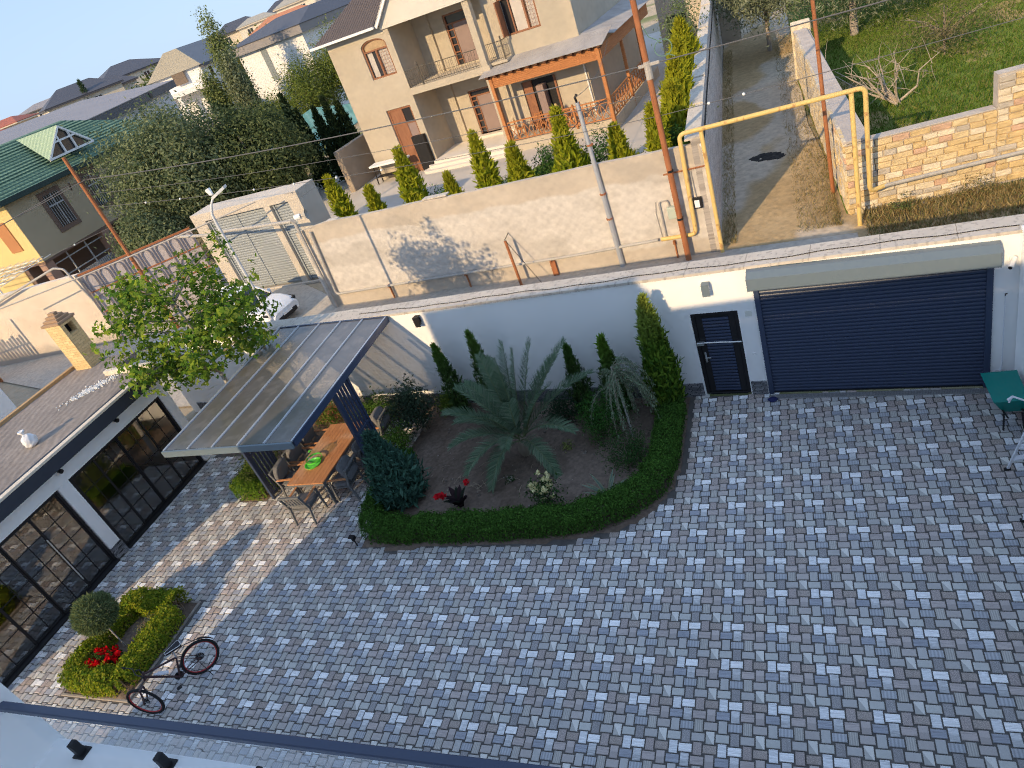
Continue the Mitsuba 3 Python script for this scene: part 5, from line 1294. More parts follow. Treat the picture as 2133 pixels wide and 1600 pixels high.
for q in range(13):
    part(ff_, 'slat', MB().box(q * .28 - 1.8, q * .28 - 1.62, 0, .03, .05, 2.3 + .1 * math.sin(q * 2.1), .006, PFM), mat('old_wood', tint((.36, .33, .30), .2, 5), rough=.95) if q == 0 else 'm_old_wood')
part(ff_, 'rail', MB().bar((-1.9, -.03, .6), (1.9, -.03, .6), .05, .07, PFM), 'm_old_wood'); part(ff_, 'rail', MB().bar((-1.9, -.03, 1.8), (1.9, -.03, 1.8), .05, .07, PFM), 'm_old_wood')
part(ff_, 'post', MB().tube(PFM(np.array([(1.95, .03, 0), (1.95, .03, 3.1)])), .07, 8), RUST)
# dry grass and weeds of the verge
def grass_patch(name, lab, pts_fn, n, L, cols, seed, w=.06, kind='stuff', cat='grass'):
    rg = np.random.default_rng(seed); P_ = pts_fn(rg, n); D = np.c_[rg.normal(0, .45, (n, 2)), np.ones(n)]
    m = leaf_set(rg, P_, rg.normal(0, 1, (n, 3)) * [1, 1, .1], L, w, cols, D=D, jitter=.2, bend=.25)
    single(name, m, LEAF, lab, cat, kind=kind, color=m.colors())
STRAW = [(.36, .28, .13), (.44, .36, .19), (.30, .22, .10), (.22, .22, .09)]
grass_patch('dry_grass', 'dry straw-coloured weeds along the foot of the block wall', lambda r, n: np.c_[1.6 + 9 * r.random(n), 17.6 + 3.1 * r.random(n) ** .5 + .0 * r.random(n), np.zeros(n) + .01], 9000, .22, STRAW, 81)
def alley_pts(r, n):
    y = 20.2 + 26 * r.random(n) ** 1.3; s = r.random(n); side = np.where(r.random(n) < .7, 1 - .35 * s ** 2, .12 * s)
    return np.c_[AW(y) + .05 + (.95 - AW(y)) * side, y, np.zeros(n) + .01]
grass_patch('alley_weeds', 'dry tufts of grass along the edges of the dirt alley', alley_pts, 8000, .13, STRAW, 82)
bush('verge_weed', 'small green weed at the foot of the block wall left end', (2.55, 20.35, .18), .32, 34, 14, [(.12, .16, .06), (.2, .2, .08), (.10, .13, .05)], 83, .07, .4, (1.2, .8, 1), .2, .07, 'weed')
bush('verge_weed', 'larger brownish dry weed at the foot of the block wall', (4.3, 20.5, .25), .45, 50, 14, [(.26, .20, .09), (.32, .25, .12), (.16, .17, .06)], 84, .08, .3, (1.3, .8, .9), .2, .09, 'weed')
single('burnt_patch', soil_mesh([(-1.62, 27.2), (-1.2, 26.75), (-.5, 26.6), (-.22, 26.85), (-.45, 27.35), (-1.1, 27.6)], .01, 9, .015, .08), mat('charcoal', lambda p, n, uv: mix(mi.Color3f(.012, .012, .013), mi.Color3f(.06, .058, .055), fbm(p.x * 9, p.y * 9, 0, 4)), rough=.97, bump=lambda p, n, uv: fbm(p.x * 18, p.y * 18, 0, 4), bs=.03), 'black burnt patch of ashes on the dirt alley', 'ashes')
# ------------------------------------------------------------------ the grassy plot
def _lawn(p, n, uv):
    a = fbm(p.x * .45, p.y * .45, 0, 4); b = fbm(p.x * 6, p.y * 6, 0, 3)
    c = mix(mi.Color3f(.085, .145, .022), mi.Color3f(.16, .21, .04), b)
    return mix(c, mi.Color3f(.30, .23, .11), smoothstep(.56, .68, a))
single('meadow', sheet([(1.2, 20.9), (40, 24), (46, 80), (.6, 80), (.5, 36)], .006), mat('lawn', _lawn, rough=.97, bump=lambda p, n, uv: fbm(p.x * 12, p.y * 12, 0, 4), bs=.06), kind='structure')
def plot_pts(r, n):
    y = 21.5 + 30 * r.random(n) ** 1.2; x = 1.6 + (2 + (y - 20) * .42) * r.random(n); P_ = np.c_[x, y, np.full(n, .01)]
    return P_
grass_patch('meadow_grass', 'lush green grass and weeds over the empty walled plot', plot_pts, 26000, .17, [(.085, .16, .02), (.12, .20, .03), (.16, .23, .04), (.24, .24, .08)], 85, .16)
# ------------------------------------------------------------------ the two-storey house across the street
HM = frame(-18.7, 37.37, -6.38)
nh = thing('plastered_house', 'two-storey beige plastered house with balcony and wooden terrace across the street', 'house')
def _stucco(p, n, uv):
    a = fbm(p.x * .5, p.y * .5, p.z * .6, 4); b = fbm(p.x * 5, p.y * 5, p.z * 5, 3)
    c = mix(mi.Color3f(.40, .345, .265), mi.Color3f(.50, .445, .36), a)
    st = smoothstep(.5, .72, fbm(p.x * .8 + 3, p.y * .8, p.z * .35, 4))
    return mix(c, mi.Color3f(.36, .33, .27), st * .45) * (.92 + .16 * b)
STUC = mat('stucco', _stucco, rough=.94, bump=lambda p, n, uv: fbm(p.x * 9, p.y * 9, p.z * 9, 3), bs=.01)
m = MB()
def hb(x0, x1, y0, y1, z0, z1, mm=None, ch=0.0): (mm or m).box(x0, x1, y0, y1, z0, z1, ch, HM)
# left block with its openings
L0, L1 = -4.2, 0.0
hb(L0, -2.08, 0, .3, -.1, 7.8); hb(-.42, L1, 0, .3, -.1, 7.8); hb(-2.08, -.42, 0, .3, 3.70, 5.40); hb(-2.08, -.42, 0, .3, 7.34, 7.8)
hb(L0, L0 + .3, .3, 9, -.1, 7.8); hb(L1 - .3, L1, .3, 2.6, -.1, 7.8)
# recess: back wall with the two doors
hb(0, 1.85, 2.6, 2.85, -.1, 7.9); hb(3.75, 5.2, 2.6, 2.85, -.1, 7.9); hb(1.85, 3.75, 2.6, 2.85, 3.1, 4.55); hb(1.85, 3.75, 2.6, 2.85, 7.15, 7.9)
hb(0.0, 1.0, 2.45, 2.6, .5, 7.9); hb(4.3, 4.9, 2.0, 2.6, .5, 7.9)
# slab and columns
hb(0.0, 5.0, -.02, 2.6, 4.13, 4.48); hb(4.56, 4.92, .0, .36, .5, 4.13); hb(4.56, 4.92, .0, .36, 4.48, 7.62)
hb(-.05, .3, .02, .36, .5, 4.13) if False else None
# right block
R0, R1 = 4.95, 9.62
hb(5.0, 5.9, 1.1, 1.4, -.1, 8.6); hb(7.85, R1, 1.1, 1.4, -.1, 8.6); hb(5.9, 7.85, 1.1, 1.4, 3.05, 5.36); hb(5.9, 7.85, 1.1, 1.4, 7.1, 8.6)
hb(R1 - .3, R1, 1.4, 12, -.1, 8.6); hb(4.95, 5.25, 1.4, 2.6, -.1, 8.6)
hb(L0 + .3, R1 - .3, 9, 9.3, -.1, 7.7)
part(nh, 'wall', m, STUC)
part(nh, 'interior', MB().box(L0 + .3, -.3, 1.2, 1.25, -.1, 7.7, 0, HM).box(1.5, 4.2, 3.3, 3.35, 0, 7.8, 0, HM).box(5.6, 8.2, 2.2, 2.25, 0, 8, 0, HM), INNER)
part(nh, 'porch_floor', MB().box(-.1, 5.0, -.28, 2.44, -.05, .5, .015, HM), mat('travertine', tint((.66, .61, .54), .08, 2), rough=.7))
for q, (d, z) in enumerate(((.62, .335), (.95, .17))):
    part(nh, 'step', MB().prism([(-.25 - .25 * q, 0), (-.5 - .25 * q, -.3 - .3 * q), (-.15 - .25 * q, -d), (5.0, -d), (5.0, 0)], -.05, z, HM), 'm_travertine')
part(nh, 'door_step', MB().box(1.6, 4.3, 2.0, 2.44, .502, .66, .01, HM), 'm_travertine')
# gable and roofs
def _roofmetal(p, n, uv):
    s = p.x * .9938 - p.y * .1111; w = .5 + .5 * dr.cos(s * 2 * PI / .185)
    return mix(mi.Color3f(.085, .068, .062), mi.Color3f(.155, .128, .118), w * .8 + .2 * fbm(p.x * 3, p.y * 3, 0, 3))
def _roof_b(p, n, uv):
    s = p.x * .9938 - p.y * .1111
    return dr.cos(s * 2 * PI / .185) * .5
RMET = mat('brown_roof_metal', _roofmetal, rough=.55, bump=_roof_b, bs=.03, spec=.4)
def slab(pts, t, M):
    p = M(np.asarray(pts, float)); n = np.cross(p[1] - p[0], p[2] - p[0]); n /= np.linalg.norm(n)
    if n[2] < 0: n = -n
    k = len(p); v = np.vstack([p, p - n * t]); F = [(0, i, i + 1) for i in range(1, k - 1)] + [(k, k + i + 1, k + i) for i in range(1, k - 1)]
    for i in range(k):
        j = (i + 1) % k; F += [(i, k + i, k + j), (i, k + j, j)]
    return v, np.array(F)
rr = part(nh, 'roof', slab([(-4.75, -.5, 7.86), (-.55, -.5, 7.86), (-.55, 4.6, 10.4), (-2.0, 4.6, 10.4)], .06, HM), RMET)
part(rr, 'side_slope', slab([(-4.75, -.5, 7.855), (-2.0, 4.6, 10.4), (-2.0, 6, 10.4), (-4.75, 10, 7.855)], .06, HM), RMET)
# ribs of the sheet as geometry
m = MB()
for q in range(23):
    u_ = -4.7 + q * .185
    v1 = min(4.6, -.5 + max(.05, (u_ + 4.75)) * 5.1 / 2.75)
    m.bar((u_, -.49, 7.875), (u_, v1, 7.875 + (v1 + .49) * .498), .045, .03, HM)
part(rr, 'rib', m, RMET, kind='stuff')
part(rr, 'gutter', MB().bar((-4.85, -.55, 7.84), (-.45, -.55, 7.84), .12, .12, HM), WPAINT, label='white gutter along the brown roof')
part(rr, 'verge_board', MB().bar((-.42, -.35, 7.80), (2.35, -.35, 10.6), .10, .16, HM), WPAINT)
m = MB().profile([(0, 0)] and [(-.12, 0), (.10, 0), (.10, .01), (-.12, .01)], 0, 1) if False else MB()
m.add(*slab([(-.35, -.12, 7.62), (5.15, -.12, 7.62), (5.15, -.12, 7.9), (2.4, -.12, 10.6), (-.35, -.12, 7.9)], .25, lambda v: HM(v)))
part(nh, 'gable', m, mat('pale_stucco', tint((.60, .56, .50), .08, 1.0), rough=.92))
part(nh, 'soffit', MB().box(-.3, 5.1, .14, 2.6, 7.64, 7.7, 0, HM), 'm_pale_stucco')
part(rr, 'gable_slope', slab([(-.5, -.4, 7.83), (2.4, -.4, 10.72), (2.4, 6, 10.72), (-.5, 6, 7.83)], .05, HM), RMET)
# joinery
WOOD = mat('brown_joinery', lambda p, n, uv: mix(mi.Color3f(.20, .085, .045), mi.Color3f(.31, .14, .075), fbm(p.x * 9, p.y * 9, p.z * 2.5, 3)), rough=.5, spec=.4)
DOOR = mat('mauve_door', tint((.27, .20, .185), .06, 3), rough=.5)
CURT = mat('curtain', tint((.50, .46, .42), .12, 5), rough=.9)
HGL = mat('window_dark', base=(.03, .03, .033), rough=.08, spec=.8)
w = part(nh, 'arched_window', MB().box(-2.06, -1.98, .06, .14, 5.40, 7.0, .004, HM).box(-.52, -.44, .06, .14, 5.40, 7.0, .004, HM).box(-1.98, -.52, .06, .14, 5.40, 5.48, .004, HM).box(-1.98, -.52, .06, .14, 6.76, 6.84, .004, HM).box(-1.30, -1.20, .05, .14, 5.48, 6.76, .004, HM)
         .tube(HM(np.array([(-1.25 - .78 * math.cos(t), .1, 6.98 + .33 * math.sin(t)) for t in np.linspace(0, PI, 14)])), .045, 6), WOOD)
part(w, 'arch_filler', MB().prism([(-2.08, 7.0)] + [(-1.25 - .84 * math.cos(t), 7.0 + .36 * math.sin(t)) for t in np.linspace(.05, PI - .05, 12)] + [(-.42, 7.0), (-.42, 7.36), (-2.08, 7.36)], 0, .3, lambda v: HM(np.stack([v[..., 0], .3 - v[..., 2], v[..., 1]], -1))), STUC)
part(w, 'blind', MB().box(-1.98, -.52, .16, .18, 6.84, 7.33, 0, HM), mat('wood_blind', tint((.42, .30, .18), .25, 9), rough=.7))
part(w, 'curtain', MB().box(-1.98, -1.62, .2, .22, 5.48, 6.76, 0, HM).box(-1.2, -.52, .2, .22, 5.48, 6.76, 0, HM), CURT)
part(w, 'pane', MB().box(-1.98, -.52, .225, .24, 5.48, 6.76, 0, HM), HGL)
m = MB()
for q in range(5):
    for r_ in range(7): 
        if r_ == 0: m.box(-1.18 + q * .165, -1.165 + q * .165, .09, .1, 5.48, 6.76, 0, HM)
for r_ in range(6): m.box(-1.2, -.52, .09, .1, 5.65 + r_ * .19, 5.662 + r_ * .19, 0, HM)
part(w, 'lattice', m, WOOD)
w = part(nh, 'garden_door', MB().box(-2.06, -1.96, .08, .16, 0, 3.68, .004, HM).box(-.54, -.44, .08, .16, 0, 3.68, .004, HM).box(-1.96, -.54, .08, .16, 3.58, 3.68, .004, HM).box(-1.96, -.54, .08, .16, 2.75, 2.84, .004, HM).box(-1.32, -1.10, .08, .16, 0, 3.58, .004, HM), WOOD)
part(w, 'leaf', MB().box(-1.10, -.54, .12, .15, 0, 2.75, .004, HM), DOOR); part(w, 'pane', MB().box(-1.10, -.54, .13, .15, 2.84, 3.58, 0, HM), HGL)
part(w, 'side_panel', MB().box(-1.96, -1.32, .12, .15, 0, 3.58, .004, HM), WOOD)
def door_set(z0, z1, leafz):
    w = part(nh, 'door', MB().box(1.86, 1.94, 2.64, 2.74, z0, z1, .004, HM).box(3.66, 3.74, 2.64, 2.74, z0, z1, .004, HM).box(1.94, 3.66, 2.64, 2.74, z1 - .08, z1, .004, HM).box(1.94, 3.66, 2.64, 2.74, leafz, leafz + .07, .004, HM).box(2.24, 2.30, 2.64, 2.74, z0, leafz, .004, HM).box(3.30, 3.36, 2.64, 2.74, z0, leafz, .004, HM), WOOD)
    lf = part(w, 'leaf', MB().box(2.31, 3.29, 2.67, 2.72, z0 + .01, leafz, .004, HM), DOOR)
    part(w, 'door_panel', MB().box(2.42, 3.18, 2.655, 2.67, z0 + .15, z0 + .85, .01, HM).box(2.42, 3.18, 2.655, 2.67, z0 + 1.0, leafz - .15, .01, HM), DOOR)
    part(w, 'pane', MB().box(1.94, 3.66, 2.75, 2.77, z0, z1 - .08, 0, HM), HGL)
    m = MB()
    for a, b in ((1.94, 2.24), (3.36, 3.66)):
        for r_ in range(5): m.box(a, b, 2.67, 2.69, z0 + .3 + r_ * .38, z0 + .36 + r_ * .38, 0, HM)
    part(w, 'glazing_bar', m, WOOD)
door_set(.66, 3.09, 2.72); door_set(4.49, 7.14, 6.6)
w = part(nh, 'window', MB().box(5.92, 6.0, 1.14, 1.24, 5.37, 7.1, .004, HM).box(7.76, 7.84, 1.14, 1.24, 5.37, 7.1, .004, HM).box(6.0, 7.76, 1.14, 1.24, 5.37, 5.45, .004, HM).box(6.0, 7.76, 1.14, 1.24, 7.02, 7.1, .004, HM).box(7.15, 7.25, 1.14, 1.24, 5.45, 7.02, .004, HM).box(6.42, 6.48, 1.14, 1.24, 5.45, 7.02, .004, HM), WOOD)
part(w, 'curtain', MB().box(6.50, 7.15, 1.27, 1.29, 5.45, 7.02, 0, HM).box(7.3, 7.76, 1.27, 1.29, 5.45, 7.02, 0, HM), CURT)
part(w, 'pane', MB().box(6.0, 7.76, 1.30, 1.31, 5.45, 7.02, 0, HM), HGL)
m = MB()
for q in range(4): m.box(7.30 + q * .15, 7.312 + q * .15, 1.15, 1.16, 5.45, 7.02, 0, HM)
for q in range(7): m.box(7.25, 7.76, 1.15, 1.16, 5.6 + q * .2, 5.612 + q * .2, 0, HM)
part(w, 'lattice', m, WOOD)
part(w, 'open_sash', MB().box(5.95, 6.02, .55, 1.13, 5.42, 7.05, .004, HM), WOOD)
# wrought iron balustrade of the balcony
IRON = mat('wrought_iron', base=(.10, .09, .075), rough=.6, metal=.3)
bl = part(nh, 'balustrade', MB().tube(HM(np.array([(.05, -.0, 5.38), (4.5, -.0, 5.38)])), .022, 6).tube(HM(np.array([(.05, .0, 4.6), (4.5, .0, 4.6)])), .016, 6).tube(HM(np.array([(.05, .0, 4.9), (4.5, .0, 4.9)])), .012, 6), IRON)
m = MB()
for q in range(34):
    u_ = .1 + q * .13
    a = np.linspace(0, 1, 9); bul = .07 * np.sin(a * PI) * (1 if q % 2 else .4)
    m.tube(HM(np.c_[u_ + .03 * np.sin(a * 2 * PI) * (q % 3 - 1), -.02 - bul, 4.5 + a * .88]), .009, 4, False)
part(bl, 'baluster', m, IRON, kind='stuff')
part(bl, 'post', MB().box(.9, .96, -.03, .03, 4.48, 5.5, .006, HM).lathe([(.0, 0), (.06, .03), (.05, .1), (.0, .22)], (0, 0, 0), 8, lambda v: HM(np.asarray(v) + [.93, 0, 5.5])), IRON)
b2 = part(nh, 'balustrade', MB().tube(HM(np.array([(4.95, .35, 5.38), (5.85, .35, 5.38), (5.85, 1.1, 5.38)])), .022, 6).tube(HM(np.array([(4.95, .35, 4.6), (5.85, .35, 4.6), (5.85, 1.1, 4.6)])), .014, 6), IRON)
m = MB()
for q in range(9): m.tube(HM(np.array([(5.0 + q * .1, .35, 4.5), (5.0 + q * .1, .32, 5.38)])), .008, 4, False)
for q in range(7): m.tube(HM(np.array([(5.85, .4 + q * .1, 4.5), (5.85, .4 + q * .1, 5.38)])), .008, 4, False)
part(b2, 'baluster', m, IRON, kind='stuff')
part(b2, 'post', MB().box(5.82, 5.88, .32, .38, 4.48, 5.6, .006, HM), IRON)
part(nh, 'small_slab', MB().box(5.0, 5.95, .25, 1.1, 4.36, 4.48, .01, HM), STUC)
# timber terrace
TIM = mat('orange_timber', lambda p, n, uv: mix(mi.Color3f(.33, .125, .045), mi.Color3f(.50, .22, .085), fbm(p.x * 3, p.y * 3, p.z * 24, 3)), rough=.6, spec=.35)
GSH = mat('grey_sheet', lambda p, n, uv: mix(mi.Color3f(.30, .28, .27), mi.Color3f(.42, .40, .385), fbm(p.x * 2, p.y * 2, 0, 3)), rough=.6)
tr = part(nh, 'terrace', MB().box(5.0, 11.0, -.42, 1.08, -.05, .56, .02, HM).box(9.64, 11.0, 1.08, 9, -.05, .56, .02, HM), STUC)
for q in range(9):
    v0, v1 = -.86 + q * .235, -.86 + (q + 1) * .235
    part(tr, 'roof_sheet', slab([(4.6, v0, 4.10 + q * .042), (11.3, v0, 4.10 + q * .042), (11.3 - .0, v1 - .015, 4.135 + q * .042), (4.6, v1 - .015, 4.135 + q * .042)], .02, HM), GSH)
for q in range(8):
    v0, v1 = 1.26 + q * 1.0, 2.24 + q * 1.0
    part(tr, 'roof_sheet', slab([(9.66, v0, 4.5), (11.3, v0, 4.12), (11.3, v1, 4.12), (9.66, v1, 4.5)], .02, HM), GSH)
z = 3.42
while z < 3.98:
    part(tr, 'fascia_board', MB().box(5.12, 10.98, -.52, -.46, z, z + .078, .012, HM), TIM); z += .082
z = 3.42
while z < 3.98:
    part(tr, 'fascia_board', MB().box(10.98, 11.04, -.5, 9, z, z + .078, .012, HM), TIM); z += .082
for q in range(14):
    u_ = 4.95 + q * .465
    part(tr, 'rafter_end', MB().profile([(-.84, 4.0), (-.84, 4.07), (-.40, 4.09), (-.40, 3.98), (-.68, 3.93)], u_, u_ + .16, HM), mat('dark_timber', base=(.10, .045, .025), rough=.7) if q == 0 else 'm_dark_timber')
for u_ in (5.06, 10.9): part(tr, 'post', MB().box(u_ - .09, u_ + .09, -.58, -.40, -.05 if u_ < 6 else .0, 4.0, .012, HM), TIM)
for v_ in (3.2, 6.4): part(tr, 'post', MB().box(10.85, 11.0, v_, v_ + .14, .0, 4.0, .012, HM), TIM)
def x_panel(a, b, z0, z1, M):
    m = MB().bar((a, 0, z1), (b, 0, z1), .07, .06, M).bar((a, 0, z0), (b, 0, z0), .06, .05, M).bar((a, 0, z1 - .16), (b, 0, z1 - .16), .035, .035, M)
    n_ = max(1, int(round((b - a) / .5)))
    for q in range(n_):
        c, d = a + (b - a) * q / n_, a + (b - a) * (q + 1) / n_
        m.bar((c, 0, z0), (d, 0, z1 - .16), .03, .035, M).bar((c, 0, z1 - .16), (d, 0, z0), .03, .035, M).bar((c, 0, z0), (c, 0, z1), .035, .035, M)
    return m
F1 = lambda v: HM(np.asarray(v) + np.array([0, -.46, 0]))
for a, b in ((5.2, 7.0), (7.06, 8.9), (8.98, 10.8)): part(tr, 'railing', x_panel(a, b, .66, 1.58, F1), TIM)
part(tr, 'railing_post', MB().box(8.89, 8.99, -.52, -.40, .5, 1.7, .01, HM), TIM)
F2 = lambda v: HM(np.stack([np.full(np.asarray(v).shape[:-1], 10.93) + np.asarray(v)[..., 1], np.asarray(v)[..., 0], np.asarray(v)[..., 2]], -1))
for a, b in ((-.36, 3.1), (3.36, 6.3)): part(tr, 'railing', x_panel(a, b, .66, 1.58, F2), TIM)
part(tr, 'downpipe', MB().tube(HM(np.array([(9.55, 1.02, .5), (9.5, 1.02, 3.4)])), .04, 8), WPAINT)
dd = part(nh, 'terrace_door', MB().box(6.0, 6.5, 1.0, 1.16, .56, 3.05, .006, HM).box(7.75, 7.85, 1.0, 1.16, .56, 3.05, .006, HM), WOOD)
part(dd, 'leaf', MB().box(6.85, 7.25, .6, 1.1, .58, 2.8, .01, HM), DOOR)
part(dd, 'opening', MB().box(6.5, 7.75, 1.085, 1.098, .56, 3.05, 0, HM), BLACK)
def stick_chair(lab, u_, v_, az):
    M = lambda q: HM(frame(u_, v_, az)(q)); k = thing('terrace_chair', lab, 'chair', 'wooden chairs on the neighbour\'s terrace')
    part(k, 'seat', MB().box(-.22, .22, -.22, .22, .98, 1.03, .008, M), TIM)
    for a in (-.19, .19):
        part(k, 'leg', MB().bar((.19, a, .56), (.19, a, 1.0), .04, .04, M), TIM); part(k, 'leg', MB().bar((-.19, a, .56), (-.24, a, 1.55), .04, .04, M), TIM)
    for z_ in (1.2, 1.34, 1.48): part(k, 'back_rail', MB().bar((-.215, -.19, z_), (-.215, .19, z_), .02, .06, M), TIM)
stick_chair('wooden terrace chair at the left end behind the railing', 5.5, .3, 20)
stick_chair('wooden terrace chair right of the terrace table', 8.7, .4, 170)
stick_chair('wooden terrace chair by the terrace door', 6.7, .35, -60)
k = thing('terrace_table', 'orange wooden table on the terrace of the house across the street', 'table')
part(k, 'top', MB().box(7.2, 8.4, -.1, .6, 1.27, 1.32, .01, HM), TIM)
for a, b in ((7.3, 0), (8.3, 0), (7.3, .5), (8.3, .5)): part(k, 'leg', MB().box(a - .04, a + .04, b - .04, b + .04, .56, 1.27, .006, HM), TIM)
k = thing('samovar', 'golden vessel standing on the terrace table', 'vessel')
part(k, 'body', MB().lathe([(.06, 1.32), (.10, 1.36), (.14, 1.5), (.14, 1.62), (.09, 1.72), (.05, 1.8), (.0, 1.84)], (0, 0, 0), 14, lambda v: HM(np.asarray(v) + [7.8, .25, 0])), mat('brass', base=(.62, .46, .20), rough=.4, metal=.6), smooth=50)
k = thing('high_table', 'high white-topped table on thin black legs left of the porch steps', 'table')
part(k, 'top', MB().box(-4.1, -1.5, -.95, -.25, 1.05, 1.16, .02, HM), WPAINT)
for a, b in ((-3.95, -.85), (-1.65, -.85), (-3.95, -.35), (-1.65, -.35)):
    part(k, 'leg', MB().bar((a, b, 0), (a + (.1 if a < -3 else -.1), b, 1.05), .05, .05, HM), BLACK)
part(k, 'shelf', MB().box(-3.9, -1.7, -.85, -.35, .4, .44, .01, HM), BLACK)
k = thing('dark_cover', 'dark covered object standing beside the porch column', 'covered object')
part(k, 'cover', MB().prism([(-.95, -.3), (-.15, -.3), (-.15, -.02), (-.95, -.02)], 0, 2.05, HM), BLACK)
# small yard buildings and paving behind the street wall
single('court', sheet([(-17.4, 21.3), (-2.6, 20.2), (-3.6, 60), (-30, 60), (-30, 27), (-18.5, 25.5)], .012), mat('court_concrete', lambda p, n, uv: mix(mi.Color3f(.40, .365, .32), mi.Color3f(.50, .46, .41), fbm(p.x * .8, p.y * .8, 0, 4)), rough=.9), kind='structure')
single('lawn_strip', sheet([(-13.0, 21.6), (-2.8, 20.8), (-3.0, 26.2), (-8.2, 26.3), (-8.6, 33.0), (-11.5, 33.0)], .018), 'm_lawn', kind='structure')
grass_patch('garden_lawn', 'short green lawn between the golden conifers behind the street wall', lambda r, n: np.c_[-12.4 + 9.2 * r.random(n), 21.9 + 7 * r.random(n), np.full(n, .02)], 14000, .10, [(.10, .16, .035), (.13, .19, .045), (.08, .13, .03)], 86, .2)
k = thing('side_wall', 'low weathered concrete wall beside the left corner of the plastered house', 'wall')
part(k, 'concrete', MB().box(-5.9, -5.5, -1.2, 4, -.1, 2.5, .03, HM), mat('weathered_concrete', tint((.33, .27, .21), .2, 2), rough=.95))
ob = thing('rear_building', 'beige flat-roofed building behind the terrace at the end of the side yard', 'building')
part(ob, 'wall', MB().box(10.5, 15.2, 13.0, 18, -.1, 4.2, 0, HM), mat('rear_render', tint((.50, .44, .36), .08, 1), rough=.92))
part(ob, 'eave', MB().box(10.3, 15.3, 12.6, 18.2, 4.2, 4.4, .02, HM), 'm_rear_render')
part(ob, 'doorway', MB().box(11.0, 12.2, 12.96, 12.99, 0, 2.4, 0, HM), BLACK)
# golden conifers behind the wall: lower and upper tier
GOLD = [(.24, .30, .015), (.30, .34, .02), (.16, .23, .02), (.36, .37, .04)]
rows = [(-15.65, 22.64, 4.45, .42, 'leftmost golden conifer behind the street wall, feathery and leaning'), (-14.32, 22.49, 3.75, .36, 'small golden conifer behind the street wall, second from the left'), (-12.48, 22.29, 4.85, .45, 'tall two-tiered golden conifer in front of the steps, left one'),
        (-10.94, 22.11, 3.6, .38, 'small golden conifer behind the street wall at the left end of the lawn'), (-9.47, 21.95, 4.75, .46, 'tall two-tiered golden conifer in front of the steps, right one'), (-8.29, 21.82, 4.1, .46, 'golden conifer behind the street wall before the terrace corner post'),
        (-6.48, 21.61, 4.85, .48, 'tall golden conifer rising in front of the terrace railing'), (-4.83, 21.43, 3.95, .52, 'broad golden conifer right of the grey cable pole'), (-3.62, 21.3, 4.3, .45, 'golden conifer behind the rusty utility pole')]
for q, (x, y, h, r, lab) in enumerate(rows):
    conifer('golden_conifer', lab, x, y, h, r, GOLD, 200 + q, 3600, .30, (.36, .36, .03), .55, (-.05 if q == 0 else 0, 0), 'golden conifers behind the street wall', full=.55, loose=.25, up=.75)
for q, (y, h, lab) in enumerate(((23.2, 4.3, 'dense golden conifer along the alley wall, nearest the street'), (25.4, 4.6, 'dense golden conifer along the alley wall, second from the street'), (27.8, 4.7, 'dense golden conifer along the alley wall, third from the street'), (30.4, 4.9, 'farthest dense golden conifer along the alley wall'))):
    conifer('golden_conifer', lab, AW(y) - .85, y, h, .62, GOLD, 220 + q, 4200, .34, (.34, .34, .03), .35, (0, 0), 'golden conifers behind the street wall', full=.7, loose=.3, up=.7)
for q, (x, y, r, lab) in enumerate(((-11.7, 22.6, .5, 'dark green shrub right of the left two-tiered conifer'), (-7.5, 22.6, .75, 'dark green shrub between the golden conifers before the terrace'), (-5.6, 22.4, .8, 'dark green feathery shrub behind the grey cable pole'), (-3.1, 22.0, .6, 'bluish green shrub at the corner of street wall and alley wall'))):
    bush('garden_shrub', lab, (x, y, 2.75 - .2 * (q == 0)), r, 90, 26, [(.05, .12, .03), (.07, .16, .035), (.04, .09, .03)], 230 + q, .11, .35, (1, .8, 1.1), .3, .12, 'shrub')
for q, (x, y) in enumerate(((-9.6, 25.5), (-7.6, 26), (-5.8, 26.2), (-10.8, 27.2), (-4.2, 26.0))):
    bush('lawn_shrub', ('yellow-green garden shrub on the lawn before the steps', 'yellow-green shrub on the lawn below the terrace, left', 'yellow-green shrub on the lawn below the terrace, middle', 'green shrub on the lawn left of the steps', 'yellow-green shrub on the lawn below the terrace, right')[q], (x, y, 1.0), .75, 80, 24, [(.10, .18, .03), (.15, .22, .04), (.20, .25, .05)], 240 + q, .11, .4, (1.2, .9, 1), .3, .12, 'shrub')
bush('grey_bush', 'tall loose grey-green bush over the far end of the alley wall', (-3.9, 34.5, 3.8), 1.0, 120, 24, [(.16, .22, .10), (.22, .27, .14), (.12, .16, .07)], 250, .13, .4, (1, 1.1, 1.6), .3, .2, 'bush')
# ------------------------------------------------------------------ yellow house with the green tiled roof
yk = thing('yellow_house', 'yellow two-storey house with green tiled roof and dormer at the left', 'house')
YF = frame(-41.0, 28.7, 90)            # u along the shaded front (away), v to the left, into the house
YW = mat('yellow_render', tint((.64, .49, .22), .05, .8), rough=.9)
YS = mat('tan_render', tint((.42, .35, .24), .05, .8), rough=.9)
TRIM = mat('brown_trim', tint((.17, .115, .09), .1, 4), rough=.8)
part(yk, 'front_wall', MB().box(0, 14, 0, .3, 2.7, 6.5, 0, YF), YS)
part(yk, 'side_wall', MB().box(-.02, .3, .02, 9, 2.68, 6.5, 0, YF).box(0, 14, 8.7, 9, -.1, 6.5, 0, YF).box(13.7, 14, .3, 8.7, -.1, 6.5, 0, YF).box(0, .3, 2.2, 8.7, -.1, 2.66, 0, YF), YW)
part(yk, 'porch_wall', MB().box(0, 14, 1.8, 2.1, -.1, 2.7, 0, YF).box(0, 14, .0, 2.1, 2.55, 2.69, 0, YF), TRIM)
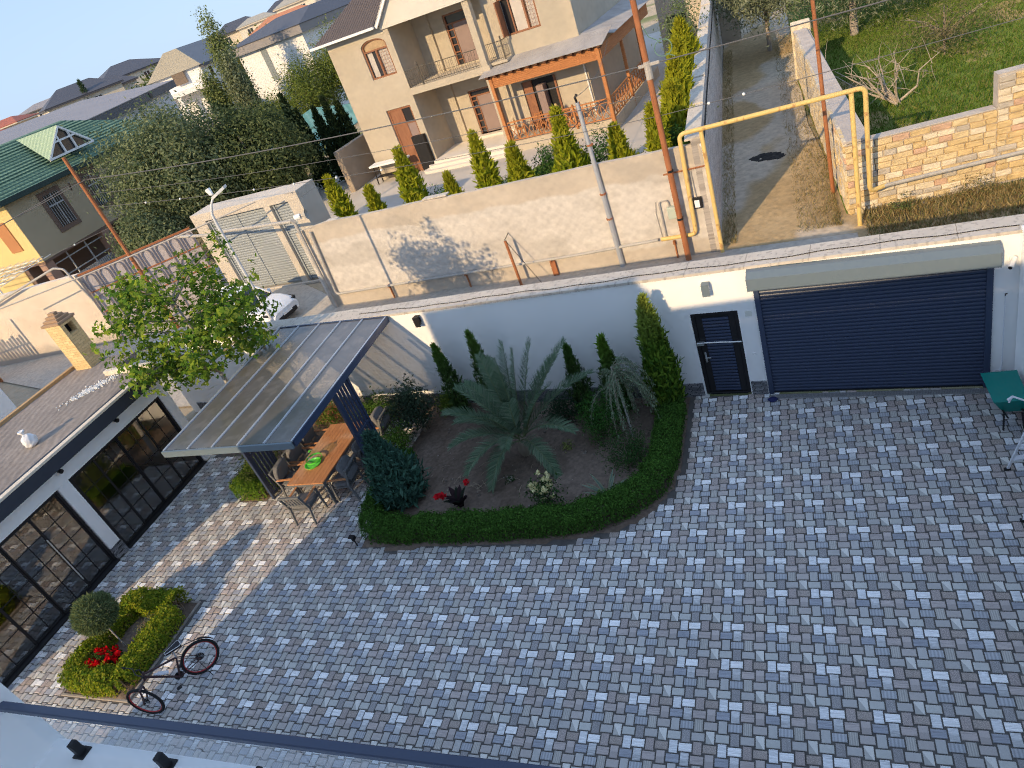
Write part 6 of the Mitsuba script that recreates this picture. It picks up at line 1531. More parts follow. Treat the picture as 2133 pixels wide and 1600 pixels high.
for u_ in (.25, 4.9, 9.5): part(yk, 'porch_pillar', MB().box(u_ - .3, u_ + .3, .05, .6, -.1, 2.55, .01, YF), mat('pinkish_trim', tint((.34, .22, .17), .08, 3), rough=.85) if u_ < 1 else 'm_pinkish_trim')
m = MB()
pw = part(yk, 'porch_screen', MB().bar((.6, .3, 1.35), (4.6, .3, 1.35), .08, .06, YF).bar((.6, .3, 2.2), (4.6, .3, 2.2), .08, .06, YF).bar((1.8, .3, .1), (1.8, .3, 2.55), .07, .06, YF).bar((3.3, .3, .1), (3.3, .3, 2.55), .07, .06, YF), mat('grey_iron', base=(.40, .41, .42), rough=.6))
for q in range(26): part(pw, 'baluster', MB().box(.65 + q * .155, .75 + q * .155, .28, .32, .3, 1.1, 0, YF), 'm_grey_iron')
for (u0, u1, z0, z1) in ((2.1, 3.75, 3.55, 6.0), (5.35, 6.95, 3.55, 6.05), (9.9, 11.3, 3.8, 6.0)):
    w = part(yk, 'window_surround', MB().box(u0, u1, -.06, 0, z0, z1, .01, YF), TRIM)
    part(w, 'pane', MB().box(u0 + .28, u1 - .28, -.075, -.06, z0 + .28, z1 - .25, 0, YF), HGL)
    mm = MB().box(u0 + .26, u1 - .26, -.10, -.07, (z0 + z1) / 2 + .3, (z0 + z1) / 2 + .38, .004, YF).box((u0 + u1) / 2 - .04, (u0 + u1) / 2 + .04, -.10, -.07, z0 + .28, z1 - .25, .004, YF)
    for q in range(7): mm.box(u0 + .3 + q * (u1 - u0 - .6) / 6 - .01, u0 + .3 + q * (u1 - u0 - .6) / 6 + .01, -.12, -.105, z0 + .28, z1 - .25, 0, YF)
    part(w, 'grille', mm, 'm_grey_iron')
part(yk, 'side_window', MB().box(-.08, -.02, .9, 1.9, 3.6, 5.4, .01, YF), mat('orange_panel', base=(.42, .19, .08), rough=.7))
def _tile(p, n, uv):
    a = p.y / .30; r = p.x / .36
    rr_ = dr.floor(r); f = r - rr_
    w = .5 + .5 * dr.cos(a * 2 * PI)
    c = mix(mi.Color3f(.045, .11, .075), mi.Color3f(.17, .28, .20), .35 * w + .65 * smoothstep(.05, .6, f))
    return c * (.9 + .2 * cell_rand(rr_, dr.floor(a)))
def _tile_b(p, n, uv):
    r = p.x / .36; return .6 * (r - dr.floor(r)) + .4 * dr.cos(p.y / .30 * 2 * PI)
GT = mat('green_tiles', _tile, rough=.5, bump=_tile_b, bs=.08, spec=.4)
YRZ = 6.55
ro = part(yk, 'roof', slab([(-.6, -.6, YRZ), (14.6, -.6, YRZ), (10.5, 4.5, 9.0), (3.5, 4.5, 9.0)], .08, YF), GT)
part(ro, 'hip_slope', slab([(-.6, -.6, YRZ), (3.5, 4.5, 9.0), (-.6, 9.6, YRZ)], .08, YF), GT)
part(ro, 'rear_slope', slab([(3.5, 4.5, 9.0), (10.5, 4.5, 9.0), (14.6, 9.6, YRZ), (-.6, 9.6, YRZ)], .08, YF), GT)
part(ro, 'hip_slope', slab([(14.6, -.6, YRZ), (14.6, 9.6, YRZ), (10.5, 4.5, 9.0)], .08, YF), GT)
part(ro, 'eave_board', MB().box(-.62, 14.62, -.64, -.6, YRZ - .28, YRZ - .0, 0, YF).box(-.64, -.6, -.6, 9.6, YRZ - .28, YRZ, 0, YF).box(-.6, 14.6, -.6, 0, YRZ - .3, YRZ - .26, 0, YF), mat('dark_green', base=(.03, .05, .045), rough=.6))
# ribs: rows of tiles standing proud on the nearest slope
m = MB()
for q in range(16):
    v_ = -.45 + q * .31; z = YRZ + (v_ + .6) * .4804; e = (v_ + .6) / 5.1 * 4.1
    m.bar((-.55 + e, v_, z + .02), (14.55 - e, v_, z + .02), .06, .05, YF)
part(ro, 'tile_course', m, GT, kind='stuff')
dm = part(yk, 'dormer', slab([(4.1, -.25, 7.35), (6.0, -.25, 8.9), (6.0, 3.6, 8.9)], .06, YF), mat('pale_green_sheet', lambda p, n, uv: mix(mi.Color3f(.26, .36, .24), mi.Color3f(.36, .46, .32), .5 + .5 * dr.cos(p.x * 18)), rough=.6))
part(dm, 'slope', slab([(7.9, -.25, 7.35), (6.0, 3.6, 8.9), (6.0, -.25, 8.9)], .06, YF), 'm_pale_green_sheet')
part(dm, 'gable', slab([(4.3, -.1, 7.3), (7.7, -.1, 7.3), (6.0, -.1, 8.75)], .05, YF), HGL)
part(dm, 'frame', MB().bar((4.2, -.2, 7.33), (7.8, -.2, 7.33), .14, .12, YF).bar((4.2, -.2, 7.33), (6.0, -.2, 8.82), .14, .12, YF).bar((7.8, -.2, 7.33), (6.0, -.2, 8.82), .14, .12, YF).bar((5.55, -.2, 7.33), (5.55, -.2, 8.4), .1, .1, YF).bar((6.45, -.2, 7.33), (6.45, -.2, 8.4), .1, .1, YF).bar((5.2, -.2, 8.1), (6.8, -.2, 8.1), .1, .1, YF), WPAINT)
# outside stair and pergola of rods by the yellow house
k = thing('rod_pergola', 'frame of thin white rods beside the yellow side wall', 'pergola')
m = MB()
for q in range(9): m.bar((-46.5 + q * .72, 25.2, 2.75), (-45.6 + q * .72, 28.5, 3.05), .035, .035)
for q in range(6): m.bar((-46.6, 25.2 + q * .6, 2.74 + q * .05), (-40.6, 25.2 + q * .6, 2.74 + q * .05), .035, .035)
part(k, 'rods', m, WPAINT, kind='stuff')
for x, y in ((-46.5, 25.2), (-40.7, 25.2), (-43.6, 25.2)): part(k, 'post', MB().bar((x, y, 0), (x, y, 2.75), .07), WPAINT)

# ------------------------------------------------------------------ generic far houses
WIN = HGL
GREYR = mat('grey_metal_roof', tint((.27, .255, .26), .07, .4), rough=.6)
DARKR = mat('dark_metal_roof', tint((.075, .078, .095), .08, .4), rough=.5)
REDR = mat('red_roof', tint((.36, .12, .08), .1, .6), rough=.7)
ORR = mat('orange_roof', tint((.50, .22, .12), .1, .6), rough=.7)
CRW = mat('cream_wall', tint((.62, .55, .45), .05, .4), rough=.9)
WW = mat('bright_white_wall', tint((.74, .73, .72), .02, .3), rough=.9)
def far_house(lab, x, y, az, L, Wd, z1, rise, wall, roof, over=.5, ridge=.45, wins=(), z0=None, name='far_house', cat='house', group=None):
    """hipped house: front on v = 0 from u = 0 to L, depth Wd, eaves at z1"""
    M = frame(x, y, az); zg = float(ground_z(np.array(x), np.array(y))) - 1.0 if z0 is None else z0
    k = thing(name, lab, cat, group)
    part(k, 'wall', MB().box(0, L, 0, Wd, zg, z1, 0, M), wall)
    a, b = L * (.5 - ridge / 2), L * (.5 + ridge / 2); c = Wd / 2; o = over
    r = MB()
    for pts in ([(-o, -o, z1), (L + o, -o, z1), (b, c, z1 + rise), (a, c, z1 + rise)], [(L + o, -o, z1), (L + o, Wd + o, z1), (b, c, z1 + rise)], [(L + o, Wd + o, z1), (-o, Wd + o, z1), (a, c, z1 + rise), (b, c, z1 + rise)], [(-o, Wd + o, z1), (-o, -o, z1), (a, c, z1 + rise)]):
        r.add(*slab(pts, .12, M))
    part(k, 'roof', r, roof)
    part(k, 'eave', MB().box(-o - .02, L + o + .02, -o - .02, Wd + o + .02, z1 - .3, z1 - .125, 0, M), DARKR if roof in (DARKR, GREYR) else CRW)
    for (face, u0, u1, za, zb) in wins:
        if face == 'f': w = part(k, 'window', MB().box(u0, u1, -.06, -.0, za, zb, 0, M), WIN); part(w, 'frame', MB().box((u0 + u1) / 2 - .05, (u0 + u1) / 2 + .05, -.09, -.062, za, zb, 0, M).box(u0 - .06, u1 + .06, -.12, -.0, za - .1, za - .001, 0, M), WPAINT)
        if face == 'r': w = part(k, 'window', MB().box(L, L + .06, u0, u1, za, zb, 0, M), WIN); part(w, 'frame', MB().box(L + .062, L + .09, (u0 + u1) / 2 - .05, (u0 + u1) / 2 + .05, za, zb, 0, M).box(L, L + .12, u0 - .06, u1 + .06, za - .1, za - .001, 0, M), WPAINT)
    return k, M
# white house with the big blank sunlit wall
AH = frame(-55.3, 73.4, -6.4)
k = thing('white_house', 'large white house with blank sunlit gable wall and dark grey roof behind the neighbour\'s yard', 'house')
part(k, 'wall', MB().box(0, 9.6, 0, 24, -1, 8.15, 0, AH), WW)
part(k, 'eave_band', MB().profile([(-.6, 8.16), (24.6, 8.16), (24.6, 9.0), (-.6, 9.0)], -.6, 10.2, AH), mat('grey_band', tint((.25, .235, .235), .04, .5), rough=.6))
part(k, 'roof', slab([(-.7, -.7, 9.01), (10.3, -.7, 9.01), (7.5, 6, 10.3), (2.2, 6, 10.3)], .05, AH), DARKR)
part(k, 'roof_side', MB().add(*slab([(10.3, -.7, 9.01), (10.3, 24.6, 9.01), (7.5, 20, 10.3), (7.5, 6, 10.3)], .05, AH)).add(*slab([(-.7, -.7, 9.01), (2.2, 6, 10.3), (2.2, 20, 10.3), (-.7, 24.6, 9.01)], .05, AH)).add(*slab([(2.2, 6, 10.3), (7.5, 6, 10.3), (7.5, 20, 10.3), (2.2, 20, 10.3)], .05, AH)), DARKR)
w = part(k, 'tall_window', MB().box(3.3, 4.15, -.05, 0, 4.7, 8.0, 0, AH), mat('grey_glass', base=(.22, .25, .26), rough=.2, spec=.6))
for v_ in (4, 10, 16):
    w = part(k, 'window', MB().box(9.6, 9.66, v_, v_ + 1.6, 5.4, 7.4, 0, AH), WIN)
    part(w, 'mullion', MB().box(9.66, 9.70, v_ + .5, v_ + .58, 5.4, 7.4, 0, AH).box(9.66, 9.70, v_ + 1.05, v_ + 1.13, 5.4, 7.4, 0, AH), WPAINT)
# long low building with the dark fascia
LH = frame(-45.8, 38.8, 118.9)
k = thing('long_building', 'long white building with deep dark fascia and pale grey roof behind the green-roofed house', 'building')
part(k, 'wall', MB().box(0, 36.5, .6, 12, -1, 7.6, 0, LH), mat('shaded_white', tint((.60, .61, .62), .03, .3), rough=.9))
part(k, 'fascia', MB().box(-1, 37.2, -.25, 12.6, 7.62, 8.35, 0, LH), DARKR)
rl_ = part(k, 'roof', slab([(-1, -.3, 8.37), (37.2, -.3, 8.37), (36, 9.6, 9.75), (-1, 9.6, 9.75)], .06, LH), GREYR)
part(rl_, 'rear_slope', slab([(-1, 9.6, 9.75), (36, 9.6, 9.75), (37, 13, 8.4), (-1, 13, 8.4)], .06, LH), DARKR)
for (u0, u1, z0, z1) in ((9.8, 13.2, 3.2, 7.0), (16.5, 17.6, 5.2, 7.0), (21.5, 22.5, 5.2, 7.0), (3, 6, 4.5, 6.9)): 
    w = part(k, 'window', MB().box(u0, u1, .54, .6, z0, z1, 0, LH), WIN); part(w, 'frame', MB().box(u0 - .08, u0, .5, .6, z0, z1, 0, LH).box(u1, u1 + .08, .5, .6, z0, z1, 0, LH), WPAINT)
for u0 in (6.0, 24.5): part(rl_, 'roof_vent', MB().box(u0, u0 + 1.0, -.32, -.26, 7.75, 8.2, 0, LH), BLACK)
far_house('grey-roofed low building at the left edge behind the green tiles', -60, 34, 118, 16, 9, 8.0, 1.2, 'm_shaded_white', GREYR)
# cream-white house with grey gable front
BH = frame(-87.5, 93.9, 15)
k = thing('gabled_house', 'white house with grey gable front and arched window on the far slope', 'house')
part(k, 'wall', MB().box(0, 8.2, 0, 14, 0, 8.6, 0, BH), WW)
part(k, 'gable', slab([(-.6, -.3, 8.6), (8.8, -.3, 8.6), (6.4, -.3, 11.6), (4.2, -.3, 11.6)], .3, BH), mat('greenish_grey', tint((.36, .34, .29), .05, .5), rough=.7))
part(k, 'roof', MB().add(*slab([(8.8, -.3, 8.6), (8.8, 14.5, 8.6), (6.4, 14, 11.6), (6.4, -.3, 11.6)], .1, BH)).add(*slab([(-.6, -.3, 8.6), (4.2, -.3, 11.6), (4.2, 14, 11.6), (-.6, 14.5, 8.6)], .1, BH)).add(*slab([(4.2, -.3, 11.6), (6.4, -.3, 11.6), (6.4, 14, 11.6), (4.2, 14, 11.6)], .1, BH)), GREYR)
part(k, 'arched_window', MB().prism([(3.6, 7.0), (5.6, 7.0), (5.6, 8.8), (5.3, 9.4), (4.6, 9.7), (3.9, 9.4), (3.6, 8.8)], 0, .2, lambda v: BH(np.stack([v[..., 0], -.55 + v[..., 2], v[..., 1]], -1))), mat('brown_window', base=(.16, .12, .09), rough=.4))
part(k, 'balcony', MB().box(-.4, 9.2, -2.6, 0, 5.6, 6.3, 0, BH).box(8.4, 9.0, -2.4, -1.8, 0, 5.6, 0, BH).box(3.6, 4.2, -2.4, -1.8, 0, 5.6, 0, BH), WW)
part(k, 'eave', MB().box(8.2, 8.9, -.2, 14.4, 8.2, 8.6, 0, BH), DARKR)
for v_ in (2.5, 6.5, 10.5):
    part(k, 'window', MB().box(8.2, 8.26, v_, v_ + 1.1, 6.6, 7.9, 0, BH), WIN)
for v_ in (4.5, 11.5): part(k, 'window', MB().box(8.2, 8.26, v_, v_ + (1.8 if v_ > 8 else .7), 3.6, 5.2, 0, BH), WIN)
part(k, 'window', MB().box(.9, 1.7, -.06, 0, 6.9, 7.9, 0, BH), WIN)
W1 = lambda L, z: [('f', L * .2, L * .2 + 1.2, z - 2.3, z - .9), ('f', L * .6, L * .6 + 1.2, z - 2.3, z - .9)]
WR = lambda W_, z: [('r', W_ * .25, W_ * .25 + 1.2, z - 2.3, z - .9), ('r', W_ * .6, W_ * .6 + 1.2, z - 2.3, z - .9)]
SK = 'houses along the far ridge'
far_house('dark hipped-roof house with cream wall on the ridge at the left', -115.5, 98.5, 55, 13, 11, 10.6, 2.2, CRW, DARKR, wins=W1(13, 10.6) + WR(11, 10.6), group=SK)
far_house('second dark hipped roof on the ridge right of the first, behind a dark tree', -121, 110.5, 50, 11, 9, 10.2, 1.9, CRW, DARKR, wins=W1(11, 10.2), group=SK)
far_house('largest dark grey mansard roof on the ridge above the green trees', -134, 130.5, 60, 15, 14, 11.6, 2.5, CRW, DARKR, ridge=.3, wins=W1(15, 11.6) + WR(14, 11.6), group=SK)
far_house('low house with bright red roof at the left edge below the skyline', -73, 52.6, 128, 15, 8, 9.6, 1.3, WW, REDR, wins=W1(15, 9.6), group=SK)
far_house('dark-roofed cream house behind the poplar at the top', -124, 159, 30, 12, 10, 12.0, 2.0, CRW, DARKR, wins=W1(12, 12) + WR(10, 12), group=SK)
far_house('small cream house with pale roof above the orange roof', -113, 154.5, 30, 9, 9, 12.0, 1.2, mat('pale_cream_wall', tint((.70, .64, .54), .04, .4), rough=.9), 'm_greenish_grey', wins=W1(9, 12) + WR(9, 12), group=SK)
far_house('long low house with orange roof above the big white house', -87.5, 122.5, 32, 14, 8, 9.8, 1.6, CRW, ORR, wins=W1(14, 9.8), group=SK)
far_house('dark-roofed house at the top right of the orange roof', -112, 165.5, 28, 11, 9, 12.6, 1.9, CRW, DARKR, wins=W1(11, 12.6) + WR(9, 12.6), group=SK)
far_house('cream house at the top edge behind the dark roofs, left one', -100, 152, 20, 9, 8, 12.6, 1.4, 'm_pale_cream_wall', 'm_greenish_grey', wins=W1(9, 12.6), group=SK)
far_house('cream house at the top edge beside the brown tiled roof, right one', -86, 158, 12, 12, 8, 13.4, 1.4, 'm_pale_cream_wall', ORR, wins=W1(12, 13.4) + [('f', 9.6, 10.8, 11.1, 12.5)], group=SK)
rg = np.random.default_rng(90)
tiny = [(-150, 95, 'pinkish roofed'), (-158, 103, 'green roofed'), (-146, 106, 'red roofed'), (-165, 118, 'cream'), (-160, 128, 'small grey roofed'), (-150, 160, 'red roofed cream'), (-140, 172, 'white'), (-152, 176, 'cream flat'), (-131, 172, 'tall white'), (-136, 182, 'grey roofed'), (-170, 108, 'small orange roofed'), (-140, 88, 'low grey roofed')]
where = ('at the far left of the skyline', 'left on the skyline behind the red roof', 'on the skyline left of the dark hipped roof', 'farthest left on the ridge', 'on the skyline between the dark roofs', 'on the skyline left of the gabled house', 'on the skyline above the gabled house', 'tiny on the ridge above the gabled house', 'on the skyline right of the gabled house', 'on the ridge left of the poplar', 'at the outer left end of the ridge', 'beyond the long roof at the left')
for (x, y, d), w_ in zip(tiny, where):
    zt_ = 9.46 + math.hypot(x, y) * .0175 * rg.uniform(.6, 1.0)
    roof = {'p': 'm_pink_roof', 'g': GREYR, 'r': REDR, 'c': CRW, 's': GREYR, 'w': WW, 't': WW, 'l': GREYR}[d[0]]
    if d.startswith('green'): roof = mat('sage_roof', base=(.22, .32, .24), rough=.7)
    if 'orange' in d: roof = ORR
    if d[0] == 'p': roof = mat('pink_roof', tint((.42, .25, .20), .1, .5), rough=.7)
    far_house('%s house %s' % (d, w_), x, y, rg.uniform(25, 70), rg.uniform(8, 13), rg.uniform(7, 10), zt_ - 1.2, 1.2 if d[0] not in 'ct' else .35, WW if d[0] in 'wt' else CRW, roof, group=SK, wins=W1(8, zt_ - 1.2))
# teal garden canopy
k = thing('teal_canopy', 'turquoise sheet roof of a garden shelter behind the row of cypresses', 'shelter')
TEALR = mat('teal_sheet', lambda p, n, uv: mix(mi.Color3f(.16, .36, .30), mi.Color3f(.24, .44, .37), .5 + .5 * dr.cos((p.x + p.y) * 9)), rough=.5)
part(k, 'roof', MB().add(*slab([(-33.2, 40.2, 3.2), (-28.6, 46.0, 2.1), (-28.3, 52.0, 2.3), (-31.9, 47.5, 3.9)], .06, lambda v: v)), TEALR)
part(k, 'rear_slope', slab([(-33.2, 40.2, 3.2), (-31.9, 47.5, 3.9), (-34.5, 50, 2.4), (-35.5, 42, 2.2)], .06, lambda v: v), TEALR)
part(k, 'front_slope', slab([(-33.2, 40.2, 3.2), (-28.6, 46.0, 2.1), (-27.9, 44.5, 1.6), (-31.2, 38.6, 2.2)], .06, lambda v: v), TEALR)
for x, y in ((-31, 39, ), (-28.4, 45), (-28.5, 51), (-34, 42)): part(k, 'post', MB().bar((x, y, -.1), (x, y, 2.1), .14), WPAINT)

# ------------------------------------------------------------------ trees
def big_tree(name, lab, x, y, h, r, cols, seed, n_cl=260, per=60, L=.2, w=.42, spread=.42, squash=(1, 1, 1), trunk=.18, shell=.55, cz=.6, limbs=9, bark=None, group=None, lean=(0, 0), z0=None, lobes=1, gaps=.0):
    rg = np.random.default_rng(seed); k = thing(name, lab, 'tree', group)
    zg = float(ground_z(np.array(x), np.array(y))) if z0 is None else z0
    c = np.array([x + lean[0], y + lean[1], zg + h * cz])
    P_, N_ = clump_points(rg, c, r, n_cl, per, spread, shell, squash)
    ok = P_[:, 2] > zg + .15
    m = leaf_set(rg, P_[ok], N_[ok], L, w, cols, jitter=.55, lobes=lobes)
    part(k, 'crown', m, LEAF, color=m.colors())
    part(k, 'trunk', MB().tube([(x, y, zg - .2), (x + lean[0] * .3, y + lean[1] * .3, zg + h * cz * .5), (c[0], c[1], zg + h * .85)], [trunk, trunk * .75, .03], 8, False), bark or BARK)
    m = MB()
    for q in range(limbs):
        e = rg.normal(0, 1, 3); e[2] = abs(e[2]) * .6; e /= np.linalg.norm(e); s = np.array([x + lean[0] * .3, y + lean[1] * .3, zg + h * cz * rg.uniform(.35, .8)])
        t = c + e * r * np.asarray(squash) * .75
        m.tube([s, (s + t) / 2 + [0, 0, .1 * r], t], [trunk * .5, trunk * .28, .015], 5, False)
    part(k, 'limbs', m, bark or BARK)
    return k
OLIV = [(.11, .145, .065), (.15, .185, .085), (.075, .105, .045), (.20, .235, .11), (.10, .13, .05)]
OLIV2 = [(.15, .19, .10), (.20, .24, .13), (.11, .15, .07), (.25, .29, .16)]
GREY_G = [(.20, .235, .15), (.26, .295, .19), (.15, .185, .115), (.30, .33, .23)]
PAL = mat('grey_bark', tint((.33, .29, .26), .2, 6), rough=.95)
big_tree('olive_tree', 'huge dense olive-green tree between the yellow house and the gate', -32.2, 33.0, 7.9, 4.0, OLIV2, 301, 560, 75, .22, .42, .48, (1.1, .95, .83), .26, .5, .56, 14, PAL, z0=0)
big_tree('olive_tree', 'second trunk and right-hand crown of dense dark trees behind the gate', -28.6, 34.5, 6.6, 2.9, OLIV[:3], 302, 300, 70, .22, .42, .42, (1, .9, .95), .18, .45, .6, 9, PAL, z0=0, lean=(.6, .4))
big_tree('olive_tree', 'lower left part of the dense tree mass beside the rusty pole', -32.6, 29.0, 4.2, 1.9, OLIV2, 303, 240, 60, .2, .42, .4, (1, 1, .85), .15, .4, .5, 7, PAL, z0=0)
big_tree('grey_tree', 'pale grey-green feathery tree top behind the olive tree', -45.5, 47.5, 7.6, 2.6, GREY_G, 304, 150, 40, .24, .3, .5, (1, 1, 1.1), .14, .4, .6, 7, z0=0)
big_tree('dry_bush', 'brownish leafless bush at the gate\'s left end', -27.2, 27.0, 3.0, 1.3, [(.24, .18, .11), (.30, .23, .14), (.18, .15, .09)], 305, 80, 20, .16, .2, .3, (1.2, .9, 1), .06, .3, .55, 12, z0=0)
# poplar with two stems
for q, (x, y, h, r, lab) in enumerate(((-50.6, 65.2, 13.6, 1.25, 'tall slender yellow-green poplar rising above the skyline'), (-48.6, 62.6, 9.8, 1.05, 'lower grey-green poplar stem right of the tallest one'), (-53.5, 64.8, 8.8, 1.1, 'short poplar left of the tall one'))):
    big_tree('poplar', lab, x, y, h, r, [(.20, .25, .09), (.26, .30, .12), (.15, .19, .07)] if q != 1 else [(.19, .22, .13), (.25, .28, .17), (.14, .17, .09)], 310 + q, 330, 26, .26, .5, .34, (1, 1, h * .42 / r), .12, .3, .55, 14, PAL, 'poplars', z0=0)
PINE = [(.13, .18, .04), (.18, .23, .05), (.09, .13, .03), (.22, .26, .07)]
big_tree('pine_tree', 'broad yellow-green tree in front of the big white house', -38.6, 58.6, 6.8, 3.0, PINE, 320, 300, 50, .26, .28, .45, (1.1, 1, .9), .16, .4, .58, 9, z0=0)
big_tree('pine_tree', 'yellow-green tree touching the left corner of the plastered house', -34.9, 60.5, 8.4, 2.6, PINE, 321, 280, 50, .26, .28, .45, (1, 1, 1.15), .16, .4, .6, 9, z0=0)
big_tree('pine_tree', 'low yellow-green tree left of the white house wall', -44.5, 60.5, 4.6, 2.0, PINE, 322, 160, 40, .26, .3, .4, (1.1, 1, .9), .12, .4, .55, 7, z0=0)
big_tree('pine_tree', 'thin loose young tree against the white house wall', -40.0, 64.0, 8.6, 1.5, [(.20, .24, .12), (.26, .29, .15)], 323, 70, 22, .24, .25, .4, (1, 1, 1.6), .08, .3, .62, 9, z0=0)
for q, (x, y, h, r, lab) in enumerate(((-97, 101, 9.6, 4.2, 'green tree below the mansard roof, left'), (-101, 109, 11.0, 4.6, 'green tree below the mansard roof, right'), (-92.5, 103, 10.2, 3.4, 'green tree left of the gabled house'), (-103, 96, 8.6, 3.6, 'pale green tree behind the long roof'), (-79, 114, 12.6, 3.6, 'yellow-green tree left of the poplar top'), (-74, 112, 12.2, 3.8, 'yellow-green tree right behind the poplar'), (-70, 108, 9.5, 3.6, 'green tree between gabled house and white house'), (-96, 128, 10.5, 3.2, 'yellowish tree behind the gabled house roof'),
        (-76, 128, 10.0, 3.0, 'green trees below the orange roof, left'), (-70, 121, 9.0, 3.0, 'green trees below the orange roof, right'), (-75, 148, 13.2, 3.2, 'dark green tree at the top edge beside the cream house'), (-84, 152, 13.4, 2.6, 'dark tree between the cream houses'), (-66, 88, 6.5, 2.6, 'bush below the gabled house, left'), (-62, 84, 6.0, 2.6, 'bush below the gabled house, right'), (-58, 79, 5.2, 2.2, 'hedge-like tree before the white house corner'))):
    big_tree('far_tree', lab, x, y, h * .8, r, [(.12, .165, .045), (.17, .21, .06), (.085, .12, .035)] if q not in (4, 5, 7) else [(.22, .23, .06), (.27, .26, .07), (.16, .18, .05)], 330 + q, 110, 26, .55, .5, .55, (1, 1, .8), .2, .45, .6, 4, None, 'trees on the far slope', z0=None)
conifer('dark_fir', 'dark pointed tree on the ridge between the two dark hipped roofs', -112, 104.5, 13.0, 1.5, [(.05, .085, .045), (.07, .11, .055)], 350, 900, .8, cat='tree')
# dark cypresses in a row
CYP = [(.035, .058, .028), (.05, .078, .035), (.028, .045, .022), (.075, .105, .04)]
for q, (x, y, h, lab) in enumerate(((-28.6, 38.3, 5.9, 'first dark cypress of the row from the left'), (-28.3, 39.6, 6.2, 'second and tallest dark cypress of the row'), (-27.6, 39.4, 5.1, 'third dark cypress of the row from the left'), (-26.7, 39.9, 4.9, 'fourth dark cypress of the row from the left'), (-26.0, 40.2, 5.2, 'fifth dark cypress of the row from the left'), (-25.5, 40.7, 4.7, 'sixth dark cypress of the row, near the house'), (-24.9, 40.0, 3.2, 'last low dark cypress of the row beside the concrete wall'))):
    conifer('cypress', lab, x, y, h, .42, CYP, 360 + q, 2600, .34, None, .3, (0, 0), 'row of dark cypresses beside the house', full=.6, cat='cypress')
# silvery tree over the alley and bare shrub in the plot
big_tree('silver_tree', 'spreading silvery grey-green tree overhanging the alley at the top', 3.4, 42.0, 6.2, 4.2, GREY_G, 380, 460, 60, .24, .24, .5, (1.15, 1, .62), .2, .4, .62, 12, PAL, z0=0)
big_tree('silver_tree', 'left part of the silvery tree hanging low over the alley', -.6, 43.6, 5.2, 2.7, GREY_G, 381, 260, 55, .24, .24, .42, (1.1, 1, .62), .12, .35, .66, 8, PAL, z0=0)
big_tree('silver_tree', 'dark right-hand part of the silvery tree at the top edge', 8.2, 44.5, 5.4, 3.0, [(.12, .15, .09), (.17, .20, .12), (.09, .12, .06)], 382, 260, 50, .24, .24, .42, (1.2, 1, .6), .14, .35, .62, 8, PAL, z0=0)
big_tree('thorn_bush', 'brownish green tangled bush below the silvery tree', 6.0, 34.5, 2.2, 1.7, [(.17, .17, .08), (.24, .21, .11), (.13, .14, .06)], 383, 120, 20, .16, .25, .35, (1.3, 1, .8), .06, .3, .5, 14, z0=0)
dk = thing('bare_shrub', 'leafless whitish shrub with tangled branches on the grassy plot', 'shrub')
rg = np.random.default_rng(390); base = np.array([3.68, 29.5, 0]); m = MB(); m2 = MB()
DB = mat('dead_wood', tint((.40, .34, .28), .2, 9), rough=.95)
for q in range(11):
    a = rg.uniform(0, 2 * PI); e = np.array([math.cos(a) * rg.uniform(.3, 1.5), math.sin(a) * rg.uniform(.3, 1.3), rg.uniform(1.2, 2.3)])
    if q < 3: e = np.array([-1.7 - .3 * q, -.3 + .5 * q, 1.7])
    p = np.array([base + rg.normal(0, .08, 3) * [1, 1, 0], base + e * .35 + rg.normal(0, .1, 3), base + e * .7 + rg.normal(0, .12, 3), base + e])
    m.tube(p, [.05, .035, .022, .01], 6, False)
    for t in range(7):
        s = p[1] + (p[3] - p[1]) * rg.uniform(0, 1); d = rg.normal(0, .45, 3) + [0, 0, .1]
        m2.tube([s, s + d * .5 + rg.normal(0, .05, 3), s + d], [.012, .008, .003], 4, False)
part(dk, 'stem', m, DB); part(dk, 'twigs', m2, DB)

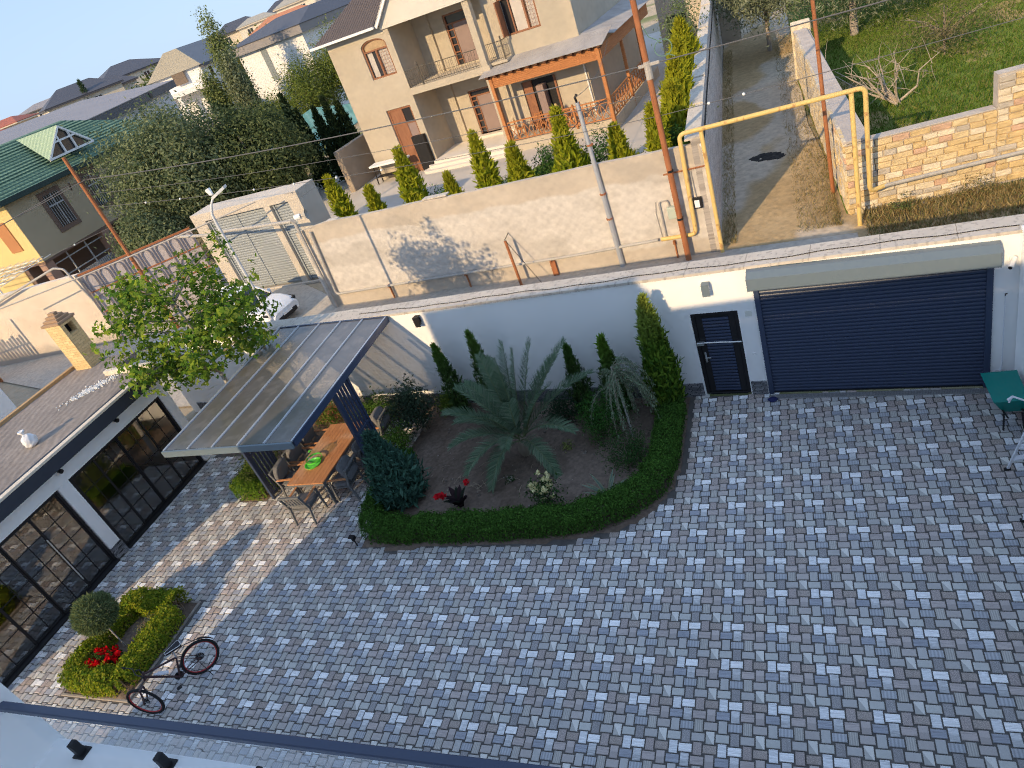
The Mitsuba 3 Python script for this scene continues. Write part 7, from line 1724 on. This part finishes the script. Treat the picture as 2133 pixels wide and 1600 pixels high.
# ------------------------------------------------------------------ overhead wires
def wire(name, lab, a, b, sag, r=.012, beads=(), mt=BLACK, n=24):
    a, b = np.asarray(a, float), np.asarray(b, float); t = np.linspace(0, 1, n)[:, None]
    p = a + (b - a) * t; p[:, 2] -= sag * 4 * (t * (1 - t))[:, 0]
    k = thing(name, lab, 'wire', 'overhead wires')
    part(k, 'strand', MB().tube(p, r, 4, False), mt)
    for u in beads:
        i = int(u * (n - 1)); q = p[i] + (p[min(i + 1, n - 1)] - p[i]) * (u * (n - 1) - i)
        part(k, 'spacer', (ico.vertices * .045 + q, ico.faces), WPAINT, smooth=True)
WIREM = mat('wire_grey', base=(.12, .12, .125), rough=.6)
wire('overhead_wire', 'thickest overhead wire from the left rusty pole to the tall rusty pole', (-25.9, 21.7, 7.0), (-3.25, 19.72, 5.66), .25, .017, mt=WIREM)
wire('overhead_wire', 'overhead wire from the tall rusty pole to the right edge', (-3.25, 19.72, 5.66), (26, 17.4, 6.6), .3, .016, mt=WIREM)
wire('overhead_wire', 'thin upper wire with white spacers crossing before the house', (-26, 21.6, 5.9), (-3.2, 19.8, 4.3), .3, .009, (.12, .2, .28, .36, .44, .52, .60), WIREM)
wire('overhead_wire', 'thin wire with two white spacers over the alley', (-3.2, 19.8, 4.3), (26, 17.8, 6.2), .35, .009, (.045, .075), WIREM)
wire('overhead_wire', 'thin wire slightly above the spacer wire before the house', (-26, 21.8, 6.4), (-3.2, 19.8, 4.9), .28, .008, (), WIREM)
wire('overhead_wire', 'wire from the left rusty pole down to the left edge, upper one', (-25.7, 21.6, 7.0), (-42, 14.5, 6.0), .3, .014, (), WIREM)
wire('overhead_wire', 'wire from the left rusty pole down to the left edge, lower one', (-26.5, 21.5, 7.0), (-42, 12.5, 5.6), .3, .014, (), WIREM)
wire('overhead_wire', 'thin wire with white spacers before the yellow house', (-26, 21.7, 5.0), (-42, 20.5, 3.9), .2, .009, (.15, .3, .45, .6, .75), WIREM)
wire('overhead_wire', 'slanting cable from the short rusty post up to the house terrace', (-8.78, 20.0, 1.66), (-8.0, 36.0, 1.55), -.6, .016)
wire('overhead_wire', 'thin cable from the short rusty post down to the street side', (-8.78, 20.0, 1.66), (-7.9, 19.7, .05), .0, .014)
wire('overhead_wire', 'thin wire from the grey cable pole to the terrace wall', (-5.36, 20.05, 5.3), (-7.6, 36.9, 4.0), .4, .008, (), WIREM)
wire('overhead_wire', 'thick grey cable from the gate corner down behind the broad-leaved tree', (-19.6, 22.8, 4.2), (-33.5, 19.0, 3.4), .1, .03, (), GREY_P)
